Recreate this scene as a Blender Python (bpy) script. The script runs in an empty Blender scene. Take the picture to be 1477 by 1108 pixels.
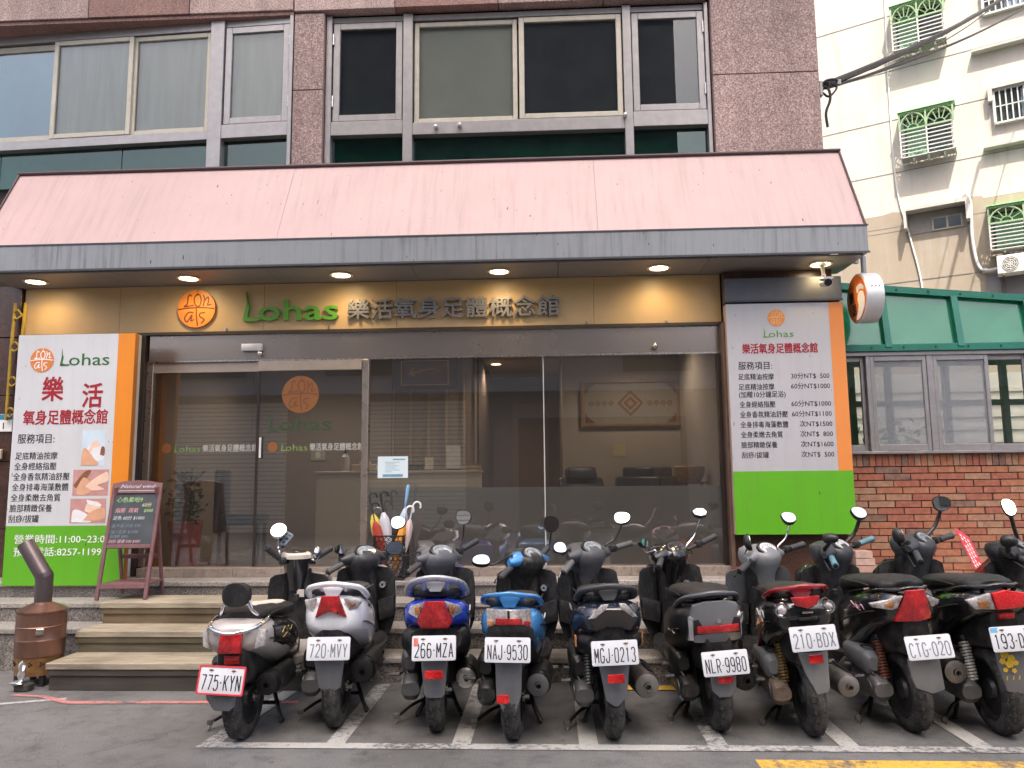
import bpy, bmesh, math, random
from mathutils import Vector, Matrix
from math import sin, cos, pi, radians as R
random.seed(7)
scene = bpy.context.scene
COL = scene.collection

# ------------------------------------------------------------------ camera
PITCH, YAW, ROLL = R(7.0508), R(2.6962), R(-0.5553)
CAM = Vector((0, -6.8, 1.4))
fw = Vector((-sin(YAW)*cos(PITCH), cos(YAW)*cos(PITCH), sin(PITCH)))
rt = Vector((cos(YAW), sin(YAW), 0)); up = rt.cross(fw)
rt, up = cos(ROLL)*rt + sin(ROLL)*up, -sin(ROLL)*rt + cos(ROLL)*up
cd = bpy.data.cameras.new('camera'); cam = bpy.data.objects.new('camera', cd); COL.objects.link(cam)
m = Matrix.Identity(4)
for i in range(3):
    m[i][0] = rt[i]; m[i][1] = up[i]; m[i][2] = -fw[i]; m[i][3] = CAM[i]
cam.matrix_world = m
cd.sensor_fit = 'HORIZONTAL'; cd.sensor_width = 36; cd.lens = 27.03; cd.clip_end = 2000; cd.clip_start = 0.05
scene.camera = cam

# ------------------------------------------------------------------ sky, sun, exposure
SUN_EL = R(60)
w = bpy.data.worlds.new('World'); scene.world = w; w.use_nodes = True
nt = w.node_tree; bg = nt.nodes['Background']
sky = nt.nodes.new('ShaderNodeTexSky'); sky.sky_type = 'NISHITA'; sky.sun_disc = False
sky.sun_elevation = SUN_EL; sky.sun_rotation = pi; sky.air_density = .7; sky.dust_density = 6.0; sky.ozone_density = .4
nt.links.new(sky.outputs[0], bg.inputs[0]); bg.inputs[1].default_value = 0.15
sl = bpy.data.lights.new('sun', 'SUN'); sl.energy = 3.0; sl.angle = R(0.5); sl.color = (1, 0.95, 0.87)
so = bpy.data.objects.new('sun', sl); COL.objects.link(so); so.rotation_euler = (pi/2 - SUN_EL, 0, 0)
vs = scene.view_settings; vs.view_transform = 'Standard'; vs.look = 'None'; vs.gamma = 1; vs.exposure = 1.55
scene.cycles.max_bounces = 10; scene.cycles.transparent_max_bounces = 16; scene.cycles.glossy_bounces = 5
scene.cycles.sample_clamp_indirect = 6; scene.cycles.use_denoising = True

# ------------------------------------------------------------------ scene graph helpers
def tag(o, label=None, cat=None, group=None, kind=None):
    for k, v in (('label', label), ('category', cat), ('group', group), ('kind', kind)):
        if v: o[k] = v
    return o
def thing(name, label, cat, loc=(0, 0, 0), rz=0, group=None, lean=0):
    o = bpy.data.objects.new(name, None); COL.objects.link(o); o.empty_display_size = .1
    o.matrix_world = Matrix.Translation(loc) @ Matrix.Rotation(rz, 4, 'Z') @ Matrix.Rotation(lean, 4, 'Y')
    return tag(o, label, cat, group)
def V(*a): return Vector(a if len(a) > 1 else a[0])

class MB:
    """collects shapes and links them as ONE mesh object"""
    def __init__(s): s.bm = bmesh.new(); s.mi = 0
    def _f(s, fs):
        for f in fs: f.material_index = s.mi
    def face(s, pts):
        f = s.bm.faces.new([s.bm.verts.new(p) for p in pts]); s._f([f]); return s
    def box(s, c, size, rot=None, bev=0.0, seg=1):
        r = bmesh.ops.create_cube(s.bm, size=1)
        mt = Matrix.Translation(c) @ (rot.to_4x4() if rot else Matrix()) @ Matrix.Diagonal((*size, 1))
        bmesh.ops.transform(s.bm, matrix=mt, verts=r['verts'])
        fs = {f for v in r['verts'] for f in v.link_faces}
        s._f(fs)
        if bev:
            es = {e for v in r['verts'] for e in v.link_edges}
            q = bmesh.ops.bevel(s.bm, geom=list(es), offset=bev, segments=seg, affect='EDGES', profile=.5, material=-1)
            s._f(q['faces'])
        return s
    def bx(s, x0, x1, y0, y1, z0, z1, bev=0.0, seg=1):
        return s.box(((x0+x1)/2, (y0+y1)/2, (z0+z1)/2), (abs(x1-x0), abs(y1-y0), abs(z1-z0)), None, bev, seg)
    def loft(s, rings, cap=(True, True)):
        vr = [[s.bm.verts.new(p) for p in r] for r in rings]; n = len(vr[0]); fs = []
        for a, b in zip(vr, vr[1:]):
            for i in range(n):
                fs.append(s.bm.faces.new((a[i], a[(i+1) % n], b[(i+1) % n], b[i])))
        if cap[0]: fs.append(s.bm.faces.new(list(reversed(vr[0]))))
        if cap[1]: fs.append(s.bm.faces.new(vr[-1]))
        s._f(fs); return s
    def tube(s, path, r, n=8, flat=1.0, cap=True, up=None):
        P = [V(p) for p in path]; N = len(P)
        rs = r if isinstance(r, (list, tuple)) else [r]*N
        rings = []; prev = None
        for i in range(N):
            t = (P[min(i+1, N-1)] - P[max(i-1, 0)]).normalized()
            if prev is None:
                a = V(up) if up else (V(0, 0, 1) if abs(t.z) < .9 else V(1, 0, 0))
                u = (a - t*a.dot(t)).normalized()
            else:
                u = (prev - t*prev.dot(t)); u = u.normalized() if u.length > 1e-6 else t.orthogonal().normalized()
            prev = u; v = t.cross(u)
            rings.append([P[i] + rs[i]*(cos(2*pi*k/n)*u*flat + sin(2*pi*k/n)*v) for k in range(n)])
        return s.loft(rings, (cap, cap))
    def cyl(s, a, b, r, n=20, r2=None, cap=True): return s.tube([a, b], [r, r if r2 is None else r2], n, cap=cap)
    def lathe(s, prof, origin=(0, 0, 0), axis=(0, 0, 1), n=28, cap=(False, False), a0=None):
        ax = V(axis).normalized(); u = V(a0).normalized() if a0 else ax.orthogonal().normalized(); v = ax.cross(u); o = V(origin)
        rings = [[o + ax*h + r*(cos(2*pi*k/n)*u + sin(2*pi*k/n)*v) for k in range(n)] for r, h in prof]
        return s.loft(rings, cap)
    def ell(s, c, rx, ry, rz, nu=16, nv=10, rot=None):
        r = bmesh.ops.create_uvsphere(s.bm, u_segments=nu, v_segments=nv, radius=1)
        mt = Matrix.Translation(c) @ (rot.to_4x4() if rot else Matrix()) @ Matrix.Diagonal((rx, ry, rz, 1))
        bmesh.ops.transform(s.bm, matrix=mt, verts=r['verts'])
        s._f({f for v in r['verts'] for f in v.link_faces}); return s
    def panel(s, poly, y, th=.02, curve=0.0, tilt=0.0, cz=None, cx=0.0, nx=8, vcurve=0.0, bev=0.0):
        """outline (x,z) seen from -Y, front face at y, thickness towards +Y, bent round the vertical and the horizontal"""
        b2 = bmesh.new()
        vs_ = [b2.verts.new((x, 0, z)) for x, z in poly]; f = b2.faces.new(vs_); b2.normal_update()
        if f.normal.y > 0: f.normal_flip()
        xs = [p[0] for p in poly]; zs = [p[1] for p in poly]
        if cz is None: cz = (min(zs)+max(zs))/2
        if curve or vcurve:
            for k in range(1, nx):
                for co, no in (((min(xs)+(max(xs)-min(xs))*k/nx, 0, 0), (1, 0, 0)), ((0, 0, min(zs)+(max(zs)-min(zs))*k/nx), (0, 0, 1))):
                    if no[2] and not vcurve: continue
                    bmesh.ops.bisect_plane(b2, geom=b2.verts[:]+b2.edges[:]+b2.faces[:], plane_co=co, plane_no=no)
        ex = bmesh.ops.extrude_face_region(b2, geom=b2.faces[:])
        nv = [g for g in ex['geom'] if isinstance(g, bmesh.types.BMVert)]
        bset = set(nv)
        for v in b2.verts: v.co.y = 0.0 if v in bset else th
        bmesh.ops.recalc_face_normals(b2, faces=b2.faces[:])
        if bev:
            es = [e for e in b2.edges if len(e.link_faces) == 2 and e.calc_face_angle(0) > 1.0 and e.verts[0].co.y == 0 and e.verts[1].co.y == 0]
            bmesh.ops.bevel(b2, geom=es, offset=bev, segments=2, affect='EDGES', profile=.5)
        for v in b2.verts:
            dx = v.co.x-cx; dz = v.co.z-cz
            v.co.y += y + curve*dx*dx + vcurve*dz*dz + tilt*dz
        return s.take(b2)
    def take(s, b2, mt=None):
        if mt: bmesh.ops.transform(b2, matrix=mt, verts=b2.verts[:])
        mp = {v: s.bm.verts.new(v.co) for v in b2.verts}
        for f in b2.faces:
            try: g = s.bm.faces.new([mp[v] for v in f.verts]); g.material_index = s.mi
            except ValueError: pass
        b2.free(); return s
    def text(s, body, x, z, h=None, w=None, y=0.0, th=.002, bold=0.0, align='L', shear=0.0, ls=1.0, mt=None):
        """lettering in the XZ plane facing -Y; h = cap height of a latin letter, w = forced width; x,z = left (or centre) baseline"""
        cu = bpy.data.curves.new('lettering', 'FONT'); cu.body = body; cu.resolution_u = 2; cu.offset = 0
        cu.shear = shear; cu.space_character = ls; cu.size = 1.0
        o = bpy.data.objects.new('lettering', cu); COL.objects.link(o)
        dg = bpy.context.evaluated_depsgraph_get(); dg.update()
        me = bpy.data.meshes.new_from_object(o.evaluated_get(dg)); COL.objects.unlink(o)
        bpy.data.objects.remove(o); bpy.data.curves.remove(cu)
        b2 = bmesh.new(); b2.from_mesh(me); bpy.data.meshes.remove(me)
        if not b2.verts: b2.free(); return s
        xs = [v.co.x for v in b2.verts]; x0, x1 = min(xs), max(xs)
        k = (h/0.73) if h else w/(x1-x0)
        kx = w/(x1-x0) if w else k
        off = {'L': 0, 'C': .5, 'R': 1}[align]
        for v in b2.verts:
            v.co = Vector(((v.co.x - x0 - off*(x1-x0))*kx + x, y, v.co.y*k + z))
        if bold > .003:          # heavier weight: the glyphs again, shifted by a hair
            src = b2.copy(); d = bold*k*.8
            for i, (dx, dz) in enumerate(((d, 0), (-d, 0), (0, d), (0, -d), (d*.7, d*.7), (-d*.7, d*.7), (d*.7, -d*.7), (-d*.7, -d*.7))):
                if bold < .008 and i > 1: break
                c_ = src.copy(); tmp = bpy.data.meshes.new('t')
                for v in c_.verts: v.co += Vector((dx, .00006*(i+1), dz))
                c_.to_mesh(tmp); c_.free(); b2.from_mesh(tmp); bpy.data.meshes.remove(tmp)
            src.free()
        if th:
            ex = bmesh.ops.extrude_face_region(b2, geom=b2.faces[:])
            for g in ex['geom']:
                if isinstance(g, bmesh.types.BMVert): g.co.y -= th
        bmesh.ops.recalc_face_normals(b2, faces=b2.faces[:])
        if mt: bmesh.ops.transform(b2, matrix=mt, verts=b2.verts[:])
        return s.take(b2)
    def ribbon(s, pts, w_, y):
        """flat mitred stroke in the XZ plane facing -Y"""
        for i in range(1, len(pts)-1):      # sharp corners: separate strokes
            a, b, c = (Vector(pts[i+j]) for j in (-1, 0, 1))
            if (b-a).normalized().dot((c-b).normalized()) < -.15:
                e1 = b + (b-a).normalized()*w_*.12; e2 = b - (c-b).normalized()*w_*.12
                s.ribbon(list(pts[:i])+[tuple(e1)], w_, y); return s.ribbon([tuple(e2)]+list(pts[i+1:]), w_, y-.00009)
        P = [Vector((x, 0, z)) for x, z in pts]; n = len(P); closed = (P[0]-P[-1]).length < 1e-6
        if closed: P = P[:-1]; n -= 1
        L = []
        for i in range(n):
            a = P[i-1] if (i or closed) else P[0]; b = P[(i+1) % n] if (i < n-1 or closed) else P[i]
            d1 = (P[i]-a).normalized() if (P[i]-a).length else (b-P[i]).normalized(); d2 = (b-P[i]).normalized() if (b-P[i]).length else d1
            t = (d1+d2).normalized(); nn = Vector((-t.z, 0, t.x)); k = min(1.6, 1/max(.3, nn.dot(Vector((-d1.z, 0, d1.x)))))
            L.append((P[i]+nn*w_/2*k, P[i]-nn*w_/2*k))
        for i in range(n if closed else n-1):
            (a, b), (c, d) = L[i], L[(i+1) % n]; s.face([v + Vector((0, y, 0)) for v in (a, b, d, c)])
        return s
    def build(s, name, mats, parent=None, smooth=32, mt=None, fix=True):
        if fix: bmesh.ops.recalc_face_normals(s.bm, faces=s.bm.faces[:])
        if mt: bmesh.ops.transform(s.bm, matrix=mt, verts=s.bm.verts[:])
        me = bpy.data.meshes.new(name); s.bm.to_mesh(me); s.bm.free()
        for m_ in (mats if isinstance(mats, (list, tuple)) else [mats]): me.materials.append(m_)
        if smooth:
            me.shade_smooth(); me.set_sharp_from_angle(angle=R(smooth))
        o = bpy.data.objects.new(name, me); COL.objects.link(o)
        if parent: o.parent = parent
        return o

def se_ring(y, hw, z0, z1, cx=0.0, n=24, e=2.8):
    """superellipse ring in the XZ plane"""
    cz = (z0+z1)/2; hh = (z1-z0)/2; out = []
    for k in range(n):
        a = 2*pi*k/n; c, s_ = cos(a), sin(a)
        out.append((cx + hw*math.copysign(abs(c)**(2/e), c), y, cz + hh*math.copysign(abs(s_)**(2/e), s_)))
    return out
def se_ringz(z, hw, y0, y1, cx=0.0, n=24, e=2.8):
    cy = (y0+y1)/2; hh = (y1-y0)/2; out = []
    for k in range(n):
        a = 2*pi*k/n; c, s_ = cos(a), sin(a)
        out.append((cx + hw*math.copysign(abs(c)**(2/e), c), cy + hh*math.copysign(abs(s_)**(2/e), s_), z))
    return out
def spline(P, n=6):
    P = [V(p) for p in P]; Q = [P[0]*2-P[1]] + P + [P[-1]*2-P[-2]]; out = []
    for i in range(1, len(Q)-2):
        for k in range(n):
            t = k/n; a, b, c, d = Q[i-1], Q[i], Q[i+1], Q[i+2]
            out.append(.5*((2*b)+(c-a)*t+(2*a-5*b+4*c-d)*t*t+(3*b-a-3*c+d)*t**3))
    return out + [P[-1]]
def circle2(cx, cz, r, n=28, rz=None): return [(cx+r*cos(2*pi*k/n), cz+(rz or r)*sin(2*pi*k/n)) for k in range(n)]

# ------------------------------------------------------------------ materials
_M = {}
def nodes(name):
    mt = bpy.data.materials.new(name); mt.use_nodes = True
    return mt, mt.node_tree, mt.node_tree.nodes['Principled BSDF'], mt.node_tree.nodes['Material Output']
def N(nt, t, **kw):
    n = nt.nodes.new('ShaderNode'+t)
    for k, v in kw.items():
        if k in ('operation', 'blend_type', 'data_type', 'noise_dimensions', 'feature', 'distance', 'wave_type', 'bands_direction'): setattr(n, k, v)
        else: n.inputs[k].default_value = v
    return n
def noise(nt, scale, detail=3, rough=.55, vec=None, stretch=None):
    tc = nt.nodes.new('ShaderNodeTexCoord'); src = tc.outputs['Object']
    if stretch:
        mp = nt.nodes.new('ShaderNodeMapping'); mp.inputs['Scale'].default_value = stretch
        nt.links.new(src, mp.inputs['Vector']); src = mp.outputs[0]
    n = nt.nodes.new('ShaderNodeTexNoise'); n.inputs['Scale'].default_value = scale
    n.inputs['Detail'].default_value = detail; n.inputs['Roughness'].default_value = rough
    nt.links.new(src, n.inputs['Vector']); return n.outputs['Fac']
def ramp(nt, fac, stops):
    r = nt.nodes.new('ShaderNodeValToRGB'); el = r.color_ramp.elements
    while len(el) < len(stops): el.new(.5)
    for e, (p, c) in zip(el, stops): e.position = p; e.color = (*c, 1) if len(c) == 3 else c
    nt.links.new(fac, r.inputs[0]); return r.outputs[0]
def mixc(nt, fac, a, b, mode='MIX'):
    m_ = nt.nodes.new('ShaderNodeMix'); m_.data_type = 'RGBA'; m_.blend_type = mode
    for sock, val in ((m_.inputs[0], fac), (m_.inputs[6], a), (m_.inputs[7], b)):
        if isinstance(val, bpy.types.NodeSocket): nt.links.new(val, sock)
        elif isinstance(val, (int, float)): sock.default_value = val
        else: sock.default_value = (*val, 1)
    return m_.outputs[2]
def bumpn(nt, b, h, strength=.3, dist=.01):
    bp = nt.nodes.new('ShaderNodeBump'); bp.inputs['Strength'].default_value = strength; bp.inputs['Distance'].default_value = dist
    nt.links.new(h, bp.inputs['Height']); nt.links.new(bp.outputs[0], b.inputs['Normal'])
def mat(name, col, rough=.5, metal=0.0, var=.12, vs=9.0, bump=0.0, bs=120.0, coat=0.0, emit=0.0, rvar=.12, spec=.5, stretch=None, alpha=1, trans=0, ior=1.45, dust=0.0):
    if name in _M: return _M[name]
    mt, nt, b, out = nodes(name)
    b.inputs['Roughness'].default_value = rough; b.inputs['Metallic'].default_value = metal
    b.inputs['Coat Weight'].default_value = coat; b.inputs['Coat Roughness'].default_value = .06; b.inputs['Specular IOR Level'].default_value = spec
    b.inputs['Transmission Weight'].default_value = trans; b.inputs['IOR'].default_value = ior
    if var:
        f = noise(nt, vs, 4, .6, stretch=stretch)
        c = ramp(nt, f, [(.3, [x*(1-var) for x in col]), (.7, [min(1, x*(1+var)) for x in col])])
        if dust:      # settled dust and scuffs: patchy, finer towards the edges of the patches
            d1 = ramp(nt, noise(nt, 13, 6, .75), [(.42, (0, 0, 0)), (.72, (dust,)*3)]); d2 = ramp(nt, noise(nt, 70, 3, .7, stretch=(1, 1, .25)), [(.55, (0, 0, 0)), (.72, (dust*.8,)*3)])
            c = mixc(nt, d1, c, (.17, .16, .145)); c = mixc(nt, d2, c, (.2, .2, .19))
        nt.links.new(c, b.inputs['Base Color'])
        if rvar:
            mr = nt.nodes.new('ShaderNodeMapRange'); mr.inputs[3].default_value = max(.02, rough-rvar); mr.inputs[4].default_value = min(1, rough+rvar)
            nt.links.new(noise(nt, vs*2.3, 3), mr.inputs[0]); nt.links.new(mr.outputs[0], b.inputs['Roughness'])
    else: b.inputs['Base Color'].default_value = (*col, 1)
    if bump: bumpn(nt, b, noise(nt, bs, 3), bump, .004)
    if emit: b.inputs['Emission Color'].default_value = (*col, 1); b.inputs['Emission Strength'].default_value = emit
    _M[name] = mt; return mt
def speckle(name, base, lo, hi, scale, rough=.7, stain=.25, stain_scale=.8, bump=.3):
    if name in _M: return _M[name]
    mt, nt, b, out = nodes(name)
    f = noise(nt, scale, 2, .75); c = ramp(nt, f, [(.36, lo), (.47, base), (.54, base), (.66, hi)])
    g = noise(nt, stain_scale, 5, .65); d = ramp(nt, g, [(.3, [1-stain]*3), (.65, (1, 1, 1))])
    g2 = noise(nt, 1.0, 5, .7, stretch=(5, 5, .35)); d = mixc(nt, 1.0, d, ramp(nt, g2, [(.36, [1-stain*.8]*3), (.6, (1, 1, 1))]), 'MULTIPLY')
    oi = nt.nodes.new('ShaderNodeTexCoord'); wn = nt.nodes.new('ShaderNodeTexNoise'); wn.inputs['Scale'].default_value = .55; wn.inputs['Detail'].default_value = 0; nt.links.new(oi.outputs['Object'], wn.inputs['Vector']); d = mixc(nt, 1.0, d, ramp(nt, wn.outputs['Fac'], [(.35, (.88, .86, .86)), (.65, (1.08, 1.06, 1.05))]), 'MULTIPLY')
    nt.links.new(mixc(nt, 1.0, c, d, 'MULTIPLY'), b.inputs['Base Color']); b.inputs['Roughness'].default_value = rough
    if bump: bumpn(nt, b, f, bump, .004)
    _M[name] = mt; return mt
def glass(name, tint=(1, 1, 1), refl=.12, rough=0.0, haze=0.0, hazecol=(.5, .5, .5)):
    """architectural glass: see-through, with a mirror share that grows at grazing angles"""
    if name in _M: return _M[name]
    mt, nt, b, out = nodes(name); nt.nodes.remove(b)
    tr = nt.nodes.new('ShaderNodeBsdfTransparent'); tr.inputs[0].default_value = (*tint, 1)
    gl = nt.nodes.new('ShaderNodeBsdfGlossy'); gl.inputs['Roughness'].default_value = rough
    lw = nt.nodes.new('ShaderNodeLayerWeight'); lw.inputs[0].default_value = .25
    mr = nt.nodes.new('ShaderNodeMapRange'); mr.inputs[3].default_value = refl; mr.inputs[4].default_value = .9
    nt.links.new(lw.outputs['Fresnel'], mr.inputs[0])
    src = tr.outputs[0]
    if haze:
        df = nt.nodes.new('ShaderNodeBsdfDiffuse'); df.inputs[0].default_value = (*hazecol, 1)
        mx = nt.nodes.new('ShaderNodeMixShader'); mx.inputs[0].default_value = haze
        nt.links.new(src, mx.inputs[1]); nt.links.new(df.outputs[0], mx.inputs[2]); src = mx.outputs[0]
    ms = nt.nodes.new('ShaderNodeMixShader'); nt.links.new(mr.outputs[0], ms.inputs[0])
    nt.links.new(src, ms.inputs[1]); nt.links.new(gl.outputs[0], ms.inputs[2]); nt.links.new(ms.outputs[0], out.inputs[0])
    _M[name] = mt; return mt
def lamp(name, col, strength):
    if name in _M: return _M[name]
    mt, nt, b, out = nodes(name); nt.nodes.remove(b)
    e = nt.nodes.new('ShaderNodeEmission'); e.inputs[0].default_value = (*col, 1); e.inputs[1].default_value = strength
    nt.links.new(e.outputs[0], out.inputs[0]); _M[name] = mt; return mt
def streaked(name, base, dirt, amount=.5, rough=.5, fine=26, bumpy=0.0, metal=0.0):
    """painted metal with vertical run marks, blotches and small chips"""
    if name in _M: return _M[name]
    mt, nt, b, out = nodes(name)
    s1 = noise(nt, 1.0, 4, .65, stretch=(fine, 1.6, 1.3)); blot = noise(nt, 1.6, 5, .6)
    k = nt.nodes.new('ShaderNodeMath'); k.operation = 'MULTIPLY'
    nt.links.new(ramp(nt, s1, [(.46, (0, 0, 0)), (.75, (1, 1, 1))]), k.inputs[0]); nt.links.new(ramp(nt, blot, [(.35, (.1,)*3), (.7, (amount,)*3)]), k.inputs[1])
    c = mixc(nt, k.outputs[0], base, dirt)
    b2 = ramp(nt, noise(nt, .7, 5, .7), [(.3, (.86, .86, .87)), (.7, (1, 1, 1))])
    c = mixc(nt, 1.0, c, b2, 'MULTIPLY')
    chip = noise(nt, 34, 1, .3, stretch=(1.6, .5, .4)); cf = ramp(nt, chip, [(.785, (0, 0, 0)), (.80, (1, 1, 1))])
    c = mixc(nt, cf, c, [x*.35 for x in dirt])
    nt.links.new(c, b.inputs['Base Color']); b.inputs['Roughness'].default_value = rough; b.inputs['Metallic'].default_value = metal
    _M[name] = mt; return mt
# ------------------------------------------------------------------ materials of the setting
def asphalt_mat():
    mt, nt, b, out = nodes('asphalt')
    fine = noise(nt, 160, 3, .8); mid = noise(nt, 7, 6, .7); big = noise(nt, .8, 6, .62)
    c = ramp(nt, fine, [(.3, (.075, .075, .074)), (.5, (.14, .14, .138)), (.72, (.27, .268, .262))])
    c = mixc(nt, 1.0, c, ramp(nt, big, [(.32, (.66, .65, .63)), (.5, (.95, .95, .95)), (.68, (1.2, 1.19, 1.17))]), 'MULTIPLY')
    c = mixc(nt, 1.0, c, ramp(nt, mid, [(.28, (.62, .61, .6)), (.5, (1, 1, 1)), (.75, (1.1, 1.1, 1.1))]), 'MULTIPLY')
    vo = nt.nodes.new('ShaderNodeTexVoronoi'); vo.feature = 'DISTANCE_TO_EDGE'; vo.inputs['Scale'].default_value = .55
    tc = nt.nodes.new('ShaderNodeTexCoord'); ad = nt.nodes.new('ShaderNodeVectorMath'); ad.operation = 'ADD'
    nz = nt.nodes.new('ShaderNodeTexNoise'); nz.inputs['Scale'].default_value = 3; nz.inputs['Detail'].default_value = 5
    sc = nt.nodes.new('ShaderNodeVectorMath'); sc.operation = 'SCALE'; sc.inputs['Scale'].default_value = .5
    nt.links.new(tc.outputs['Object'], nz.inputs['Vector']); nt.links.new(nz.outputs['Color'], sc.inputs[0])
    nt.links.new(tc.outputs['Object'], ad.inputs[0]); nt.links.new(sc.outputs[0], ad.inputs[1]); nt.links.new(ad.outputs[0], vo.inputs['Vector'])
    oil = noise(nt, 5.5, 4, .6); c = mixc(nt, ramp(nt, oil, [(.665, (0, 0, 0)), (.70, (.45,)*3)]), c, (.03, .029, .028))
    gum = noise(nt, 21, 1, .4); c = mixc(nt, ramp(nt, gum, [(.765, (0, 0, 0)), (.775, (.5,)*3)]), c, (.26, .25, .24))
    c = mixc(nt, ramp(nt, vo.outputs['Distance'], [(0, (.3,)*3), (.004, (0, 0, 0))]), c, (.02, .02, .02))
    nt.links.new(c, b.inputs['Base Color']); b.inputs['Roughness'].default_value = .82
    bumpn(nt, b, fine, .5, .006); return mt
def worn_paint(name, col, wear=.5):
    mt, nt, b, out = nodes(name)
    f = noise(nt, 26, 6, .75); g = noise(nt, 1.7, 4)
    k = nt.nodes.new('ShaderNodeMath'); k.operation = 'ADD'; nt.links.new(f, k.inputs[0]); nt.links.new(g, k.inputs[1])
    c = mixc(nt, ramp(nt, k.outputs[0], [(.8+.2*wear, (0, 0, 0)), (1.0+.2*wear, (1, 1, 1))]), (.11, .11, .11), col)
    c = mixc(nt, 1.0, c, ramp(nt, noise(nt, 120, 2), [(.3, (.75,)*3), (.7, (1.05,)*3)]), 'MULTIPLY')
    nt.links.new(c, b.inputs['Base Color']); b.inputs['Roughness'].default_value = .75; return mt
ASPH = asphalt_mat()
WHITE_LINE = worn_paint('worn_white_paint', (.46, .455, .43), .12)
YELLOW_LINE = worn_paint('worn_yellow_paint', (.72, .43, .06), -.35)
RED_LINE = worn_paint('worn_red_paint', (.48, .20, .18), .1)
STONE_A = speckle('pink_grey_granite', (.33, .23, .21), (.14, .085, .08), (.60, .48, .45), 85, .75, .3)
STONE_B = speckle('rosy_granite', (.28, .155, .13), (.15, .08, .065), (.43, .29, .25), 85, .7, .25)
STONE_C = speckle('pale_pink_granite', (.44, .325, .295), (.22, .145, .13), (.66, .53, .49), 85, .75, .3)
BROWN = speckle('brown_polished_stone', (.10, .052, .038), (.06, .03, .024), (.14, .08, .06), 60, .28, .35, 1.6, 0)
GRANITE = speckle('grey_granite', (.22, .20, .18), (.06, .055, .05), (.42, .40, .37), 75, .65, .35, 1.6)
GRAN_EDGE = speckle('grey_granite_tread', (.34, .32, .29), (.2, .18, .16), (.46, .44, .41), 75, .55, .3, 1.5, .1)
ALU = mat('grey_aluminium', (.31, .295, .29), .38, .55, .1, 14)
CREAM_ALU = mat('cream_aluminium', (.42, .39, .32), .45, .25, .1, 14)
STEEL = mat('brushed_steel', (.52, .49, .46), .28, 1.0, .06, 30, stretch=(1, 1, 40))
DARKGLASS = glass('window_glass', (.84, .86, .85), .035)
GREENGLASS = glass('green_spandrel_glass', (.36, .62, .54), .05)
SHOPGLASS = glass('shop_glass', (.80, .79, .77), .125, 0, .035, (.42, .41, .39))
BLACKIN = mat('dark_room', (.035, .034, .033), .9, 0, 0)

# ------------------------------------------------------------------ ground
g = MB(); g.face([(-140, -140, 0), (140, -140, 0), (140, 140, 0), (-140, 140, 0)])
tag(g.build('asphalt_road', ASPH, smooth=0), 'grey worn asphalt street in front of the parlour', None, None, 'structure')
def strip(mb, a, b, w_, z=.004):
    a, b = V(*a, 0), V(*b, 0); d = (b-a).normalized(); n = V(-d.y, d.x, 0)*w_/2
    mb.face([a-n+V(0, 0, z), b-n+V(0, 0, z), b+n+V(0, 0, z), a+n+V(0, 0, z)])
pl = MB(); strip(pl, (-1.90, -2.56), (6.0, -2.56), .085)
for i in range(9):
    x = -1.845 + i*.677
    strip(pl, (x, -2.517), (x + (.10 if i == 0 else .0), -1.33), .10, .004)
tag(pl.build('parking_lines', WHITE_LINE, smooth=0), 'white painted parking bay lines', None, None, 'structure')
yl = MB(); strip(yl, (1.0, -2.80), (6.0, -2.80), .155); strip(yl, (.40, -1.41), (.98, -1.41), .11, .008)
tag(yl.build('yellow_line', YELLOW_LINE, smooth=0), 'yellow painted kerb lines', None, None, 'structure')
rl = MB(); strip(rl, (-3.12, -1.79), (-1.62, -1.76), .06); strip(rl, (-3.36, -1.66), (-3.12, -1.79), .05, .0045)
strip(rl, (-3.6, -1.62), (-3.36, -1.66), .04)
tag(rl.build('red_line', RED_LINE, smooth=0), 'faded red painted line before the wooden steps', None, None, 'structure')
wl = MB(); strip(wl, (-4.1, -2.02), (-3.18, -1.70), .045, .003)
tag(wl.build('white_line', WHITE_LINE, smooth=0), 'short worn white line left of the wooden steps', None, None, 'structure')
kb = MB(); kb.bx(2.05, 7.5, -1.30, .4, .0, .13, .01)
tag(kb.build('pavement', speckle('pavement_concrete', (.25, .24, .22), (.16, .15, .14), (.34, .33, .31), 60, .8, .3), smooth=0), 'raised concrete pavement under the brick wall', None, None, 'structure')

# ------------------------------------------------------------------ granite steps
st = thing('granite_steps', 'speckled grey granite steps running along the shopfront behind the scooters', 'steps')
R_ = MB(); T_ = MB()
def step(x0, x1, yf, yb, zb, zt):
    R_.bx(x0, x1, yf+.02, yb, zb, zt-.042)
    T_.bx(x0-.0, x1, yf, yb, zt-.041, zt, .006)
step(-1.53, 1.95, -1.28, -.99, 0, .17)
step(-5.9, -3.50, -1.0, -.70, 0, .315); step(-1.53, 1.85, -.99, -.70, 0, .315)
step(-5.9, 1.70, -.69, -.39, 0, .456)
step(-5.9, 1.535, -.38, .03, 0, .577)
R_.build('riser', GRANITE, st, 0); T_.build('tread', GRAN_EDGE, st, 30)

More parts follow.
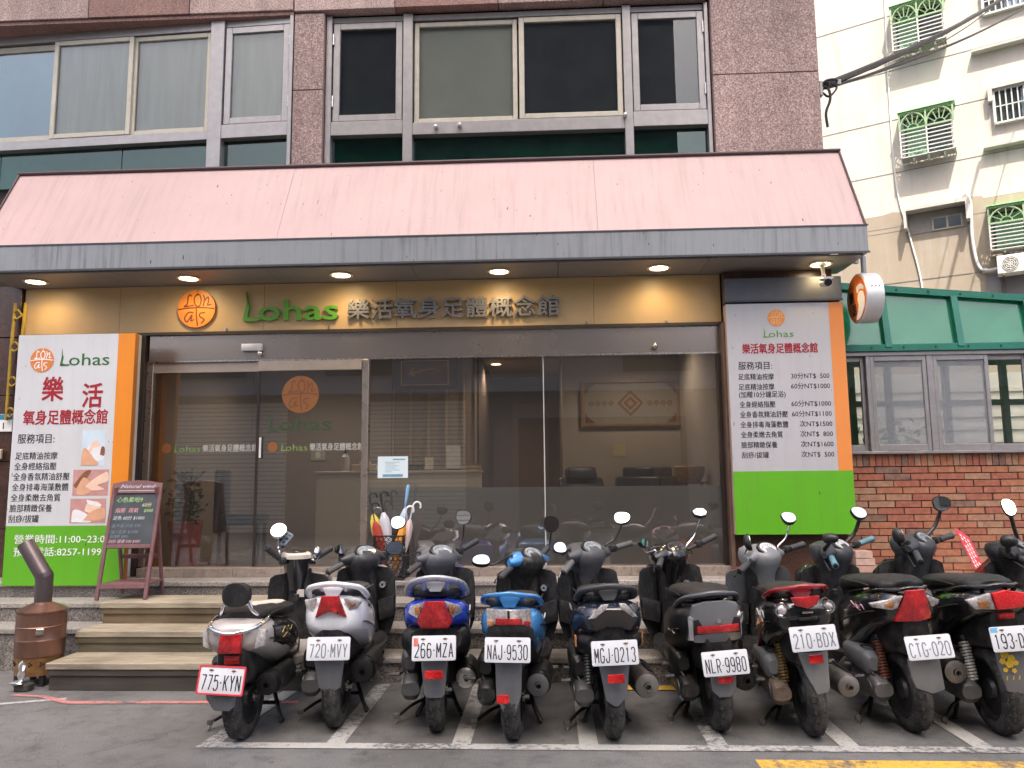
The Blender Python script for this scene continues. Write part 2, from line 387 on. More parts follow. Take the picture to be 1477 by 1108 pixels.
# ------------------------------------------------------------------ wooden steps
def wood_mat(name, a, b_, c_):
    mt, nt, b, out = nodes(name)
    f = noise(nt, 2.2, 6, .65, stretch=(1.0, 14, 14)); s = noise(nt, 2.0, 5, .65)
    c = ramp(nt, f, [(.3, a), (.5, b_), (.7, c_)])
    c = mixc(nt, 1.0, c, ramp(nt, s, [(.3, (.55, .55, .53)), (.6, (1, 1, 1))]), 'MULTIPLY')
    nt.links.new(c, b.inputs['Base Color']); b.inputs['Roughness'].default_value = .62; bumpn(nt, b, f, .25, .004); return mt
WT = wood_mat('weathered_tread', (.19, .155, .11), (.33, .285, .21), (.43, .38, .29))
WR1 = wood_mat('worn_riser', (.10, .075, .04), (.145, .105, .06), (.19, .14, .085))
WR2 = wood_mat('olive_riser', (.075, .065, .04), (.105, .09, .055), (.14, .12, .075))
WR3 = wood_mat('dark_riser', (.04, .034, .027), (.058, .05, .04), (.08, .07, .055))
ws = thing('wooden_steps', 'weathered three-tread wooden steps leading up to the glass door', 'steps', (-3.45, -1.54, 0))
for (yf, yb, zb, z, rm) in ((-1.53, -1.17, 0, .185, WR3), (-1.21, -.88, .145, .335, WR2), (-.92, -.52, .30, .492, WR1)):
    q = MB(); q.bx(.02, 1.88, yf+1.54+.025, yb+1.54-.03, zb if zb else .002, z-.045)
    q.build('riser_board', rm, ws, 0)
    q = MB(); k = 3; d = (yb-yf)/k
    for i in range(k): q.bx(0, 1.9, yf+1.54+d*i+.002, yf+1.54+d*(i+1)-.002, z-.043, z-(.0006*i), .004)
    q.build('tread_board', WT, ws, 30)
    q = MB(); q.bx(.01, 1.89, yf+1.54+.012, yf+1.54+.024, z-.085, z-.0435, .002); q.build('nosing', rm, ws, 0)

# ------------------------------------------------------------------ main building
bd = thing('shop_building', 'pink granite clad building with wide upper windows above the shopfront', 'building')
def clad(mb, x0, x1, z0, z1, y0, y1, xj=(), zj=(), pick=None):
    """stone slabs with open joints"""
    X = [x0, *xj, x1]; Z = [z0, *zj, z1]; gp = .004
    for i in range(len(X)-1):
        for j in range(len(Z)-1):
            mb.mi = pick[(i+j*3) % len(pick)] if pick else random.choice((0, 0, 0, 1, 2))
            mb.bx(X[i]+gp, X[i+1]-gp, y0, y1, Z[j]+gp, Z[j+1]-gp, .003)
STONES = [STONE_A, STONE_B, STONE_C]
q = MB(); clad(q, 1.545, 2.50, 3.3, 9.2, -.10, .0, (), (4.28, 5.045, 5.80, 6.6, 7.4, 8.2), (0,))
clad(q, -2.345, -2.055, 3.3, 5.80, -.10, .0, (), (4.28, 5.03), (0,))
clad(q, -2.345, 1.537, 5.81, 7.3, -.12, .0, (-1.385, -.41, .57), (6.6,), (2, 1, 0, 0))
clad(q, -2.345, 1.537, 7.3, 9.2, -.12, .0, (-1.385, -.41, .57), (8.2,), (0, 2, 1))
q.build('stone_cladding', STONES, bd, 0)
WING = Matrix.Translation((-2.35, -.10, 0)) @ Matrix.Rotation(R(-3), 4, 'Z')
q = MB(); clad(q, -8.0, -2.353, 5.825, 7.3, -.12, .0, (-7.25, -6.28, -5.32, -4.35, -3.36), (6.6,), (2, 0, 2, 2, 1)); clad(q, -8.0, -2.353, 7.3, 9.2, -.12, .0, (-7.25, -6.28, -5.32, -4.35, -3.36), (), (0, 2))
q.build('stone_cladding', STONES, bd, 0)
q = MB(); q.bx(-8, -2.353, -.10, .5, 5.79, 5.822); q.build('band_soffit', STONE_B, bd, 0)
q = MB()
q.bx(1.55, 2.49, .0, 8, 0, 9.1); q.bx(-2.34, -2.06, .0, .5, 3.25, 5.8); q.bx(-2.34, 1.53, .002, .35, 5.83, 9.1)
q.bx(-8, 1.53, .05, 8, 9.1, 9.3); q.bx(-8, 1.54, 7.9, 8, 0, 9.1); q.bx(-8, -7.9, .5, 7.9, 0, 9.1)
q.bx(-8, 1.53, .10, 7.8, 3.23, 3.33); q.bx(-2.34, 1.53, .15, .25, 3.34, 4.25)
q.build('structure_core', mat('joint_dark', (.03, .026, .024), .9, 0, 0), bd, 0)
q = MB(); q.bx(-5.6, 0, .5, .6, 5.8, 9.1); q.bx(-5.6, 0, .12, .25, 3.3, 4.25); q.build('structure_core', _M['joint_dark'], bd, 0, WING)
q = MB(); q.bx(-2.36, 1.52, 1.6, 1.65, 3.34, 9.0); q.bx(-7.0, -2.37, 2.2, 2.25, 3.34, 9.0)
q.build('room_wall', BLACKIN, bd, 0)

BLIND = mat('roller_blind', (.60, .58, .51), .85, 0, .07, 2.0, rvar=0)
BLIND2 = mat('green_grey_curtain', (.52, .52, .44), .9, 0, .12, 3.0, stretch=(5, 5, .4), rvar=0)
DARKPANEL = mat('dark_room_backing', (.055, .058, .066), .7, 0, .2, 3)  # dim room and hazy glass put into one flat colour
def sash(x0, x1, z0, z1, y, fm, pane_m, back_m, mt=None, f=.045, fd=.04, backy=.05, hinge=None, hollow_left=None):
    w_ = MB()
    for a in ((x0, x0+f, z0, z1), (x1-f, x1, z0, z1), (x0+f, x1-f, z0, z0+f), (x0+f, x1-f, z1-f, z1)):
        w_.bx(a[0], a[1], y, y+fd, a[2], a[3], .004)
    wo = w_.build('window', fm, bd, 30, mt)
    p = MB(); p.bx(x0+f-.004, x1-f+.004, y+.018, y+.024, z0+f-.004, z1-f+.004); p.build('pane', pane_m, wo, 0, mt)
    if back_m:
        p = MB(); p.bx(x0+f*.5, x1-f*.5, y+backy, y+backy+.008, z0+f*.5, z1-f*.5); p.build('blind_backing', back_m, wo, 0, mt)  # holds a real blind
    if hinge is not None:
        p = MB()
        for hz in (z0+.14, z1-.22): p.cyl((hinge, y-.008, hz), (hinge, y-.008, hz+.11), .010, 8)
        p.build('hinge', STEEL, wo, 30, mt)
    return wo
# middle bay
sash(-1.985, -1.325, 4.745, 5.725, -.03, ALU, DARKGLASS, DARKPANEL, None, .062, .05, .06, -1.985)
sash(-1.215, -.24, 4.715, 5.72, -.005, CREAM_ALU, DARKGLASS, BLIND)
sash(-.225, .735, 4.715, 5.72, -.03, CREAM_ALU, DARKGLASS, DARKPANEL, None, .05)
sash(.83, 1.495, 4.755, 5.72, -.03, ALU, DARKGLASS, DARKPANEL, None, .062, .05, .06, 1.49)
q = MB()
for x0, x1 in ((-2.05, -1.995), (-1.315, -1.225), (.745, .822), (1.50, 1.535)): q.bx(x0, x1, -.05, .10, 4.25, 5.79, .003)
q.bx(-1.995, -1.315, -.045, .10, 4.60, 4.735, .004); q.bx(-1.225, .745, -.045, .10, 4.585, 4.705, .004); q.bx(.822, 1.50, -.045, .10, 4.60, 4.745, .004)
for x0, x1 in ((-1.995, -1.315), (-1.225, .745), (.822, 1.50)): q.bx(x0, x1, -.02, .10, 5.735, 5.79, .003)
q.build('window_rail', ALU, bd, 30)
q = MB()
for x0, x1 in ((-1.99, -1.32), (-1.222, .742), (.825, 1.495)): q.bx(x0, x1, .03, .037, 4.24, 4.6)
q.build('spandrel_pane', GREENGLASS, bd, 0)
q = MB(); q.bx(-2.0, 1.5, .13, .14, 4.28, 4.62); q.build('spandrel_back', mat('dark_green_room', (.24, .30, .27), .8, 0, .4, 2.5), bd, 0)
q = MB(); q.bx(-.35, .02, .10, .105, 4.28, 4.47); q.bx(1.2, 1.42, .10, .105, 4.28, 4.42); q.bx(-1.98, -1.9, .10, .105, 4.28, 4.6); q.bx(.06, .12, .10, .105, 4.28, 4.62)
q.build('spandrel_paper', mat('pale_green_paper', (.20, .34, .29), .8, 0, .1), bd, 0)
# left wing bay
sash(-.675, -.045, 4.745, 5.715, .02, ALU, DARKGLASS, BLIND2, WING, .062, .05, .06, -.04)
sash(-1.625, -.83, 4.70, 5.70, .045, CREAM_ALU, DARKGLASS, BLIND2, WING)
sash(-2.43, -1.61, 4.70, 5.70, .02, CREAM_ALU, DARKGLASS, BLIND2, WING)
sash(-3.6, -2.40, 4.70, 5.70, .065, CREAM_ALU, glass('bluish_glass', (.6, .72, .75), .12), mat('teal_reflection', (.15, .40, .42), .8, 0, .45, 1.1), WING, .06)  # teal backing paints the reflection in the leftmost panes
sash(-4.8, -3.61, 4.70, 5.70, .065, CREAM_ALU, _M['bluish_glass'], _M['teal_reflection'], WING, .06)
q = MB()
for x0, x1 in ((-.04, -.004), (-.82, -.685)): q.bx(x0, x1, .0, .16, 4.25, 5.79, .003)
q.bx(-.685, -.04, .005, .16, 4.60, 4.735, .004)
q.bx(-5.5, -.82, .01, .16, 4.60, 4.69, .004); q.bx(-5.5, -.82, .03, .16, 5.71, 5.79, .003); q.bx(-.685, -.04, .03, .16, 5.725, 5.79, .003)
q.build('window_rail', ALU, bd, 30, WING)
q = MB()
for x0, x1 in ((-.68, -.045), (-1.7, -.825), (-2.95, -1.71), (-4.2, -2.96)): q.bx(x0, x1, .08, .087, 4.24, 4.6)
q.build('spandrel_pane', GREENGLASS, bd, 0, WING)
q = MB(); q.bx(-.68, -.04, .17, .18, 4.28, 4.62); q.build('spandrel_back', mat('green_curtain', (.10, .16, .10), .85, 0, .2, 3), bd, 0, WING)
q = MB(); q.bx(-5.0, -.84, .17, .18, 4.28, 4.62); q.build('spandrel_back', _M['dark_green_room'], bd, 0, WING)
q = MB()
for x, z in ((-.78, 4.655), ): q.ell((x, -.065, z), .022, .03, .022)
q.ell((.745, -.07, 4.70), .022, .03, .022); q.ell((-1.0, -.065, 4.645), .022, .03, .022)
q.build('rail_light', mat('satin_bulb', (.7, .68, .66), .25, .6, 0), bd, 40)
# pillars beside the shopfront
q = MB()
for z0, z1 in ((0, .42), (.42, .95), (.95, 1.55), (1.55, 2.15), (2.15, 2.75), (2.75, 3.22)): q.bx(1.555, 2.50, -.10, 0, z0+.003, z1-.003, .003)
q.build('pillar_stone', BROWN, bd, 30)
q = MB()
for x0, x1 in ((-5.28, -4.85), (-5.8, -5.285), (-4.845, -3.74)):
    for z0, z1 in ((.577, 1.0), (1.0, 1.6), (1.6, 2.2), (2.2, 2.735), (2.738, 3.22)):
        if z1 > 3 and x0 > -4.85: continue
        q.bx(x0, x1-.004, -.06, .05, z0+.003, z1-.003, .003)
q.build('pillar_stone', BROWN, bd, 30)

# ------------------------------------------------------------------ canopy
PINK = streaked('faded_pink_paint', (.45, .31, .295), (.26, .185, .175), .6, .5, 24)
LIPM = streaked('grey_sheet_metal', (.26, .275, .285), (.09, .09, .09), .9, .45, 30, metal=.2)
cp = thing('canopy', 'faded pink sloping metal canopy with grey lip over the shopfront', 'awning', (0, 0, 0))
XL, XR, YF, ZT, ZL0, ZL1 = -4.93, 2.63, -.55, 4.285, 3.215, 3.45
q = MB()
cuts = [XL, -2.3, .44, XR]
for a, b_ in zip(cuts, cuts[1:]):
    yb, zb = -.09, ZT; yf, zf = YF+.012, ZL1+.004
    g_ = .0012
    nrm = V(0, zb-zf, yb-yf).normalized(); nrm = V(0, -(zb-zf), (yb-yf)).normalized()
    A = [V(a+g_, yf, zf), V(b_-g_, yf, zf), V(b_-g_, yb, zb), V(a+g_, yb, zb)]
    B = [p - nrm*.02 for p in A]
    q.loft([B, A])
q.build('sloped_panel', PINK, cp, 0)
q = MB()
for x0, x1 in ((XL+.001, XL+.02), (XR-.02, XR-.001)):
    P = [(YF+.03, ZL1), (-.07, ZL1), (-.07, ZT-.04)]
    q.loft([[V(x0, y, z) for y, z in P], [V(x1, y, z) for y, z in P]])
q.build('end_panel', PINK, cp, 0)
q = MB(); q.bx(XL-.012, XR+.012, YF, YF+.03, ZL0, ZL1, .004); q.bx(XL-.012, XL+.018, YF+.031, -.06, ZL0, ZL1-.003, .003); q.bx(XR-.018, XR+.012, YF+.031, .02, ZL0, ZL1-.003, .003)
q.build('fascia_lip', LIPM, cp, 0)
q = MB(); q.bx(XL-.02, XR+.02, YF-.008, YF-.001, ZL0-.004, ZL0+.012); q.bx(XL-.02, XR+.02, YF-.006, YF+.0, ZL1-.008, ZL1+.004)
q.build('lip_trim', mat('dark_trim', (.06, .062, .07), .5, .2, .2), cp, 0)
q = MB(); q.tube([(XL-.01, -.10, ZT+.004), (XR+.01, -.10, ZT+.004)], .018, 8)
q.tube([(XR, -.10, ZT), (XR, YF, ZL1)], .009, 6); q.tube([(XL, -.10, ZT), (XL, YF, ZL1)], .009, 6)
q.build('top_flashing', mat('maroon_flashing', (.07, .04, .045), .55, .1), cp, 40)
q = MB(); n_ = 6; dx = (XR-XL-.04)/n_
for i in range(n_): q.bx(XL+.02+dx*i+.002, XL+.02+dx*(i+1)-.002, YF+.032, .06, 3.20, 3.212)
q.build('soffit', mat('grey_soffit', (.24, .23, .22), .4, .1, .12, 2), cp, 0)

# downlights in the soffit
RIM = mat('lamp_rim', (.75, .68, .55), .35, .4, 0); GLOW = lamp('warm_lamp', (1, .80, .50), 9)
lx = [-4.57, -3.17, -1.80, -.41, .97, 2.34]
ln = ['at the far left end of the canopy', 'above the orange round emblem', 'above the join of the green and grey sign lettering', 'above the middle of the grey sign lettering', 'above the plain right end of the sign', 'beside the security camera']
for x, t_ in zip(lx, ln):
    d = thing('downlight', 'round warm recessed downlight ' + t_, 'ceiling light', (x, -.29, 3.2), 0, 'downlights in the canopy soffit')
    q = MB(); q.lathe([(.078, 0), (.100, -.001), (.103, -.009), (.082, -.013), (.076, -.006)], n=28); q.build('trim_ring', RIM, d, 40)
    q = MB(); q.lathe([(.077, -.006), (.04, -.012), (.001, -.014)], n=24); q.build('lens', GLOW, d, 40)
    sp = bpy.data.lights.new('downlight_beam', 'SPOT'); sp.energy = 5; sp.color = (1, .70, .34); sp.spot_size = R(160); sp.spot_blend = .8; sp.shadow_soft_size = .06
    so_ = bpy.data.objects.new('downlight_beam', sp); COL.objects.link(so_); so_.location = (0, 0, -.03); so_.parent = d

# ------------------------------------------------------------------ sign over the shopfront
GREENL = mat('sign_green', (.10, .30, .03), .35, 0, .08, coat=.3); ORANGE = mat('sign_orange', (.75, .24, .03), .4, 0, .06)
MAROON = mat('logo_line', (.16, .045, .02), .5, 0, 0)
def wordmark(mb, x, z, h, w_, y, th, bold=.012):
    """leaf-shaped L followed by ohas; h = height of the L"""
    k = h; lw = .26*w_
    L = [(.10, 1.0), (.16, .62), (.22, .50), (.20, .36), (.16, .16), (.34, .10), (.60, .10), (.66, .05), (.5, .0), (.02, .0), (.0, .06), (.06, .3), (.10, .55)]
    mb.panel([(x + a*h*.9, z + c*h) for a, c in L], y-th, th)
    mb.text('ohas', x+h*.52, z+.02*h, h=h*.72, w=w_-h*.52, y=y, th=th, bold=bold)
def logo(parent, x, z, r, y, th, dm, lm, name='emblem'):
    q = MB(); q.panel(circle2(x, z, r, 40), y-th, th); o = q.build(name, dm, parent, 30)
    q = MB(); yy = y-th-.0004; ww = r*.075
    for S_ in ([(-.26, .66), (-.40, .74), (-.47, .56), (-.49, .26), (-.64, .12), (-.42, .13), (-.14, .18)], [(.06, .82), (-.13, .55), (-.06, .2), (.14, .12), (.24, .42), (.14, .74), (.0, .70)],
               [(.34, .72), (.42, .52), (.36, .12)], [(.38, .36), (.60, .60), (.64, .40), (.60, .18), (.80, .22)], [(-.14, -.22), (-.40, -.20), (-.60, -.48), (-.46, -.70), (-.22, -.34), (-.26, -.64), (-.10, -.58)],
               [(.48, -.22), (.22, -.26), (.20, -.42), (.44, -.60), (.28, -.80)], [(.0, .02), (.02, -.4), (.10, -.92)], [(.06, .97), (.02, .9)], [(-.97, -.04), (-.4, .03), (.3, .05), (.97, -.02)]):
        P = spline([(a, 0, b_) for a, b_ in S_], 5); q.ribbon([(x+r*p.x, z+r*p.z) for p in P], ww, yy); yy -= .00008
    q.build('emblem_lettering', lm, o, 0); return o
fs = thing('shop_sign', 'long cream sign board with green and grey raised lettering under the canopy', 'sign', (0, 0, 0))
CREAM = mat('cream_board', (.50, .345, .17), .42, 0, .06, 3.0)
q = MB()
sj = [-4.84, -3.93, -2.58, -1.36, .42, 1.545]
for a, b_ in zip(sj, sj[1:]): q.bx(a+.001, b_-.001, -.03, .04, 2.76, 3.197, .002)
q.build('board', CREAM, fs, 0)
q = MB(); q.bx(-4.85, 1.55, -.045, -.031, 2.735, 2.762); q.build('board_trim', mat('dark_bronze', (.07, .055, .045), .4, .5, .1), fs, 0)
logo(fs, -3.20, 2.975, .175, -.03, .025, ORANGE, MAROON)
q = MB(); wordmark(q, -2.76, 2.845, .275, .87, -.032, .035, .018); q.build('green_lettering', GREENL, fs, 30)
q = MB(); q.text('樂活氧身足體概念館', -1.80, 2.86, h=.145, w=1.91, y=-.045, th=.03, bold=.022); q.build('grey_lettering', mat('zinc_letters', (.30, .29, .28), .3, .6, .15, 12), fs, 30)
q = MB()
for x in (-2.93, -1.98, .35, 1.05): q.bx(x, x+.014, -.05, -.031, 2.765, 2.79)
q.build('clip', STEEL, fs, 0)

# ------------------------------------------------------------------ shopfront glazing and sliding doors
sf = thing('shopfront', 'wide glass shopfront with steel header and two sliding doors on its left', 'shopfront')
HEAD = mat('header_steel', (.33, .29, .26), .27, .8, .06, .8, stretch=(3, 1, 1), rvar=.03)
q = MB(); q.bx(-3.64, 1.52, -.02, .06, 2.50, 2.732, .003); q.build('header', HEAD, sf, 0)
q = MB(); q.bx(-3.64, 1.52, -.028, -.0205, 2.484, 2.499); q.build('header_lip', STEEL, sf, 0)
q = MB()
for i in range(12):
    a = -3.62 + i*.43; q.bx(a, a+.428, -.10, .07, .5775, .655, .002)
q.build('threshold', speckle('beige_threshold_stone', (.30, .25, .21), (.22, .18, .15), (.36, .31, .27), 20, .35, .2, 1.2, 0), sf, 0)
q = MB(); q.bx(-3.66, -3.60, -.01, .05, .66, 2.49, .003); q.build('post', mat('champagne_steel', (.45, .38, .33), .3, .85, .08, 5), sf, 30)
q = MB(); q.bx(-1.665, -1.605, -.035, .045, .656, 2.483, .004); q.build('post', _M['champagne_steel'], sf, 30)
q = MB(); q.bx(-3.735, -3.70, -.10, .05, .58, 2.735, .003); q.build('jamb', mat('pale_jamb', (.55, .54, .52), .4, .1, .08), sf, 0)
q = MB(); q.bx(-3.70, -3.662, -.05, .05, .58, 2.735); q.build('jamb', mat('dark_bronze_jamb', (.055, .042, .036), .4, .5, .15), sf, 0)
q = MB(); q.bx(1.49, 1.52, -.04, .05, .656, 2.483); q.build('jamb', _M['dark_bronze_jamb'], sf, 0)
q = MB(); q.bx(1.521, 1.553, -.14, .06, .577, 2.74, .003); q.build('jamb', mat('brown_jamb', (.16, .10, .075), .35, .3, .15), sf, 0)
def leaf(x0, x1, y):
    q = MB(); q.bx(x0, x1, y, y+.012, .66, 2.39); d = q.build('sliding_door', SHOPGLASS, sf, 0)
    q = MB(); q.bx(x0, x1, y-.014, y+.026, 2.392, 2.482, .002); q.build('door_rail', mat('beige_rail', (.42, .35, .29), .35, .5, .08), d, 0)
    q = MB(); q.bx(x0, x0+.014, y-.006, y+.018, .66, 2.39) if x0 > -3 else q.bx(x1-.012, x1, y-.006, y+.018, .66, 2.39); q.build('door_edge', _M['dark_bronze_jamb'], d, 0)
    return d
d1 = leaf(-3.60, -2.62, .012); d2 = leaf(-2.615, -1.67, -.022)
LIME = mat('decal_lime', (.16, .26, .07), .5, 0, 0); DECW = mat('decal_white', (.40, .40, .37), .5, 0, 0); DECO = mat('decal_orange', (.22, .085, .025), .5, 0, 0); DECG = mat('decal_dark_green', (.03, .06, .025), .5, 0, 0)
def decal_band(d, x, y, w1, w2):
    q = MB(); q.panel(circle2(x+.045, 1.705, .045, 24), y-.002, .001); q.build('decal_emblem', DECO, d, 0)
    q = MB(); wordmark(q, x+.12, 1.668, .085, w1, y-.001, .001, .0); q.build('decal_wordmark', LIME, d, 0)
    q = MB(); q.text('樂活氧身足體概念館', x+.14+w1, 1.675, h=.052, w=w2, y=y-.001, th=.001, bold=.012); q.build('decal_lettering', DECW, d, 0)
decal_band(d1, -3.50, .012, .24, .50); decal_band(d2, -2.51, -.022, .24, .48)
logo(d2, -2.225, 2.175, .168, -.0225, .001, DECO, mat('decal_line', (.14, .055, .022), .5, 0, 0), 'decal_roundel')
q = MB(); wordmark(q, -2.51, 1.845, .175, .57, -.023, .001, .012); q.build('decal_wordmark', DECG, d2, 0)
q = MB(); q.bx(-2.60, -2.555, -.03, -.023, 1.60, 1.80, .002); q.build('door_tag', mat('black_tag', (.02, .02, .02), .5, 0, 0), d2, 0)
q = MB(); q.bx(-2.587, -2.568, -.032, -.0302, 1.61, 1.79); q.build('door_tag_print', mat('tag_white', (.6, .6, .58), .6, 0, 0), d2, 0)
for x0, x1 in ((-1.60, -.045), (-.035, 1.488)):
    q = MB(); q.bx(x0, x1, .0, .012, .656, 2.483); q.build('glass_panel', SHOPGLASS, sf, 0)
q = MB(); q.bx(-.0445, -.0355, .001, .011, .656, 2.483); q.build('glass_seam', mat('seam', (.5, .5, .48), .3, 0, 0), sf, 0)
q = MB(); q.bx(-1.598, -.046, .0125, .014, .656, 1.33); q.bx(-.034, 1.487, .0125, .014, .656, 1.33)
q.build('frosted_film', glass('frosted', (.6, .6, .58), .05, .25, .74, (.72, .69, .64)), sf, 0)
q = MB(); q.bx(-2.77, -2.58, -.06, -.021, 2.575, 2.64, .006, 2); q.build('door_sensor', mat('sensor_silver', (.55, .55, .55), .35, .3, .05), sf, 30)
q = MB(); q.ell((-2.60, -.05, 2.55), .022, .022, .022); q.build('sensor_eye', mat('sensor_eye', (.6, .6, .58), .15, .7, 0), sf, 60)
q = MB(); q.ell((.95, -.05, 2.555), .028, .03, .028); q.build('round_knob', mat('knob_chrome', (.6, .55, .5), .1, 1, 0), sf, 60)
np_ = thing('notice_sheet', 'white printed notice stuck on the shop glass above the umbrellas', 'notice', (-1.385, -.004, 1.515))
q = MB(); q.bx(-.135, .135, 0, .002, -.095, .095); q.build('paper', mat('notice_paper', (.62, .72, .76), .7, 0, .03), np_, 0)
q = MB()
q.bx(0, .11, -.001, -.0002, .062, .074)
for z, a, b_ in ((.045, -.07, .06), (.03, -.07, .02), (.012, -.07, .055), (-.006, -.07, .03), (-.024, -.07, .06), (-.04, -.07, -.01)): q.bx(a, b_, -.001, -.0002, z-.003, z+.001)
q.bx(-.09, .09, -.001, -.0002, -.085, -.062); q.build('print', mat('notice_print', (.14, .30, .38), .7, 0, .3, 40), np_, 0)
# ------------------------------------------------------------------ upright sign boxes
SWHITE = streaked('sign_white', (.62, .63, .64), (.40, .38, .35), .28, .35, 14); SWHITE2 = streaked('sign_white_dimmed', (.48, .475, .49), (.32, .31, .30), .3, .4, 14)  # second white is greyed to paint the weaker light on that board
SGREEN = streaked('sign_bright_green', (.115, .42, .012), (.13, .22, .06), .3, .42, 16); SORANGE = streaked('sign_bright_orange', (.78, .25, .012), (.40, .16, .05), .3, .42, 16)
SRED = mat('sign_red', (.33, .01, .02), .5, 0, 0); SBLACK = mat('sign_black', (.015, .015, .015), .5, 0, 0); SPRINT = mat('print_white', (.8, .8, .78), .5, 0, 0)
DGREEN = mat('print_green', (.03, .13, .03), .5, 0, 0); LORANGE = mat('print_orange', (.62, .20, .04), .5, 0, 0)
SKIN = mat('print_skin', (.66, .36, .22), .6, 0, .1, 14); SKIN2 = mat('print_pale_skin', (.78, .55, .42), .6, 0, .1, 14); HAIRP = mat('print_brown', (.22, .09, .04), .6, 0, .2, 30)
CLOTHP = mat('print_white_cloth', (.75, .74, .75), .6, 0, .06, 20); BLUEP = mat('print_pale_blue', (.55, .66, .74), .6, 0, .08, 9); PINKP = mat('print_pink', (.50, .26, .24), .6, 0, .15, 14)

ls = thing('sign_box', 'white and green upright sign box with opening hours, left of the entrance', 'sign', (-4.61, -.40, .55), 0)
q = MB(); q.bx(.0, 1.045, .006, .065, .0, 2.14, .004); q.build('case', mat('sign_case', (.32, .12, .02), .5, 0, .1), ls, 0)
q = MB(); q.bx(.002, .895, .0, .0055, .495, 2.138); q.build('white_face', SWHITE, ls, 0)
q = MB(); q.bx(.002, 1.043, .0, .0055, .002, .4945); q.build('green_face', SGREEN, ls, 0)
q = MB(); q.bx(.8955, 1.043, -.0005, .0055, .495, 2.138); q.build('orange_band', SORANGE, ls, 0)
logo(ls, .225, 1.915, .105, -.0004, .003, LORANGE, SPRINT)
q = MB(); wordmark(q, .385, 1.86, .155, .44, -.0004, .002, .004); q.build('green_lettering', DGREEN, ls, 0)
q = MB(); q.text('樂', .245, 1.575, h=.165, w=.185, y=-.0004, th=.002, bold=.022); q.text('活', .605, 1.515, h=.165, w=.175, y=-.0004, th=.002, bold=.022)
q.text('氧身足體概念館', .09, 1.365, h=.098, w=.745, y=-.0004, th=.002, bold=.02); q.build('red_lettering', SRED, ls, 0)
q = MB(); q.text('服務項目:', .055, 1.20, h=.065, w=.325, y=-.0004, th=.0015, bold=.006)
for i, (s_, w_) in enumerate((('足底精油按摩', .37), ('全身經絡指壓', .37), ('全身香氛精油舒壓', .495), ('全身排毒海藻敷體', .495), ('全身柔嫩去角質', .435), ('臉部精緻保養', .37), ('刮痧/拔罐', .265))):
    q.text(s_, .045-.004*i, 1.06-.0885*i, h=.051, w=w_, y=-.0004, th=.0015, bold=.005)
q.build('black_lettering', SBLACK, ls, 0)
q = MB(); q.text('營業時間:11:00~23:00', .085, .355, h=.06, w=.83, y=-.0004, th=.0015, bold=.004); q.text('預約電話:8257-1199', .085, .25, h=.06, w=.76, y=-.0004, th=.0015, bold=.004); q.build('white_lettering', SPRINT, ls, 0)
def photo(x0, x1, z0, z1, nm, shapes, bgm):
    q = MB(); q.bx(x0, x1, -.0012, -.0002, z0, z1); o = q.build('printed_photo', bgm, ls, 0)
    W_, H_ = x1-x0, z1-z0
    for i, (m_, poly) in enumerate(shapes):
        q = MB(); P = spline([(a, 0, b_) for a, b_ in poly] + [(poly[0][0], 0, poly[0][1])], 4)[:-1]
        q.panel([(x0+min(1, max(0, p.x))*W_, z0+min(1, max(0, p.z))*H_) for p in P], -.0022-.0004*i, .0008); q.build(nm, m_, o, 0)
photo(.625, .83, 1.0, 1.30, 'print_area', [(CLOTHP, [(.1, .15), (.9, .15), (.95, .5), (.3, .55)]), (SKIN, [(.0, .0), (.75, .02), (.55, .2), (.3, .42), (.1, .5), (.02, .3)]), (SKIN2, [(.3, .42), (.42, .62), (.62, .72), (.78, .58), (.68, .52), (.5, .5), (.42, .38)]), (HAIRP, [(.80, .3), (.98, .28), (.98, .5), (.85, .52)])], BLUEP)
photo(.565, .875, .745, .965, 'print_area', [(HAIRP, [(.02, .4), (.3, .9), (.5, .95), (.3, .5), (.1, .3)]), (SKIN, [(.12, .3), (.3, .7), (.5, .5), (.6, .3), (.4, .05), (.15, .05)]), (SKIN2, [(.35, .35), (.6, .65), (.95, .9), (.98, .55), (.7, .4), (.9, .25), (.6, .2)])], PINKP)
photo(.555, .865, .515, .72, 'print_area', [(CLOTHP, [(.05, .05), (.6, .05), (.45, .4), (.1, .55)]), (SKIN2, [(.4, .5), (.5, .85), (.8, .85), (.85, .5), (.7, .35)]), (CLOTHP, [(.45, .97), (.85, .78), (.8, .68), (.5, .8)]), (SKIN, [(.38, .12), (.62, .5), (.97, .62), (.98, .2), (.7, .1)])], PINKP)

rs = thing('sign_board', 'white and green price board with orange edge on the stone pillar', 'sign', (1.545, -.20, .92), 0)
q = MB(); q.bx(.0, .995, .006, .098, .0, 1.965, .004); q.build('case', mat('board_case', (.4, .3, .25), .5, 0, .1), rs, 0)
q = MB(); q.bx(.002, .873, .0, .0055, .525, 1.963); q.build('white_face', SWHITE2, rs, 0)
q = MB(); q.bx(.002, .993, .0, .0055, .002, .5245); q.build('green_face', SGREEN, rs, 0)
q = MB(); q.bx(.8735, .993, -.0005, .0055, .525, 1.963); q.build('orange_band', mat('sign_soft_orange', (.72, .25, .06), .4, 0, .04, 1.2), rs, 0)
logo(rs, .425, 1.835, .073, -.0004, .003, mat('print_soft_orange', (.68, .26, .06), .5, 0, .0), mat('print_orange_line', (.75, .42, .2), .5, 0, 0))
q = MB(); wordmark(q, .31, 1.665, .085, .255, -.0004, .002, .0); q.build('green_lettering', mat('print_mid_green', (.12, .30, .05), .5, 0, 0), rs, 0)
q = MB(); q.text('樂活氧身足體概念館', .125, 1.535, h=.068, w=.635, y=-.0004, th=.002, bold=.02); q.build('red_lettering', SRED, rs, 0)
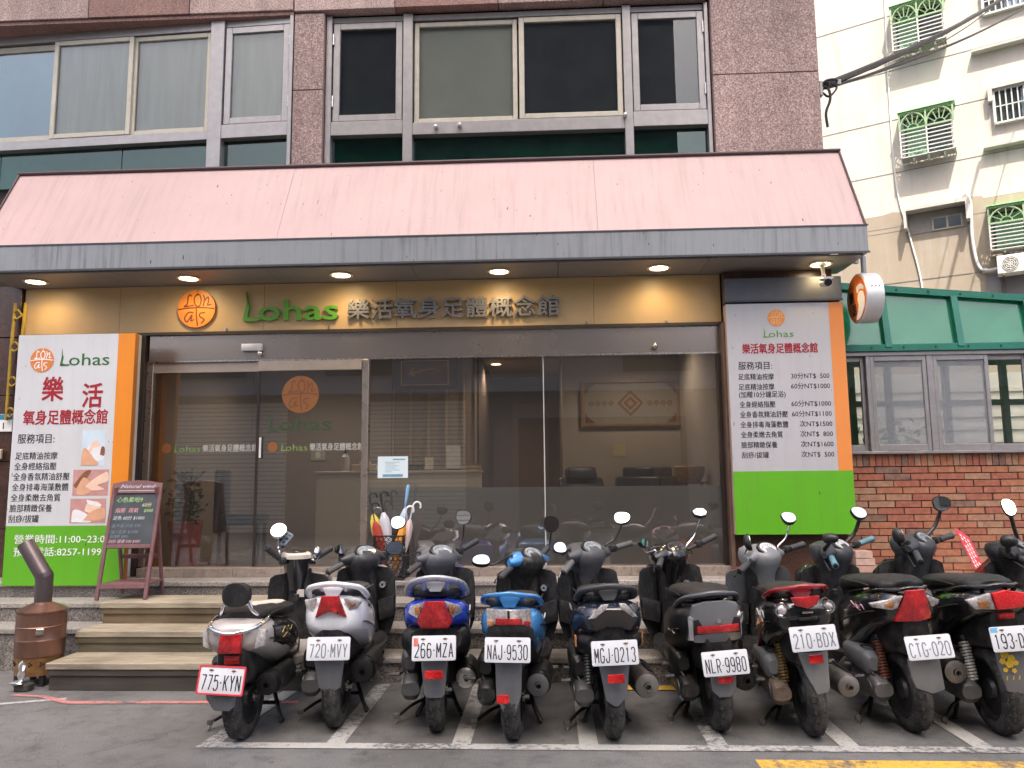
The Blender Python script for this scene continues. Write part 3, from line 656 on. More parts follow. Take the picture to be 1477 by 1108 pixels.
q = MB(); q.text('服務項目:', .085, 1.395, h=.055, w=.285, y=-.0004, th=.0015, bold=.006)
rows = [('足底精油按摩', .30, '30分NT$  500', .32), ('足底精油按摩', .30, '60分NT$1000', .325), ('(加贈10分鐘足浴)', .39, '', 0), ('全身經絡指壓', .30, '60分NT$1000', .33), ('全身香氛精油舒壓', .40, '60分NT$1100', .33), ('全身排毒海藻敷體', .40, '次NT$1500', .27), ('全身柔嫩去角質', .35, '次NT$  800', .27), ('臉部精緻保養', .30, '次NT$1600', .27), ('刮痧/拔罐', .225, '次NT$  500', .27)]
zz = [1.305, 1.218, 1.153, 1.068, .982, .896, .811, .725, .639]
for (a, wa, b_, wb), z in zip(rows, zz):
    q.text(a, .08, z, h=.043, w=wa, y=-.0004, th=.0015, bold=.004)
    if b_: q.text(b_, .845, z+.003, h=.042, w=wb, y=-.0004, th=.0015, bold=.003, align='R')
q.build('black_lettering', SBLACK, rs, 0)
hx = thing('header_box', 'dark grey metal box on top of the white price board', 'sign box', (1.545, -.21, 2.90))
q = MB(); q.bx(0, .99, 0, .108, 0, .21, .004); q.build('box_shell', mat('slate_metal', (.085, .09, .105), .5, .2, .1), hx, 0)
q = MB(); q.bx(-.004, .994, -.006, -.001, -.004, .012); q.build('box_trim', mat('slate_trim', (.05, .05, .06), .5, .2, .1), hx, 0)

# round blade sign
bs = thing('round_sign', 'round orange and white blade sign with a footprint hanging at the canopy corner', 'sign', (2.66, -.20, 2.91))
q = MB(); q.lathe([(.001, 0), (.205, 0), (.215, .006), (.215, .144), (.205, .15), (.001, .15)], (0, 0, 0), (1, 0, 0), 48); q.build('drum', mat('pale_drum', (.62, .62, .62), .35, .3, .06), bs, 35)
FACE = Matrix.Translation((-.001, 0, 0)) @ Matrix.Rotation(-pi/2, 4, 'Z')     # sign face looks towards -X
q = MB(); q.panel(circle2(0, 0, .2, 44), -.003, .003); q.build('face', mat('blade_orange', (.70, .16, .03), .4, 0, .12, 6), bs, 0, FACE)
q = MB(); q.panel([(-.02, -.185), (.03, -.192), (.10, -.165), (.165, -.10), (.18, -.03), (.15, .03), (.10, .045), (.05, .03), (.03, -.02), (.05, -.07), (.03, -.12)], -.006, .003)
for x, z, r in ((.045, .07, .026), (.08, .085, .019), (.108, .083, .018), (.133, .075, .016), (.155, .062, .014)): q.panel(circle2(x, z, r, 16, r*1.25), -.006, .003)
q.build('footprint', SPRINT, bs, 0, FACE)
q = MB(); q.text('樂', -.135, -.02, h=.075, w=.085, y=-.006, th=.003, bold=.02); q.text('活', -.085, -.135, h=.075, w=.085, y=-.0062, th=.003, bold=.02); q.build('black_lettering', SBLACK, bs, 0, FACE)
q = MB(); q.cyl((.075, 0, .21), (.075, 0, .37), .022, 12); q.bx(.0, .03, -.02, .02, .31, .37); q.build('hanger', mat('hanger_grey', (.25, .26, .28), .5, .4, .1), bs, 30)
q = MB()
for k in range(3): q.cyl((.045+.03*k, -.214, .06), (.045+.03*k, -.226, .06), .006, 8)
q.build('rivet', mat('rivet', (.2, .2, .2), .4, .6, 0), bs, 30)

cc = thing('security_camera', 'white bullet security camera under the right end of the canopy', 'camera', (2.34, -.33, 3.19), R(12))
q = MB(); q.cyl((0, 0, 0), (0, 0, -.02), .035, 16); q.cyl((0, 0, -.02), (0, -.01, -.10), .014, 12); q.ell((0, -.01, -.11), .02, .02, .02); q.build('mount', mat('camera_white', (.62, .6, .57), .4, 0, .06), cc, 35)
q = MB(); q.tube([(.04, .06, -.155), (-.02, -.10, -.19)], .036, 16); q.build('body', _M['camera_white'], cc, 35)
q = MB(); q.tube([(.043, .05, -.118), (-.026, -.12, -.157)], .042, 14, flat=.25); q.build('sun_shield', _M['camera_white'], cc, 35)
q = MB(); q.tube([(-.0205, -.101, -.1902), (-.026, -.116, -.194)], .031, 16); q.build('lens', mat('camera_lens', (.02, .02, .025), .1, 0, 0), cc, 35)

# ------------------------------------------------------------------ chalkboard on the wooden landing
cb = thing('chalkboard', 'plum framed A-board chalkboard with handwritten prices on the wooden landing', 'chalkboard', (-3.36, -.80, .493), R(4))
PLUM = mat('plum_wood', (.16, .075, .08), .5, 0, .18, 12); SLATE = mat('slate', (.055, .065, .072), .8, 0, .25, 6)
TI = Matrix.Translation((0, 0, 0)) @ Matrix.Rotation(R(-13), 4, 'X')
q = MB()
for x in (-.20, .175): q.bx(x, x+.028, 0, .026, .0, .93, .004)
q.bx(-.172, .175, .001, .025, .085, .125, .003); q.bx(-.172, .175, .001, .025, .40, .43, .003)
q.panel([(-.20, .845), (.203, .845), (.203, .925), (.17, .93), (.10, .945), (0, .952), (-.10, .945), (-.17, .93), (-.20, .925)], -.004, .028)
q.build('front_frame', PLUM, cb, 30, TI)
q = MB(); q.bx(-.172, .175, .008, .018, .43, .845); q.build('board', SLATE, cb, 0, TI)
CH = [mat('chalk_green', (.35, .55, .22), .9, 0, .3, 60), mat('chalk_pink', (.60, .30, .32), .9, 0, .3, 60), mat('chalk_pale', (.5, .55, .58), .9, 0, .3, 60), mat('chalk_yellow', (.6, .6, .28), .9, 0, .3, 60), mat('chalk_faint', (.16, .20, .24), .9, 0, .3, 60)]
q = MB()
for t_, x, z, h, mi in (('心色柔啦9', -.15, .775, .034, 0), ('60分', .06, .735, .028, 3), ('指壓  運氣', -.15, .69, .03, 1), ('$900', .08, .69, .026, 0), ('足色 60分 $1000', -.16, .63, .026, 2), ('溫沐浴 30分 520', -.16, .57, .024, 4), ('油 / 全身 $1500', -.16, .52, .024, 4), ('去角質 $800', -.16, .485, .02, 4), ('刮痧 拔罐 500 $400', -.165, .445, .022, 1)):
    q.mi = mi; q.text(t_, x, z, h=h, y=.0078, th=.001, bold=-.004, shear=.15)
q.mi = 2; q.text('Natural wind', -.13, .887, h=.03, w=.28, y=-.0042, th=.001, shear=.35, bold=.004); q.bx(-.17, .17, -.0052, -.0042, .862, .866)
q.build('chalk_lettering', CH, cb, 0, TI)
q = MB()
BK = Matrix.Translation((0, .40, 0)) @ Matrix.Rotation(R(13), 4, 'X')
for x in (-.175, .15): q.bx(x, x+.025, -.025, 0, .0, .90, .003)
q.bx(-.15, .15, -.022, -.004, .30, .335, .003); q.build('back_frame', PLUM, cb, 30, BK)
q = MB(); q.bx(-.19, .19, .035, .34, .105, .118, .003); q.build('shelf', PLUM, cb, 0)

# ------------------------------------------------------------------ copper burner with chimney
fb = thing('paper_burner', 'copper coloured cylindrical burner with a bent stovepipe beside the wooden steps', 'burner', (-3.645, -1.30, 0))
COPPER = mat('copper_sheet', (.23, .125, .09), .34, .75, .25, 3.5, stretch=(3, 3, .6)); SOOT = mat('dark_pipe', (.13, .105, .105), .35, .7, .2, 5); RUSTY = mat('heat_stained', (.30, .16, .06), .45, .6, .35, 12)
q = MB(); q.lathe([(.158, .20), (.160, .30), (.164, .31), (.160, .32), (.160, .395), (.164, .40), (.160, .405), (.158, .49), (.166, .50), (.158, .506)], n=40); q.build('drum', COPPER, fb, 30)
q = MB(); q.lathe([(.150, .075), (.152, .20), (.160, .205)], n=40); q.build('base_ring', RUSTY, fb, 30)
q = MB()
for k in range(14):
    a = 2*pi*k/14
    for t in range(3):
        b_ = 2*pi*t/3; q.ell((.1535*cos(a+.06*cos(b_)), .1535*sin(a+.06*cos(b_)), .155+.011*sin(b_)), .006, .006, .007, 8, 6)
q.build('vent', mat('vent_black', (.01, .01, .01), .9, 0, 0), fb, 0)
q = MB(); q.lathe([(.165, .505), (.11, .535), (.06, .555), (.055, .56)], n=40); q.build('cone_lid', COPPER, fb, 40)
q = MB(); q.lathe([(.056, .545), (.058, .75)], n=28); q.tube([(0, 0, .735), (-.175, .03, .965)], .058, 28, cap=False); q.tube([(.002, 0, .725), (-.01, 0, .757)], .060, 28, cap=False)
q.build('stovepipe', SOOT, fb, 40)
q = MB(); q.lathe([(.152, .10), (.001, .10)], n=30); 
for a in (.7, 2.4, 4.0, 5.5): q.bx(.13*cos(a)-.015, .13*cos(a)+.015, .13*sin(a)-.015, .13*sin(a)+.015, .0, .10)
q.build('foot', mat('black_iron', (.03, .028, .027), .6, .3, .2), fb, 0)
q = MB(); q.box((.085, -.139, .375), (.05, .03, .045), Matrix.Rotation(.5, 3, 'Z'), .004); q.build('latch', STEEL, fb, 0)
bt = thing('foil_scrap', 'crumpled silver foil and brick lying at the foot of the copper burner', 'debris', (-3.58, -1.52, 0))
q = MB(); q.bx(-.07, .03, -.03, .05, .0, .05, .008); q.build('brick', mat('dark_brick', (.05, .045, .04), .8, 0, .3, 20), bt, 0)
q = MB(); q.ell((-.035, -.0, .12), .028, .02, .075, 9, 7); q.ell((-.05, -.03, .06), .05, .03, .012, 9, 6)
for v in q.bm.verts: v.co += Vector((random.uniform(-1, 1), random.uniform(-1, 1), random.uniform(-1, 1)))*.007
q.build('foil', mat('foil', (.6, .6, .6), .3, .9, .1), bt, 20)

# ------------------------------------------------------------------ umbrella stand
us = thing('umbrella_stand', 'black wire mesh umbrella stand before the shop glass, full of umbrellas', 'umbrella stand', (-1.345, -.225, .578))
IRON = mat('black_wire', (.02, .02, .022), .45, .4, .1)
q = MB()
ww, hh = .122, .36
def wirepath(x, y): return x
for side in range(4):
    a = side*pi/2; rot = Matrix.Rotation(a, 3, 'Z')
    for j in range(9):
        for i in range(6):
            cx = -ww + (i+.5)*ww/3 + (.02 if j % 2 else 0); cz = .03 + j*.038 + random.uniform(-.005, .005); r = .021*random.uniform(.8, 1.1)
            if abs(cx) > ww: continue
            P = [rot @ V(cx+r*cos(2*pi*k/7+j), -ww, cz+r*.95*sin(2*pi*k/7+j)) for k in range(8)]
            q.tube(P, .0036, 4, cap=False)
q.build('mesh_side', IRON, us, 0)
q = MB()
for sx in (-1, 1):
    for sy in (-1, 1): q.cyl((sx*ww, sy*ww, 0), (sx*ww, sy*ww, hh), .007, 8)
for z in (.012, hh):
    P = [(-ww, -ww, z), (ww, -ww, z), (ww, ww, z), (-ww, ww, z)]
    for a, b_ in zip(P, P[1:]+P[:1]): q.cyl(a, b_, .007, 8)
q.build('frame', IRON, us, 30)
q = MB(); q.bx(-ww+.004, ww-.004, -ww+.004, ww-.004, .006, .012); q.build('tray', IRON, us, 0)
def umbrella(label, base, top, col, hcol, r, hook, hang, clear=False):
    t = thing('umbrella', label, 'umbrella', Vector(base), 0, 'umbrellas in the wire stand')
    d = (V(top)-V(base)); L = d.length; rot = V(0, 0, 1).rotation_difference(d).to_matrix().to_4x4()
    q = MB(); n = 16; rings = []
    for z, k in ((.0, .12), (.05, .3), (.25, .75), (.45, 1.0), (.56, .8), (.62, .35), (.63, .15)):
        rings.append([(r*k*(1+.16*cos(4*2*pi*i/n+z*9))*cos(2*pi*i/n), r*k*(1+.16*cos(4*2*pi*i/n+z*9))*sin(2*pi*i/n), z*L/.85) for i in range(n)])
    q.loft(rings); q.build('folded_canopy', col, t, 50, rot)
    q = MB(); zt = L; s_ = .032 if hook else 0
    P = [(0, 0, .6*L/.85), (0, 0, zt-.03)]
    q.cyl(P[0], P[1], .006, 8)
    ca, sa = cos(hang), sin(hang)
    if hook: q.tube([(s_*(1-cos(a))*ca, s_*(1-cos(a))*sa, zt-.05+s_*sin(a)*1.1) for a in [pi*k/9 for k in range(11)]], [.0085]*11, 8); q.cyl((0, 0, zt-.10), (0, 0, zt-.05), .0085, 8)
    else: q.tube([(0, 0, zt-.16), (0, 0, zt-.1), (0, 0, zt-.02), (0, 0, zt)], [.010, .013, .016, .011], 10)
    q.build('handle', hcol, t, 40, rot)
BLK = mat('black_plastic', (.022, .022, .024), .45, 0, .1); WPL = mat('white_plastic', (.68, .68, .7), .35, 0, .05)
B0 = Vector((-1.345, -.225, .592))
for lab, dx, dy, top, c_, hc, r, hk, hg in (
    ('yellow umbrella with black hooked handle leaning left in the stand', -.04, .03, (-1.555, -.20, 1.30), mat('yellow_cloth', (.68, .55, .10), .7, 0, .1), BLK, .042, True, .3),
    ('red umbrella with thin black shaft in the wire stand', -.02, -.04, (-1.525, -.25, 1.22), mat('red_cloth', (.33, .035, .02), .7, 0, .15), BLK, .04, True, .2),
    ('pale grey clear umbrella with black hooked handle in the stand', -.0, .04, (-1.45, -.21, 1.315), mat('clear_vinyl', (.52, .53, .58), .35, 0, .1), BLK, .046, True, .4),
    ('light blue handled umbrella standing upright in the stand', .03, .03, (-1.21, -.20, 1.36), mat('blue_white_cloth', (.45, .55, .68), .5, 0, .1), mat('sky_blue_plastic', (.22, .42, .66), .35, 0, .05), .036, False, 0),
    ('orange umbrella with white hooked handle in the wire stand', .02, -.035, (-1.205, -.27, 1.20), mat('orange_cloth', (.66, .27, .03), .7, 0, .15), WPL, .042, True, .2),
    ('pale pink umbrella with white hooked handle at the right of the stand', .05, -.0, (-1.15, -.23, 1.235), mat('pale_pink_cloth', (.60, .48, .46), .6, 0, .1), WPL, .04, True, .2)):
    umbrella(lab, B0 + V(dx, dy, 0), top, c_, hc, r, hk, hg)

# ------------------------------------------------------------------ bits on the far left pillar
hn = thing('house_number', 'small blue and white house number plate on the brown pillar', 'number plate', (-4.93, -.075, 1.87))
q = MB(); q.bx(-.09, .08, 0, .006, 0, .16, .002); q.build('plate', SPRINT, hn, 0)
q = MB(); q.bx(-.088, .078, -.002, -.0005, .11, .158); q.build('blue_band', mat('plate_blue', (.03, .22, .36), .4, 0, .05), hn, 0)
q = MB(); q.text('1', -.0, .025, h=.06, y=-.0005, th=.001, bold=.01, align='C'); q.build('number', SBLACK, hn, 0)
rk = thing('wall_bracket', 'yellow painted iron scroll bracket on the far left wall', 'bracket', (-4.80, -.10, 2.0))
YIR = mat('ochre_iron', (.36, .24, .03), .55, .1, .2, 20); q = MB()
q.tube([(0, 0, 0), (.0, 0, .5), (.02, 0, 1.05)], .016, 8); q.tube([(-.09, 0, -.03), (-.09, 0, .6), (-.08, 0, 1.05)], .014, 8)
q.build('rail', YIR, rk, 40)
q = MB()
for z in (.02, .30, .62, .92): q.tube(spline([(.0, 0, z), (-.04, -.02, z+.06), (-.09, 0, z+.02), (-.05, -.01, z-.02), (0, 0, z+.03)], 5), .009, 6)
q.build('scroll', YIR, rk, 40)
fc = thing('wall_fitting', 'small cream fitting and tap on the far left pillar', 'fitting', (-4.92, -.08, 1.62))
q = MB(); q.bx(-.08, .01, -.03, .0, .0, .09, .008, 2); q.build('box_shell', mat('cream_fitting', (.5, .46, .38), .5, 0, .1), fc, 0)
q = MB(); q.tube(spline([(-.07, -.02, -.2), (-.03, -.05, -.17), (.0, -.05, -.2), (-.02, -.05, -.24)], 4), .012, 8); q.build('tap', STEEL, fc, 40)

# ------------------------------------------------------------------ inside the parlour
rm = thing('reception_room', 'beige reception room seen dimly through the shop glass', 'room', (0, 0, 0))
TAUPE = mat('taupe_wall', (.25, .21, .18), .7, 0, .06, 1.5); GREYW = mat('greige_wall', (.34, .29, .25), .75, 0, .05, 1.2); DARKW = mat('dark_corridor', (.115, .075, .055), .7, 0, .1, 2)
q = MB(); q.bx(-4.6, 1.54, .075, 7.0, .55, .60); q.build('floor', mat('tile_floor', (.22, .18, .15), .25, 0, .08, 2), rm, 0)
q = MB(); q.bx(-4.6, 1.54, .075, 7.0, 2.96, 3.0); q.build('ceiling', mat('room_ceiling', (.55, .48, .40), .8, 0, .03), rm, 0)
q = MB(); q.bx(-3.72, -1.95, 2.66, 2.75, .6, 2.96); q.bx(-3.78, -3.70, .08, 2.7, .6, 2.96); q.build('wall', TAUPE, rm, 0)
q = MB(); q.bx(-1.95, -.86, 2.70, 2.78, .6, 2.96); q.build('wall', mat('banded_wall', (.20, .15, .105), .6, 0, .1, 2, stretch=(.3, .3, 18)), rm, 0)  # horizontal bands paint the shutters' reflection into the wall colour
q = MB(); q.bx(.16, 1.53, 2.05, 2.12, .6, 2.96); q.bx(1.50, 1.545, .075, 2.05, .6, 2.96); q.build('wall', GREYW, rm, 0)
q = MB(); q.bx(-.87, .20, 5.0, 5.1, .6, 2.96); q.bx(-.90, -.86, 2.7, 5.0, .6, 2.96); q.bx(.16, .2, 2.12, 5.0, .6, 2.96); q.build('wall', DARKW, rm, 0)
q = MB(); q.bx(-.55, -.0, 4.95, 4.99, .6, 2.55); q.build('inner_door', mat('inner_door', (.16, .10, .07), .5, 0, .1, 3), rm, 0)
GOLD = mat('pale_gold_trim', (.33, .25, .14), .4, .2, .08)
q = MB()
for x in (-1.93, -1.71, -1.49, -1.27, -1.05, -.90): q.bx(x-.012, x+.012, 2.672, 2.699, .6, 2.96)
q.build('wall_trim', GOLD, rm, 0)
q = MB(); q.bx(-3.70, -3.58, .12, .22, .6, 2.96); q.build('post', mat('orange_post', (.42, .17, .03), .5, 0, .08), rm, 0)
pq = thing('wall_plaque', 'dark carved plaque with gold brush writing hung high behind the counter', 'plaque', (-1.53, 2.63, 2.52))
DKW = mat('dark_carved_wood', (.06, .028, .016), .35, 0, .2, 20)
q = MB(); q.bx(-.40, .40, .0, .03, 0, .40, .01, 2); q.build('frame', DKW, pq, 30)
q = MB(); q.bx(-.27, .27, -.006, -.0005, .07, .34); q.build('board', mat('plaque_board', (.16, .115, .08), .3, 0, .1), pq, 0)
q = MB(); q.bx(-.30, -.285, -.008, -.001, .05, .36); q.bx(.285, .30, -.008, -.001, .05, .36); q.bx(-.285, .285, -.008, -.001, .05, .06); q.bx(-.285, .285, -.008, -.001, .35, .36); q.tube(spline([(-.18, -.01, .18), (-.14, -.01, .26), (-.17, -.01, .21), (-.10, -.01, .21), (.0, -.01, .24), (.12, -.01, .25), (.18, -.01, .22)], 5), .012, 6, flat=.5); q.tube(spline([(-.2, -.01, .2), (-.12, -.01, .17)], 4), .009, 6); q.build('gold_writing', mat('gold_leaf', (.85, .52, .12), .4, .2, .1), pq, 40)
wa = thing('framed_art', 'long framed textile panel with a central diamond on the grey inner wall', 'picture', (.94, 2.02, 2.25))
q = MB()
for a in ((-.57, .57, -.27, -.235), (-.57, .57, .235, .27), (-.57, -.53, -.235, .235), (.53, .57, -.235, .235)): q.bx(a[0], a[1], -.02, .02, a[2], a[3], .006)
q.build('frame', mat('gilt_wood', (.26, .15, .05), .4, .2, .15, 20), wa, 30)
q = MB(); q.bx(-.53, .53, .0, .01, -.235, .235); q.build('canvas', mat('linen', (.24, .21, .175), .8, 0, .08, 40), wa, 0)
q = MB(); q.mi = 0
for r, mi, k in ((.15, 0, 0), (.115, 1, 1), (.08, 0, 2), (.04, 1, 3)): q.mi = mi; q.panel([(-r, 0), (0, -r), (r, 0), (0, r)], -.002-.001*k, .0008)
for sx in (-1, 1):
    for i in range(4): q.mi = 0; x = sx*(.22+.075*i); q.panel([(x-.035, 0), (x, -.035), (x+.035, 0), (x, .035)], -.002, .0008); q.mi = 1; q.panel([(x-.015, 0), (x, -.015), (x+.015, 0), (x, .015)], -.003, .0008)
    for sz in (-1, 1): q.mi = 0; q.panel([(sx*.52, sz*.225), (sx*.40, sz*.225), (sx*.47, sz*.17), (sx*.52, sz*.10)], -.002, .0008)
q.build('diamond_motif', [mat('motif_brown', (.14, .075, .045), .8, 0, .2, 60), mat('motif_tan', (.30, .20, .13), .8, 0, .2, 60)], wa, 0)
rc = thing('reception_counter', 'pale beige panelled reception counter behind the shop glass', 'counter', (-1.61, 1.30, .6))
q = MB(); q.bx(-.86, .86, 0, .5, 0, .87, .004); q.build('front_panel', mat('beige_laminate', (.62, .56, .45), .4, 0, .04), rc, 0)
q = MB(); q.bx(-.875, .875, -.015, .52, .872, .90, .004); q.build('counter_top', mat('counter_cream', (.5, .43, .33), .3, 0, .04), rc, 0)
def countertop_items():
    t = thing('sanitizer_bottle', 'clear pump bottle with black head on the reception counter', 'bottle', (-2.18, 1.38, 1.5))
    q = MB(); q.lathe([(.045, 0), (.048, .01), (.048, .15), (.02, .18), (.02, .19)], n=20, cap=(True, True)); q.build('bottle_body', mat('bottle_clear', (.5, .48, .45), .2, 0, .05), t, 40)
    q = MB(); q.cyl((0, 0, .192), (0, 0, .23), .016, 12); q.bx(-.05, .015, -.015, .015, .23, .25, .004); q.build('pump', BLK, t, 30)
    t = thing('tissue_box', 'low cream box on the reception counter beside the door post', 'box', (-1.96, 1.36, 1.5))
    q = MB(); q.bx(-.13, .13, -.06, .06, 0, .07, .006); q.build('carton', mat('cream_carton', (.5, .42, .30), .6, 0, .1), t, 0)
    q = MB(); q.bx(-.06, .06, -.01, .01, .0705, .10, .004); q.build('tissue', WPL, t, 0)
    t = thing('counter_sign', 'tilted pale menu card in a stand at the right of the reception counter', 'menu card', (-1.02, 1.40, 1.5), R(8))
    q = MB(); q.box((0, .02, .14), (.15, .006, .25), Matrix.Rotation(R(-14), 3, 'X')); q.build('card', mat('pale_card', (.42, .40, .38), .5, 0, .1, 30), t, 0)
    q = MB(); q.bx(-.08, .08, -.03, .06, 0, .012); q.build('card_foot', BLK, t, 0)
    t = thing('card_holder', 'small cream leaflet holder in the middle of the reception counter', 'holder', (-1.28, 1.38, 1.5))
    q = MB(); q.box((0, .01, .07), (.09, .01, .14), Matrix.Rotation(R(-10), 3, 'X')); q.build('leaflet', mat('cream_leaflet', (.5, .44, .34), .6, 0, .1), t, 0)
    q = MB(); q.bx(-.05, .05, -.02, .04, 0, .01); q.build('holder_foot', BLK, t, 0)
    t = thing('book_stack', 'stack of books and papers at the right end of the counter', 'books', (-.84, 1.46, 1.5), R(-6))
    for i, c_ in enumerate(((.30, .18, .1), (.4, .33, .25), (.25, .12, .08))):
        q = MB(); q.box((.005*i, 0, .012+.024*i), (.22-.02*i, .16, .022), Matrix.Rotation(.06*i, 3, 'Z')); q.build('book', mat('book_%d' % i, c_, .6, 0, .1), t, 0)
    t = thing('keyboard_tray', 'dark desk organiser lying along the reception counter', 'organiser', (-1.47, 1.5, 1.5))
    q = MB(); q.bx(-.15, .13, -.08, .08, 0, .03, .004)
    q.build('tray', BLK, t, 0); q = MB()
    for i in range(7): q.bx(-.14+.038*i, -.11+.038*i, -.07, .07, .031, .07)
    q.build('divider', mat('charcoal_plastic', (.04, .038, .038), .5, 0, .1), t, 0)
countertop_items()
def lounge(label, loc, rz, back_tilt, col):
    t = thing('lounge_chair', label, 'chair', loc, rz)
    q = MB(); q.bx(-.28, .28, -.05, .5, .28, .44, .04, 3); q.build('seat', col, t, 40)
    q = MB(); q.box((0, .47, .58), (.5, .12, .48), Matrix.Rotation(back_tilt, 3, 'X'), .04, 3); q.build('backrest', col, t, 40)
    q = MB(); q.box((0, .53, .84), (.34, .11, .15), Matrix.Rotation(back_tilt, 3, 'X'), .03, 3); q.build('headrest', col, t, 40)
    for sx in (-1, 1):
        q = MB(); q.bx(sx*.30-.05, sx*.30+.05, -.02, .5, .28, .58, .03, 3); q.build('armrest', col, t, 40)
        for y in (.02, .44): q = MB(); q.cyl((sx*.26, y, 0), (sx*.26, y, .28), .02, 10); q.build('leg', BLK, t, 30)
NAVY = mat('dark_vinyl', (.014, .015, .02), .4, 0, .2)
lounge('black padded chair with tilted back under the framed panel', (.50, 1.0, .6), R(18), R(-24), NAVY)
lounge('black padded chair with headrest right of the tilted-back one', (.84, 1.15, .6), R(-14), R(-10), NAVY)
lounge('brown rounded armchair in the right corner of the parlour', (1.25, 1.25, .6), R(8), R(-12), mat('brown_vinyl', (.05, .035, .028), .5, 0, .2))
t = thing('wicker_basket', 'round tan wicker basket at the right edge of the shop glass', 'basket', (1.33, .62, 1.36))
q = MB(); q.lathe([(.001, 0), (.10, 0), (.135, .06), (.145, .13), (.138, .135), (.12, .06), (.001, .015)], n=28); q.build('basket_body', mat('wicker', (.34, .19, .08), .7, 0, .35, 60, .6, 80), t, 40)
q = MB(); q.lathe([(.138, .128), (.148, .138), (.138, .148), (.130, .138), (.138, .128)], n=28); q.build('rim', mat('wicker_rim', (.40, .24, .10), .7, 0, .3, 60), t, 40)
t = thing('side_table', 'small dark side table under the wicker basket', 'table', (1.33, .62, .6))
q = MB(); q.lathe([(.001, .74), (.17, .74), (.17, .758), (.001, .758)], n=24); q.build('table_top', DKW, t, 30)
for a in (0, 2.1, 4.2): q = MB(); q.cyl((.11*cos(a), .11*sin(a), 0), (.11*cos(a), .11*sin(a), .74), .014, 8); q.build('leg', DKW, t, 30)
pt = thing('potted_plant', 'bushy dark plant in a tall red glazed pot just inside the door', 'plant', (-3.44, .42, .6))
q = MB(); q.lathe([(.10, 0), (.115, .02), (.13, .2), (.15, .40), (.158, .43), (.15, .44), (.135, .41)], n=32, cap=(True, False)); q.build('pot', mat('red_glaze', (.42, .06, .05), .18, 0, .35, 18, .25, 40, .5), pt, 40)
q = MB(); q.lathe([(.14, .40), (.001, .41)], n=24); q.build('soil', mat('soil', (.03, .022, .016), .9, 0, .2), pt, 0)
q = MB()
for k in range(5): q.tube([(.02*cos(k), .02*sin(k), .40), (.05*cos(k*1.3), .05*sin(k*1.3), .62+.04*k)], .008, 5)
q.build('stem', mat('bark', (.06, .04, .025), .8, 0, .2), pt, 0)
def leaves(mb, n, cf, size, seed):
    rnd = random.Random(seed)
    for i in range(n):
        c = cf(rnd); d = Vector((rnd.uniform(-1, 1), rnd.uniform(-1, 1), rnd.uniform(-.4, 1))).normalized(); s = size*rnd.uniform(.6, 1.3)
        u = d.orthogonal().normalized(); u = Matrix.Rotation(rnd.uniform(0, 6.28), 3, d) @ u
        mb.mi = rnd.choice((0, 0, 1))
        mb.face([c, c+d*s*.5+u*s*.22, c+d*s+V(0, 0, -.15*s), c+d*s*.5-u*s*.22])
LEAF = [mat('leaf_dark', (.022, .045, .012), .5, 0, .3, 20), mat('leaf_mid', (.045, .085, .02), .5, 0, .3, 20)]
q = MB(); leaves(q, 420, lambda r: Vector((r.gauss(0, .065), r.gauss(0, .065), r.uniform(.42, .88))), .07, 3); q.build('foliage', LEAF, pt, 0, fix=False)
q = MB()
for x, y, z in ((.02, -.11, .62), (-.04, -.10, .5), (.05, -.11, .76)): q.ell((x, y, z), .014, .014, .014, 8, 6)
q.build('berry', mat('red_berry', (.4, .05, .02), .35, 0, 0), pt, 40)
t = thing('entrance_bench', 'black upholstered chair inside the door beside the red pot', 'chair', (-3.02, .62, .6), R(10))
q = MB(); q.bx(-.22, .22, 0, .42, .38, .48, .03, 3); q.build('seat', NAVY, t, 40)
q = MB(); q.bx(-.24, -.17, .0, .44, .30, .92, .03, 3); q.build('backrest', NAVY, t, 40)
for sx, sy in ((-.18, .04), (.18, .04), (-.18, .38), (.18, .38)): q = MB(); q.cyl((sx, sy, 0), (sx, sy, .38), .018, 8); q.build('leg', BLK, t, 30)
t = thing('wall_switch', 'small pale switch plate on the taupe inner wall', 'switch', (-2.86, 2.655, 1.72))
q = MB(); q.bx(-.09, .09, -.012, .0, -.07, .07, .004); q.build('switch_plate', mat('switch_plate', (.42, .40, .35), .5, 0, .05), t, 0); q = MB(); q.bx(-.03, .03, -.018, -.0125, -.04, .04, .002); q.build('rocker', WPL, t, 0)
t = thing('memo_note', 'yellowish paper note taped on the grey inner wall', 'note', (.80, 2.045, 1.72))
q = MB(); q.bx(-.07, .07, -.003, 0, -.07, .07); q.build('paper', mat('yellow_note', (.42, .36, .18), .7, 0, .08), t, 0)
RLAMP = lamp('room_lamp', (1, .78, .5), 6)
for i, (x, y, s_) in enumerate(((-.36, 2.35, 'larger room ceiling light nearest the shop glass'), (-.70, 3.5, 'small room ceiling light deeper in the corridor'), (-2.7, 1.5, 'room ceiling light over the sliding doors'), (-1.45, .9, 'added ceiling light that brightens the counter front'), (.95, 1.2, 'room ceiling light by the framed panel'))):  # the counter lamp is added, unseen, to brighten the counter
    t = thing('ceiling_lamp', 'warm round ' + s_, 'ceiling light', (x, y, 2.958), 0, 'ceiling lights inside the parlour')
    q = MB(); q.lathe([(.07, 0), (.095, -.002), (.095, -.012), (.07, -.014)], n=24); q.build('trim_ring', RIM, t, 40)
    q = MB(); q.lathe([(.07, -.008), (.001, -.012)], n=24); q.build('lens', RLAMP, t, 40)
    pl_ = bpy.data.lights.new('room_light', 'SPOT'); pl_.energy = 21; pl_.color = (1, .84, .66); pl_.shadow_soft_size = .08; pl_.spot_size = R(150); pl_.spot_blend = .6
    po = bpy.data.objects.new('room_light', pl_); COL.objects.link(po); po.location = (0, 0, -.05); po.parent = t
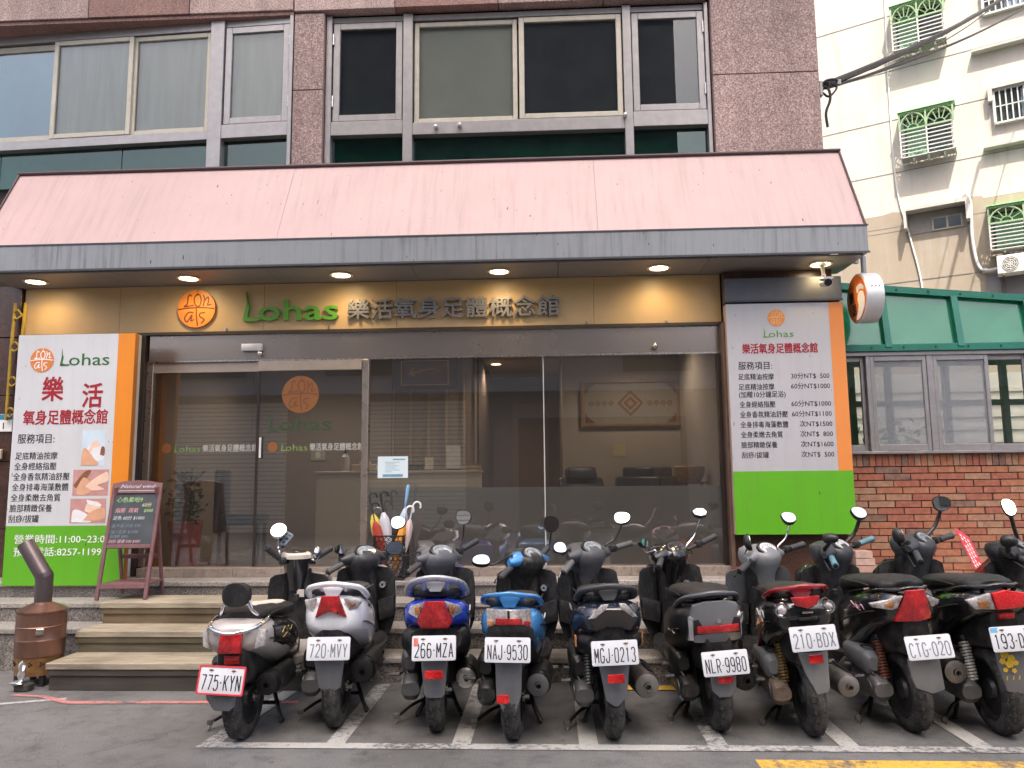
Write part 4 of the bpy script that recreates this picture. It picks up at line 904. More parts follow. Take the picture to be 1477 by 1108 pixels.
# ------------------------------------------------------------------ brick annex with green roof
ax = thing('brick_annex', 'brick walled annex with sliding windows and a green translucent roof', 'building', (0, 0, 0))
BR = [mat('brick_orange', (.33, .135, .075), .85, 0, .22, 22, .4, 60), mat('brick_tan', (.31, .17, .105), .85, 0, .22, 22, .4, 60), mat('brick_red', (.29, .105, .066), .85, 0, .22, 22, .4, 60), mat('brick_dusky', (.19, .11, .08), .85, 0, .3, 22, .4, 60), mat('mortar', (.035, .028, .025), .9, 0, .15, 30)]
rnd = random.Random(5)
q = MB(); q.mi = 4; q.bx(2.52, 7.5, .162, .35, .0, 1.585)
zb = .05; j = 0
while zb < 1.45:
    x = 2.56 - (.076*(j % 3))
    while x < 7.4:
        q.mi = rnd.choices((0, 1, 2, 3), (5, 3, 4, .6))[0]
        q.bx(max(2.53, x)+.002+rnd.uniform(0, .003), x+.223-rnd.uniform(0, .004), .149+rnd.uniform(0, .006), .17, zb+.002+rnd.uniform(0, .002), zb+.0555-rnd.uniform(0, .002)); x += .228
    zb += .0595; j += 1
x = 2.54
while x < 7.4:
    q.mi = rnd.choices((0, 1, 2, 3), (4, 4, 4, 1))[0]; q.bx(x+.003, x+.052, .148+rnd.uniform(0, .003), .17, zb+.004, 1.585); x += .0555
q.build('brick_wall', BR, ax, 0)
q = MB(); q.bx(2.52, 7.5, .10, .30, 1.588, 1.612, .003); q.build('sill', ALU, ax, 0)
TEAL = mat('teal_steel', (.018, .15, .105), .4, .1, .1, 6)
q = MB(); zt_, zb_ = 2.462, 2.50
for x0, x1 in ((2.52, 2.56), (2.835, 2.872), (3.365, 3.42), (4.25, 4.31), (5.2, 5.26), (6.2, 6.26), (7.2, 7.3)): q.bx(x0, x1, .13, .21, 1.6125, 2.46, .002)
q.bx(2.52, 7.3, .12, .22, 2.461, 2.495, .002); q.build('window_frame', ALU, ax, 0)
INS = glass('screened_glass', (.75, .77, .78), .08, .1, .40, (.42, .44, .47)); CLR = glass('annex_glass', (.88, .92, .9), .06)
def annex_sash(x0, x1, y, gm):
    w_ = MB(); f = .035
    for a in ((x0, x0+f, 1.615, 2.458), (x1-f, x1, 1.615, 2.458), (x0+f, x1-f, 1.615, 1.67), (x0+f, x1-f, 2.415, 2.458)): w_.bx(a[0], a[1], y, y+.028, a[2], a[3], .003)
    o = w_.build('window', ALU, ax, 30); p = MB(); p.bx(x0+f-.003, x1-f+.003, y+.012, y+.016, 1.667, 2.418); p.build('pane', gm, o, 0)
annex_sash(2.56, 2.835, .17, CLR); annex_sash(2.874, 3.362, .135, INS); annex_sash(3.422, 3.90, .135, INS); annex_sash(3.87, 4.248, .17, CLR); annex_sash(4.312, 4.80, .135, INS); annex_sash(4.77, 5.198, .17, CLR); annex_sash(5.262, 5.75, .135, INS); annex_sash(5.72, 6.198, .17, CLR)
# roof: sloped green sheets between teal rafters
def rz_(x): return 3.125 - .09*(x-2.55)
GP, gnt, gb, gout = nodes('green_polycarbonate'); gnt.nodes.remove(gb)
_t = gnt.nodes.new('ShaderNodeBsdfTransparent'); _t.inputs[0].default_value = (.07, .56, .30, 1)
_d = gnt.nodes.new('ShaderNodeBsdfDiffuse'); _l = gnt.nodes.new('ShaderNodeBsdfTranslucent'); _g = gnt.nodes.new('ShaderNodeBsdfGlossy'); _g.inputs['Roughness'].default_value = .12
_c = ramp(gnt, noise(gnt, 1.4, 4), [(.3, (.015, .34, .17)), (.7, (.04, .50, .27))]); gnt.links.new(_c, _d.inputs[0]); gnt.links.new(_c, _l.inputs[0])
def mixs(nt, f, a, b): m_ = nt.nodes.new('ShaderNodeMixShader'); m_.inputs[0].default_value = f; nt.links.new(a, m_.inputs[1]); nt.links.new(b, m_.inputs[2]); return m_.outputs[0]
gnt.links.new(mixs(gnt, .10, mixs(gnt, .62, _t.outputs[0], mixs(gnt, .5, _d.outputs[0], _l.outputs[0])), _g.outputs[0]), gout.inputs[0])
raf = [2.53, 3.03, 3.66, 4.29, 4.92, 5.55, 6.18, 6.81]
q = MB()
for a, b_ in zip(raf, raf[1:]):
    P = [V(a+.02, .13, 2.535), V(b_-.02, .13, 2.535), V(b_-.02, .20, rz_(b_)-.03), V(a+.02, .20, rz_(a)-.03)]
    q.loft([[p + V(0, .006, -.006) for p in P], P])
    P = [V(a+.02, .22, rz_(a)-.015), V(b_-.02, .22, rz_(b_)-.015), V(b_-.02, 3.0, rz_(b_)+.15), V(a+.02, 3.0, rz_(a)+.15)]
    q.loft([[p + V(0, .0, -.008) for p in P], P])
q.build('roof_sheet', GP, ax, 0)
q = MB()
q.bx(2.50, 7.1, .095, .155, 2.496, 2.56, .004)
def beam(a, b_, w_, h_):
    a, b_ = V(a), V(b_); d = (b_-a).normalized(); sx = d.cross(V(0, 0, 1)).normalized(); uz = sx.cross(d)
    q.loft([[p + sx*sx_*w_/2 + uz*uz_*h_/2 for sx_, uz_ in ((-1, -1), (1, -1), (1, 1), (-1, 1))] for p in (a, b_)])
for x in raf: beam((x, .11, 2.53), (x, .18, rz_(x)-.03), .055, .05); beam((x, .22, rz_(x)-.012), (x, 3.0, rz_(x)+.15), .055, .05)
beam((2.50, .185, rz_(2.5)-.002), (7.05, .185, rz_(7.05)-.002), .06, .06)
beam((2.52, 1.6, 2.62), (4.4, 1.6, 3.05), .05, .06); beam((4.3, 1.3, 2.60), (6.2, 1.3, 2.85), .05, .06)
q.build('roof_beam', TEAL, ax, 0)
q = MB(); random.seed(3)
for x in [2.6+.28*k for k in range(16)]: q.cyl((x, .092, 2.53), (x, .085, 2.53), .008, 8); q.cyl((x, .153, rz_(x)-.002), (x, .146, rz_(x)-.002), .008, 8)
q.build('roof_bolt', mat('bolt_dark', (.02, .05, .04), .5, .3, 0), ax, 0)
q = MB()
for x in (2.9, 3.25, 3.75, 4.2, 4.9, 5.6): q.bx(x, x+.07, 2.9, 2.97, .1, 3.1)
for z in (1.55, 2.25, 2.75): q.bx(2.52, 7.2, 2.91, 2.96, z, z+.07)
q.build('rear_frame', mat('green_grey_frame', (.10, .15, .13), .5, .2, .1), ax, 0)
q = MB(); q.bx(2.52, 7.2, .36, 3.0, .02, .1); q.build('floor', mat('annex_floor', (.3, .26, .22), .7, 0, .1), ax, 0)
lw_ = thing('low_wall', 'low brick planter wall with a pale stone cap under the annex windows', 'wall', (0, 0, 0))
q = MB()
for k in range(11):
    q.mi = rnd.choice((0, 1, 0)); z = .13+.059*k; xr = 2.645+(.8-z)*.29
    q.bx(2.53, xr, -.16, .0, z+.003, z+.056)
q.mi = 2; q.bx(2.54, 2.62, -.15, .01, .13, .77); q.build('brick_end', [mat('pale_brick', (.50, .34, .27), .8, 0, .15, 30), mat('pale_brick_pink', (.46, .28, .22), .8, 0, .15, 30), _M['mortar']], lw_, 0)
q = MB(); q.bx(2.95, 7.4, -.14, .147, .44, .50, .006); q.build('stone_cap', mat('pinkish_cap', (.42, .31, .26), .6, 0, .1, 8), lw_, 0)
q = MB(); q.bx(2.97, 7.4, -.10, .14, .13, .44); q.build('brick_face', BR[0], lw_, 0)
rp = thing('red_placard', 'small red property placard with rows of white print tilted against the low wall', 'sign', (3.147, -.60, .0))
q = MB(); q.panel([(0, 1.0), (.10, .915), (.185, .615), (.085, .70)], 0, .006, tilt=.25, cz=.8); q.build('board', mat('placard_red', (.62, .05, .07), .5, 0, .06), rp, 0)
q = MB()
for r in range(9):
    for c_ in range(3):
        if rnd.random() < .12: continue
        u, v = .18+.24*c_, .12+.095*r; a = V(0, 0, 1.0); ex = V(.10, 0, -.085); ez = V(.085, 0, -.30); p = a + ex*u + ez*v
        zt2 = lambda pp: -.0012 + .25*(pp.z-.8)
        P = [p, p+ex*.13, p+ex*.13+ez*.055, p+ez*.055]; q.face([V(t_.x, zt2(t_), t_.z) for t_ in P])
q.build('white_print', SPRINT, rp, 0)
q = MB(); q.tube([(.15, .0, .66), (.155, -.01, .55), (.17, .02, .13)], .012, 8); q.build('post', mat('placard_post', (.5, .5, .5), .4, .5, .1), rp, 0)

# planting and yard behind the annex
bu = thing('yard_shrub', 'green shrub seen through the open annex window', 'shrub', (4.85, 3.9, 0))
q = MB(); leaves(q, 900, lambda r: Vector((r.gauss(0, .34), r.gauss(0, .3), 1.25+r.gauss(0, .42))), .13, 9); q.build('foliage', [mat('shrub_leaf', (.07, .16, .03), .5, 0, .3, 9), mat('shrub_leaf_light', (.12, .24, .05), .5, 0, .3, 9)], bu, 0, fix=False)
q = MB(); q.tube([(0, 0, 0), (.03, 0, .7), (0, .05, 1.4)], [.04, .03, .015], 8); q.tube([(.02, 0, .6), (.25, .1, 1.5)], [.02, .01], 6); q.build('trunk', _M['bark'], bu, 0)
yw = thing('yard_wall', 'cream corrugated wall behind the annex, seen through its windows', 'wall', (0, 0, 0))
q = MB(); q.bx(2.6, 8.5, 5.6, 5.7, 0, 3.0)
for k in range(14): q.bx(2.6, 8.5, 5.57, 5.5995, .1+.2*k, .17+.2*k)
q.build('cladding', mat('cream_cladding', (.62, .58, .50), .7, 0, .1, 2), yw, 0)
q = MB(); q.bx(2.6, 8.5, 5.5, 5.569, .9, 1.25); q.build('red_band', mat('dull_red_band', (.4, .16, .12), .7, 0, .1, 2), yw, 0)

# ------------------------------------------------------------------ white apartment block
ab = thing('apartment_block', 'sunlit cream white apartment block with tan lower storeys at the right', 'building', (7.751, 9.446, 0), R(-30))
def plaster(name, base, stain, amt):
    mt, nt, b, out = nodes(name)
    f = noise(nt, .9, 6, .7); s = noise(nt, 1.2, 5, .7, stretch=(3, 3, .35))
    c = mixc(nt, ramp(nt, s, [(.52, (0, 0, 0)), (.78, (amt,)*3)]), base, stain)
    c = mixc(nt, 1.0, c, ramp(nt, f, [(.3, (.88, .88, .88)), (.6, (1, 1, 1))]), 'MULTIPLY')
    nt.links.new(c, b.inputs['Base Color']); b.inputs['Roughness'].default_value = .85; bumpn(nt, b, noise(nt, 40, 4), .2, .01); return mt
WPLA = plaster('cream_plaster', (.52, .475, .41), (.30, .27, .235), .7); TPLA = plaster('tan_plaster', (.31, .255, .19), (.40, .38, .35), .6)
q = MB(); q.bx(-14, 14, .0, 9, 7.0, 17); q.build('upper_wall', WPLA, ab, 0)
q = MB(); q.bx(-14, 14, .002, 8.99, 0, 6.998); q.build('lower_wall', TPLA, ab, 0)
q = MB(); q.panel([(-1.5, 6.9), (-.9, 6.93), (-.3, 7.04), (.0, 6.97), (.02, 6.6), (-1.5, 6.6)], -.003, .004); q.build('tan_patch', TPLA, ab, 0)
q = MB(); q.panel([(1.06, 7.10), (1.36, 7.05), (1.36, 5.3), (1.06, 5.3)], -.003, .004); q.build('tan_patch', TPLA, ab, 0)
q = MB()
for z in (12.7, 11.5, 10.22, 9.09, 7.9, 6.70, 5.48, 4.2): q.bx(-13.9, 13.9, -.006, -.001, z-.008, z+.008)
q.build('joint_line', mat('joint_grey', (.19, .18, .165), .9, 0, .2, 9), ab, 0)
WBAR = mat('white_grille', (.46, .46, .42), .5, .1, .1, 20); GBAR = mat('green_grille', (.24, .33, .19), .5, .05, .12, 12); DWIN = mat('dark_pane', (.035, .045, .045), .15, 0, .3, 4)
GTIN = mat('green_tin', (.25, .62, .22), .5, 0, .12, 5)
def cage(x0, x1, z0, z1, d, lower):
    w_ = MB(); w_.bx(x0+.06, x1-.06, -.02, .05, z0+.08, z1-.02); wo = w_.build('window', DWIN, ab, 0)
    p = MB(); p.bx(x0+.10, (x0+x1)/2-.02, -.03, -.021, z0+.12, z1-.06); p.build('curtain', mat('green_curtain_pale', (.18, .34, .2), .8, 0, .2, 6, stretch=(8, 8, 1)), wo, 0)
    mid = (x0+x1)/2; h = z1-z0; zs = z0+h*.62
    b_ = MB(); t_ = .014
    for x in (x0, mid, x1): b_.bx(x-t_, x+t_, -d-t_, -d+t_, z0, zs)
    n_ = 7
    for k in range(n_+1): z = z0+(zs-z0)*k/n_; b_.bx(x0, x1, -d-.009, -d+.009, z-.011, z+.011)
    for x in (x0, x1):
        for k in range(5): z = z0+h*k/5; b_.bx(x-.009, x+.009, -d+.0, 0, z-.009, z+.009)
        b_.bx(x-t_, x+t_, -d-t_, -d+t_, zs, z1)
    for k in range(7): y = -d+d*k/7; b_.bx(x0, x1, y-.008, y+.008, z0-.012, z0-.001)
    for x in (x0+.22, mid, x1-.2): b_.bx(x-.02, x+.02, -d+.02, -.02, z0-.06, z0-.013)
    b_.bx(x0+.01, x1-.01, -d+.01, -.022, z0+.003, z0+.012)
    b_.build('grille', WBAR if lower else WBAR, ab, 0)
    g = MB()
    for a, c_ in ((x0, mid), (mid, x1)):
        cx = (a+c_)/2; r = (c_-a)/2; rz2 = z1-zs-.03
        g.tube([(cx+r*cos(t), -d-.002, zs+rz2*sin(t)) for t in [pi*k/12 for k in range(13)]], .018, 6)
        for k in range(1, 6): t = pi*k/6; g.tube([(cx+.10*cos(t), -d, zs+.10*sin(t)), (cx+r*.95*cos(t), -d, zs+rz2*.95*sin(t))], .011, 5)
        g.tube([(cx+.10*cos(t), -d, zs+.10*sin(t)) for t in [pi*k/8 for k in range(9)]], .012, 5)
    for x in (x0, mid, x1): g.bx(x-.017, x+.017, -d-.018, -d+.018, zs, z1+.002)
    g.bx(x0, x1, -d-.02, -d+.02, z1-.02, z1+.02); g.bx(x0-.01, x1+.01, -d-.015, -d+.012, zs-.02, zs+.015)
    g.build('arched_grille', GBAR, ab, 0)
    g = MB(); g.loft([[V(x0-.03, -d-.05, z1+.02), V(x1+.05, -d-.05, z1+.02), V(x1+.05, 0, z1+.08), V(x0-.03, 0, z1+.08)], [V(x0-.03, -d-.05, z1+.035), V(x1+.05, -d-.05, z1+.035), V(x1+.05, 0, z1+.095), V(x0-.03, 0, z1+.095)]]); g.build('window_hood', GTIN, ab, 0)
cage(-.03, .96, 10.48, 11.46, .35, 0); cage(-.02, .97, 8.06, 9.03, .35, 1); cage(1.43, 2.6, 5.80, 6.66, .38, 0); cage(-.03, .96, 12.9, 13.9, .35, 0)
def barred(x0, x1, z0, z1, vertical=True):
    q = MB(); q.bx(x0, x1, -.03, .03, z0, z1); wo = q.build('window', DWIN, ab, 0)
    p = MB(); p.bx((x0+x1)/2, x1-.03, -.036, -.031, z0+.03, z1-.03); p.build('curtain', mat('blue_grey_curtain', (.22, .27, .33), .8, 0, .2, 6), wo, 0)
    q = MB()
    for a in ((x0-.03, x0+.02), (x1-.02, x1+.03)): q.bx(a[0], a[1], -.10, 0, z0-.03, z1+.03)
    q.bx(x0-.03, x1+.03, -.10, 0, z1, z1+.04); q.bx(x0-.03, x1+.03, -.10, 0, z0-.04, z0)
    n_ = max(3, int((x1-x0)/.1))
    for k in range(1, n_): x = x0+(x1-x0)*k/n_; q.bx(x-.012, x+.012, -.095, -.07, z0, z1)
    q.bx(x0, x1, -.09, -.075, (z0+z1)/2-.01, (z0+z1)/2+.01); q.build('window_bars', WBAR, ab, 0)
barred(1.70, 2.62, 8.50, 9.16); barred(1.66, 2.4, 10.88, 11.4); barred(-4.2, -3.4, 8.5, 9.2)
LEDG = mat('ledge_plaster', (.42, .40, .36), .85, 0, .12, 4)
for bs_ in (((1.60, 2.7, -.16, 0, 9.2, 9.28), (1.60, 1.68, -.16, 0, 8.95, 9.199)), ((1.38, 3.2, -.18, 0, 10.08, 10.13),), ((1.45, 3.2, -.18, 0, 7.98, 8.03),), ((-.03, 1.12, -.30, 0, 6.92, 7.0), (-.08, -.031, -.30, 0, 6.55, 6.999), (1.05, 1.12, -.30, 0, 6.55, 6.919))):
    q = MB()
    for b_ in bs_: q.bx(*b_)
    q.build('ledge', LEDG, ab, 0)
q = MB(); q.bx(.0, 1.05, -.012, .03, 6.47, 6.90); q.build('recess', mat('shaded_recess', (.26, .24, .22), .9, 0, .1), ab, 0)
q = MB(); q.bx(.42, .98, -.03, -.013, 6.48, 6.76); wo = q.build('window', mat('tan_sash', (.40, .36, .28), .6, 0, .1), ab, 0)
q = MB(); q.bx(.455, .68, -.034, -.0305, 6.51, 6.73); q.bx(.72, .945, -.034, -.0305, 6.51, 6.73); q.build('pane', DWIN, wo, 0)
q = MB(); q.bx(1.30, 3.4, -.02, .02, 4.6, 5.43); q.build('grey_panel', mat('grey_shade_panel', (.20, .19, .19), .8, 0, .1, 2), ab, 0)
WPIPE = mat('white_pvc', (.62, .62, .60), .5, 0, .08)
pp = thing('drain_pipe', 'thin white conduit running down the apartment wall beside the grilled windows', 'pipe', (7.751, 9.446, 0), R(-30))
q = MB(); q.tube(spline([(-.14, -.03, 13), (-.15, -.03, 11.9), (-.20, -.03, 9.8), (-.19, -.03, 7.6), (.0, -.03, 6.4), (.16, -.03, 5.2), (.2, -.03, 3)], 5), .017, 6); q.build('conduit', WPIPE, pp, 40)
pp = thing('drain_hose', 'thick white hose curving down the wall to the air conditioner', 'pipe', (7.751, 9.446, 0), R(-30))
q = MB(); q.tube(spline([(1.02, -.02, 7.12), (1.10, -.06, 7.12), (1.14, -.06, 6.9), (1.12, -.06, 6.2), (1.18, -.06, 5.62), (1.32, -.08, 5.48), (1.55, -.2, 5.46)], 6), .03, 8); q.build('hose', WPIPE, pp, 40)
ac = thing('air_conditioner', 'white outdoor air conditioner unit on brackets below the right grilled window', 'air conditioner', (7.751, 9.446, 0), R(-30))
q = MB(); q.bx(1.50, 2.25, -.40, -.08, 5.30, 5.66, .01); q.build('case', mat('ac_white', (.66, .64, .58), .5, 0, .08), ac, 0)
q = MB(); q.panel(circle2(1.72, 5.48, .145, 28), -.408, .006); q.build('fan_recess', mat('ac_dark', (.12, .115, .11), .7, 0, .1), ac, 0)
q = MB()
for r in (.04, .075, .11, .14): q.tube([(1.72+r*cos(2*pi*k/24), -.412, 5.48+r*sin(2*pi*k/24)) for k in range(25)], .005, 4)
for k in range(8): q.cyl((1.72, -.411, 5.48), (1.72+.14*cos(pi*k/4), -.411, 5.48+.14*sin(pi*k/4)), .004, 4)
q.build('fan_guard', _M['ac_white'], ac, 0)
q = MB()
for x in (1.6, 2.1): q.bx(x-.02, x+.02, -.42, 0, 5.26, 5.298); q.bx(x-.02, x+.02, -.06, 0, 4.95, 5.26)
q.build('bracket', mat('rust_bracket', (.16, .12, .10), .7, .3, .2), ac, 0)

# ------------------------------------------------------------------ overhead cables
CABM = mat('cable_rubber', (.014, .014, .015), .6, 0, .1)
def sag(a, b_, s_, n=22): a, b_ = V(a), V(b_); return [a.lerp(b_, k/n) + V(0, 0, -s_*4*(k/n)*(1-k/n)) for k in range(n+1)]
for lab, b_, r, s_ in (('thick black cable bundle climbing to the upper right from the building corner', (8.93, 7.19, 10.5), .031, .10), ('thin black cable running just under the thick bundle', (8.57, 7.2, 10.23), .009, .16), ('lowest black cable from the building corner to the upper right', (9.48, 7.23, 10.4), .015, .14)):
    t = thing('overhead_cable', lab, 'cable', (2.56, -.08, 4.90), 0, 'cables over the lane')
    a = (2.56, -.08, 4.90 + (.02 if r > .02 else -.01)); far = V(b_)*1.0
    q = MB(); P = sag(a, far, s_); q.tube([p - V(2.56, -.08, 4.90) for p in P], r, 6)
    if r > .02:
        P2 = [p - V(2.56, -.08, 4.90) + V(.02*sin(k*.9), 0, .028*cos(k*.9)) for k, p in enumerate(P)]; q.tube(P2, .013, 5)
    q.build('cable_run', CABM, t, 40)
t = thing('cable_clamp', 'black looped cable ends clamped to the granite corner', 'cable', (2.53, -.06, 4.88))
q = MB(); q.tube(spline([(0, 0, .05), (.05, -.02, .0), (.06, -.02, -.1), (.02, -.01, -.22), (.03, 0, -.35)], 6), .012, 6); q.tube(spline([(0, 0, 0), (.08, 0, .06), (.14, .02, .03), (.06, 0, -.06), (0, 0, -.02)], 6), .010, 6); q.tube(spline([(-.02, 0, .02), (.03, -.02, .08), (.12, 0, .10), (.2, .1, .12)], 6), .012, 6); q.build('cable_loop', CABM, t, 40)
q = MB(); q.bx(-.03, .0, -.03, .03, -.06, .08, .004); q.bx(.15, .19, .03, .07, .07, .12, .004); q.build('clamp', mat('clamp_steel', (.25, .25, .24), .5, .6, .1), t, 0)

# ------------------------------------------------------------------ across the street (low block mirrored in the glass, plus added unseen sun and sky blockers)
ob = thing('opposite_block', 'low beige block with cream roller shutters across the street, mirrored in the shop glass', 'building', (0, -13.4, 0))
q = MB(); q.bx(-22, 16, -6, -.15, 0, 5.4); q.build('wall', plaster('beige_opposite', (.30, .27, .24), (.2, .18, .16), .5), ob, 0)
q = MB()
for x0, x1 in ((-11.6, -7.0), (-4.9, -2.2)):
    for k in range(30): q.bx(x0, x1, -.149, -.10-.02*(k % 2), .06+.115*k, .06+.115*k+.095)
q.build('shutter', mat('cream_shutter', (.75, .70, .60), .5, .1, .08), ob, 0)
q = MB(); q.bx(-.8, 3.6, -.149, -.08, .1, 3.0); q.bx(5, 9, -.149, -.08, .1, 3.0); q.build('shop_window', mat('brown_shop_window', (.05, .042, .036), .3, 0, .3, 1.5), ob, 0)
q = MB(); q.bx(-22, 16, -.149, .5, 3.65, 4.0); q.build('canopy_slab', mat('slab_grey', (.3, .3, .3), .7, 0, .1), ob, 0)
q = MB()
for x in (-10, -6, -2, 2, 6, 10): q.bx(x, x+1.8, -.149, -.10, 4.2, 5.1)
q.build('window', DWIN, ob, 0)
t2 = thing('sky_blocking_slab', 'added unseen grey block beside the tower hiding bright sky from upper panes', 'building', (-17, -50, 0))  # added out of view so the panes mirror less bright sky
q = MB(); q.bx(-7, 6, -10, 0, 0, 44); q.build('wall', plaster('blocker_plaster', (.14, .135, .13), (.10, .10, .10), .4), t2, 0)
q = MB()
for k in range(12): q.bx(-6.6, 5.6, .001, .06, 3+3.4*k, 4.8+3.4*k)
q.build('window', mat('blocker_pane', (.09, .09, .095), .4, 0, .2, 4), t2, 0)
tw = thing('sun_blocking_tower', 'added unseen slender tower far across the street, blocking sun to shade the lane', 'building', (-1, -46, 0))  # added out of view to block the sun over the lane
q = MB(); q.bx(-9, 10.5, -12, 0, 0, 93); q.build('wall', plaster('tower_plaster', (.2, .19, .185), (.16, .15, .14), .4), tw, 0)
q = MB()
for k in range(28):
    for x in range(-8, 10, 3): q.bx(x, x+1.7, .001, .06, 3+3.2*k, 4.6+3.2*k)
q.build('window', mat('tower_pane', (.12, .12, .125), .4, 0, .2, 4), tw, 0)
# ------------------------------------------------------------------ scooters
def lens(name, c1, c2):
    mt, nt, b, out = nodes(name)
    tc = nt.nodes.new('ShaderNodeTexCoord'); vo = nt.nodes.new('ShaderNodeTexVoronoi'); vo.inputs['Scale'].default_value = 90; vo.distance = 'CHEBYCHEV'
    nt.links.new(tc.outputs['Object'], vo.inputs['Vector'])
    f = noise(nt, 11, 3, .6); c = ramp(nt, f, [(.32, c2), (.55, c1), (.75, [min(1, x*1.5+.03) for x in c1])])  # dark and bright patches paint the shading and glints inside the lens
    c = mixc(nt, 1.0, c, ramp(nt, vo.outputs['Distance'], [(.1, (1.15, 1.1, 1.1)), (.6, (.7, .7, .7))]), 'MULTIPLY')
    nt.links.new(c, b.inputs['Base Color']); b.inputs['Roughness'].default_value = .12; b.inputs['Coat Weight'].default_value = .8; b.inputs['Coat Roughness'].default_value = .04
    bumpn(nt, b, vo.outputs['Distance'], .25, .003); _M[name] = mt; return mt
RUB = mat('tyre_rubber', (.0125, .0125, .013), .8, 0, .3, 14, .35, 90, dust=0.45); PLAS = mat('black_trim_plastic', (.0085, .0085, .0092), .38, 0, .2, 9, .12, 200, dust=0.22)
GREYP = mat('grey_fender_plastic', (.135, .14, .152), .55, 0, .14, 7, dust=0.3); DKGREY = mat('charcoal_cowl', (.027, .028, .032), .36, 0, .15, 7, dust=0.16)
ENG = mat('cast_engine', (.11, .11, .112), .5, .5, .25, 14); MUFM = mat('muffler_black', (.014, .014, .014), .42, .3, .25, 9); MUFS = mat('muffler_cap', (.20, .19, .18), .42, .7, .2, 12)
CHROME = mat('chrome', (.75, .75, .76), .08, 1, 0); MIRR = mat('mirror_glass', (.88, .9, .92), .015, 1, 0); SEATM = mat('seat_vinyl', (.008, .008, .009), .5, 0, .15, 12, .2, 300, dust=0.12)
REDL = lens('red_lens', (.50, .012, .016), (.16, .003, .006)); REFL = lens('red_reflector', (.52, .02, .02), (.3, .01, .01)); CLEARL = lens('clear_lens', (.60, .58, .56), (.22, .2, .19)); AMBER = lens('amber_lens', (.62, .26, .08), (.25, .09, .02))
PLATEM = mat('plate_white', (.58, .60, .63), .42, 0, .03, 9); PTXT = mat('plate_black', (.02, .022, .03), .5, 0, 0); PTXG = mat('plate_faded', (.16, .18, .20), .5, 0, 0)
GAUGE = mat('gauge_glass', (.26, .29, .31), .1, 0, .35, 30, coat=.6); SPRB = mat('spring_black', (.03, .03, .03), .4, .4, .1); RIMM = mat('wheel_rim', (.045, .045, .047), .4, .6, .2)
def paint(n, c, metal=0.0, rough=.25): return mat('paint_'+n, c, rough, metal, .05, 5, coat=.8, rvar=.05, dust=.09)
P_ = dict(silver=paint('warm_silver', (.42, .385, .36), .2, .32), black=paint('gloss_black', (.006, .006, .007), 0, .18), white=paint('pearl_white', (.80, .81, .84), 0, .22), blue=paint('deep_blue', (.015, .05, .42), .15), sky=paint('sky_blue', (.06, .26, .58), .25), navy=paint('navy_black', (.016, .022, .04), .2), graphite=paint('graphite', (.19, .195, .21), .4, .3), red=paint('wine_red', (.26, .008, .016), .1), matte=mat('matte_black_body', (.011, .011, .012), .42, 0, .1, 6))

GL = {'0': [[(0,.35),(0,1.65),(.25,2),(.75,2),(1,1.65),(1,.35),(.75,0),(.25,0),(0,.35)]], '1': [[(.2,1.7),(.5,2),(.5,0)]], '2': [[(0,1.6),(.25,2),(.75,2),(1,1.65),(1,1.3),(0,.08),(1,.08)]],
 '3': [[(0,1.7),(.25,2),(.75,2),(1,1.7),(1,1.35),(.7,1.06),(1,.75),(1,.3),(.75,0),(.25,0),(0,.3)]], '5': [[(.95,1.94),(.1,1.94),(.05,1.1),(.3,1.3),(.7,1.3),(1,1.0),(1,.35),(.75,0),(.25,0),(0,.3)]],
 '6': [[(.95,1.7),(.72,2),(.28,2),(0,1.6),(0,.35),(.25,0),(.75,0),(1,.35),(1,.85),(.75,1.17),(.25,1.17),(.02,.9)]], '7': [[(0,1.94),(1,1.94),(.4,0)]], '8': [[(.25,1.06),(0,1.35),(0,1.7),(.25,2),(.75,2),(1,1.7),(1,1.35),(.75,1.06),(.25,1.06),(0,.75),(0,.3),(.25,0),(.75,0),(1,.3),(1,.75),(.75,1.06)]],
 '9': [[(.05,.3),(.28,0),(.72,0),(1,.4),(1,1.65),(.75,2),(.25,2),(0,1.65),(0,1.15),(.25,.83),(.75,.83),(.98,1.1)]], 'A': [[(0,0),(.5,2),(1,0)],[(.2,.62),(.8,.62)]], 'B': [[(.05,.06),(.05,1.94),(.7,1.94),(.97,1.65),(.97,1.32),(.7,1.04),(1,.72),(1,.32),(.75,.06),(.05,.06)],[(.08,1.04),(.66,1.04)]],
 'C': [[(1,1.6),(.75,2),(.25,2),(0,1.65),(0,.35),(.25,0),(.75,0),(1,.4)]], 'D': [[(.05,.06),(.05,1.94),(.65,1.94),(1,1.55),(1,.45),(.65,.06),(.05,.06)]], 'G': [[(1,1.6),(.75,2),(.25,2),(0,1.65),(0,.35),(.25,0),(.75,0),(1,.35),(1,.9),(.55,.9)]], 'J': [[(.9,2),(.9,.35),(.65,0),(.25,0),(0,.35),(0,.6)]],
 'K': [[(.05,0),(.05,2)],[(1,2),(.12,.85)],[(.35,1.15),(1,0)]], 'L': [[(.05,2),(.05,.06),(1,.06)]], 'M': [[(0,0),(0,2),(.5,.7),(1,2),(1,0)]], 'N': [[(.02,0),(.02,2),(.98,0),(.98,2)]], 'R': [[(.05,0),(.05,1.94),(.7,1.94),(1,1.62),(1,1.25),(.7,.95),(.1,.95)],[(.5,.93),(1,0)]], 'T': [[(0,1.94),(1,1.94)],[(.5,1.9),(.5,0)]],
 'V': [[(0,2),(.5,0),(1,2)]], 'X': [[(0,0),(1,2)],[(0,2),(1,0)]], 'Y': [[(0,2),(.5,.95),(1,2)],[(.5,1.0),(.5,0)]], 'Z': [[(0,1.94),(1,1.94),(0,.06),(1,.06)]]}
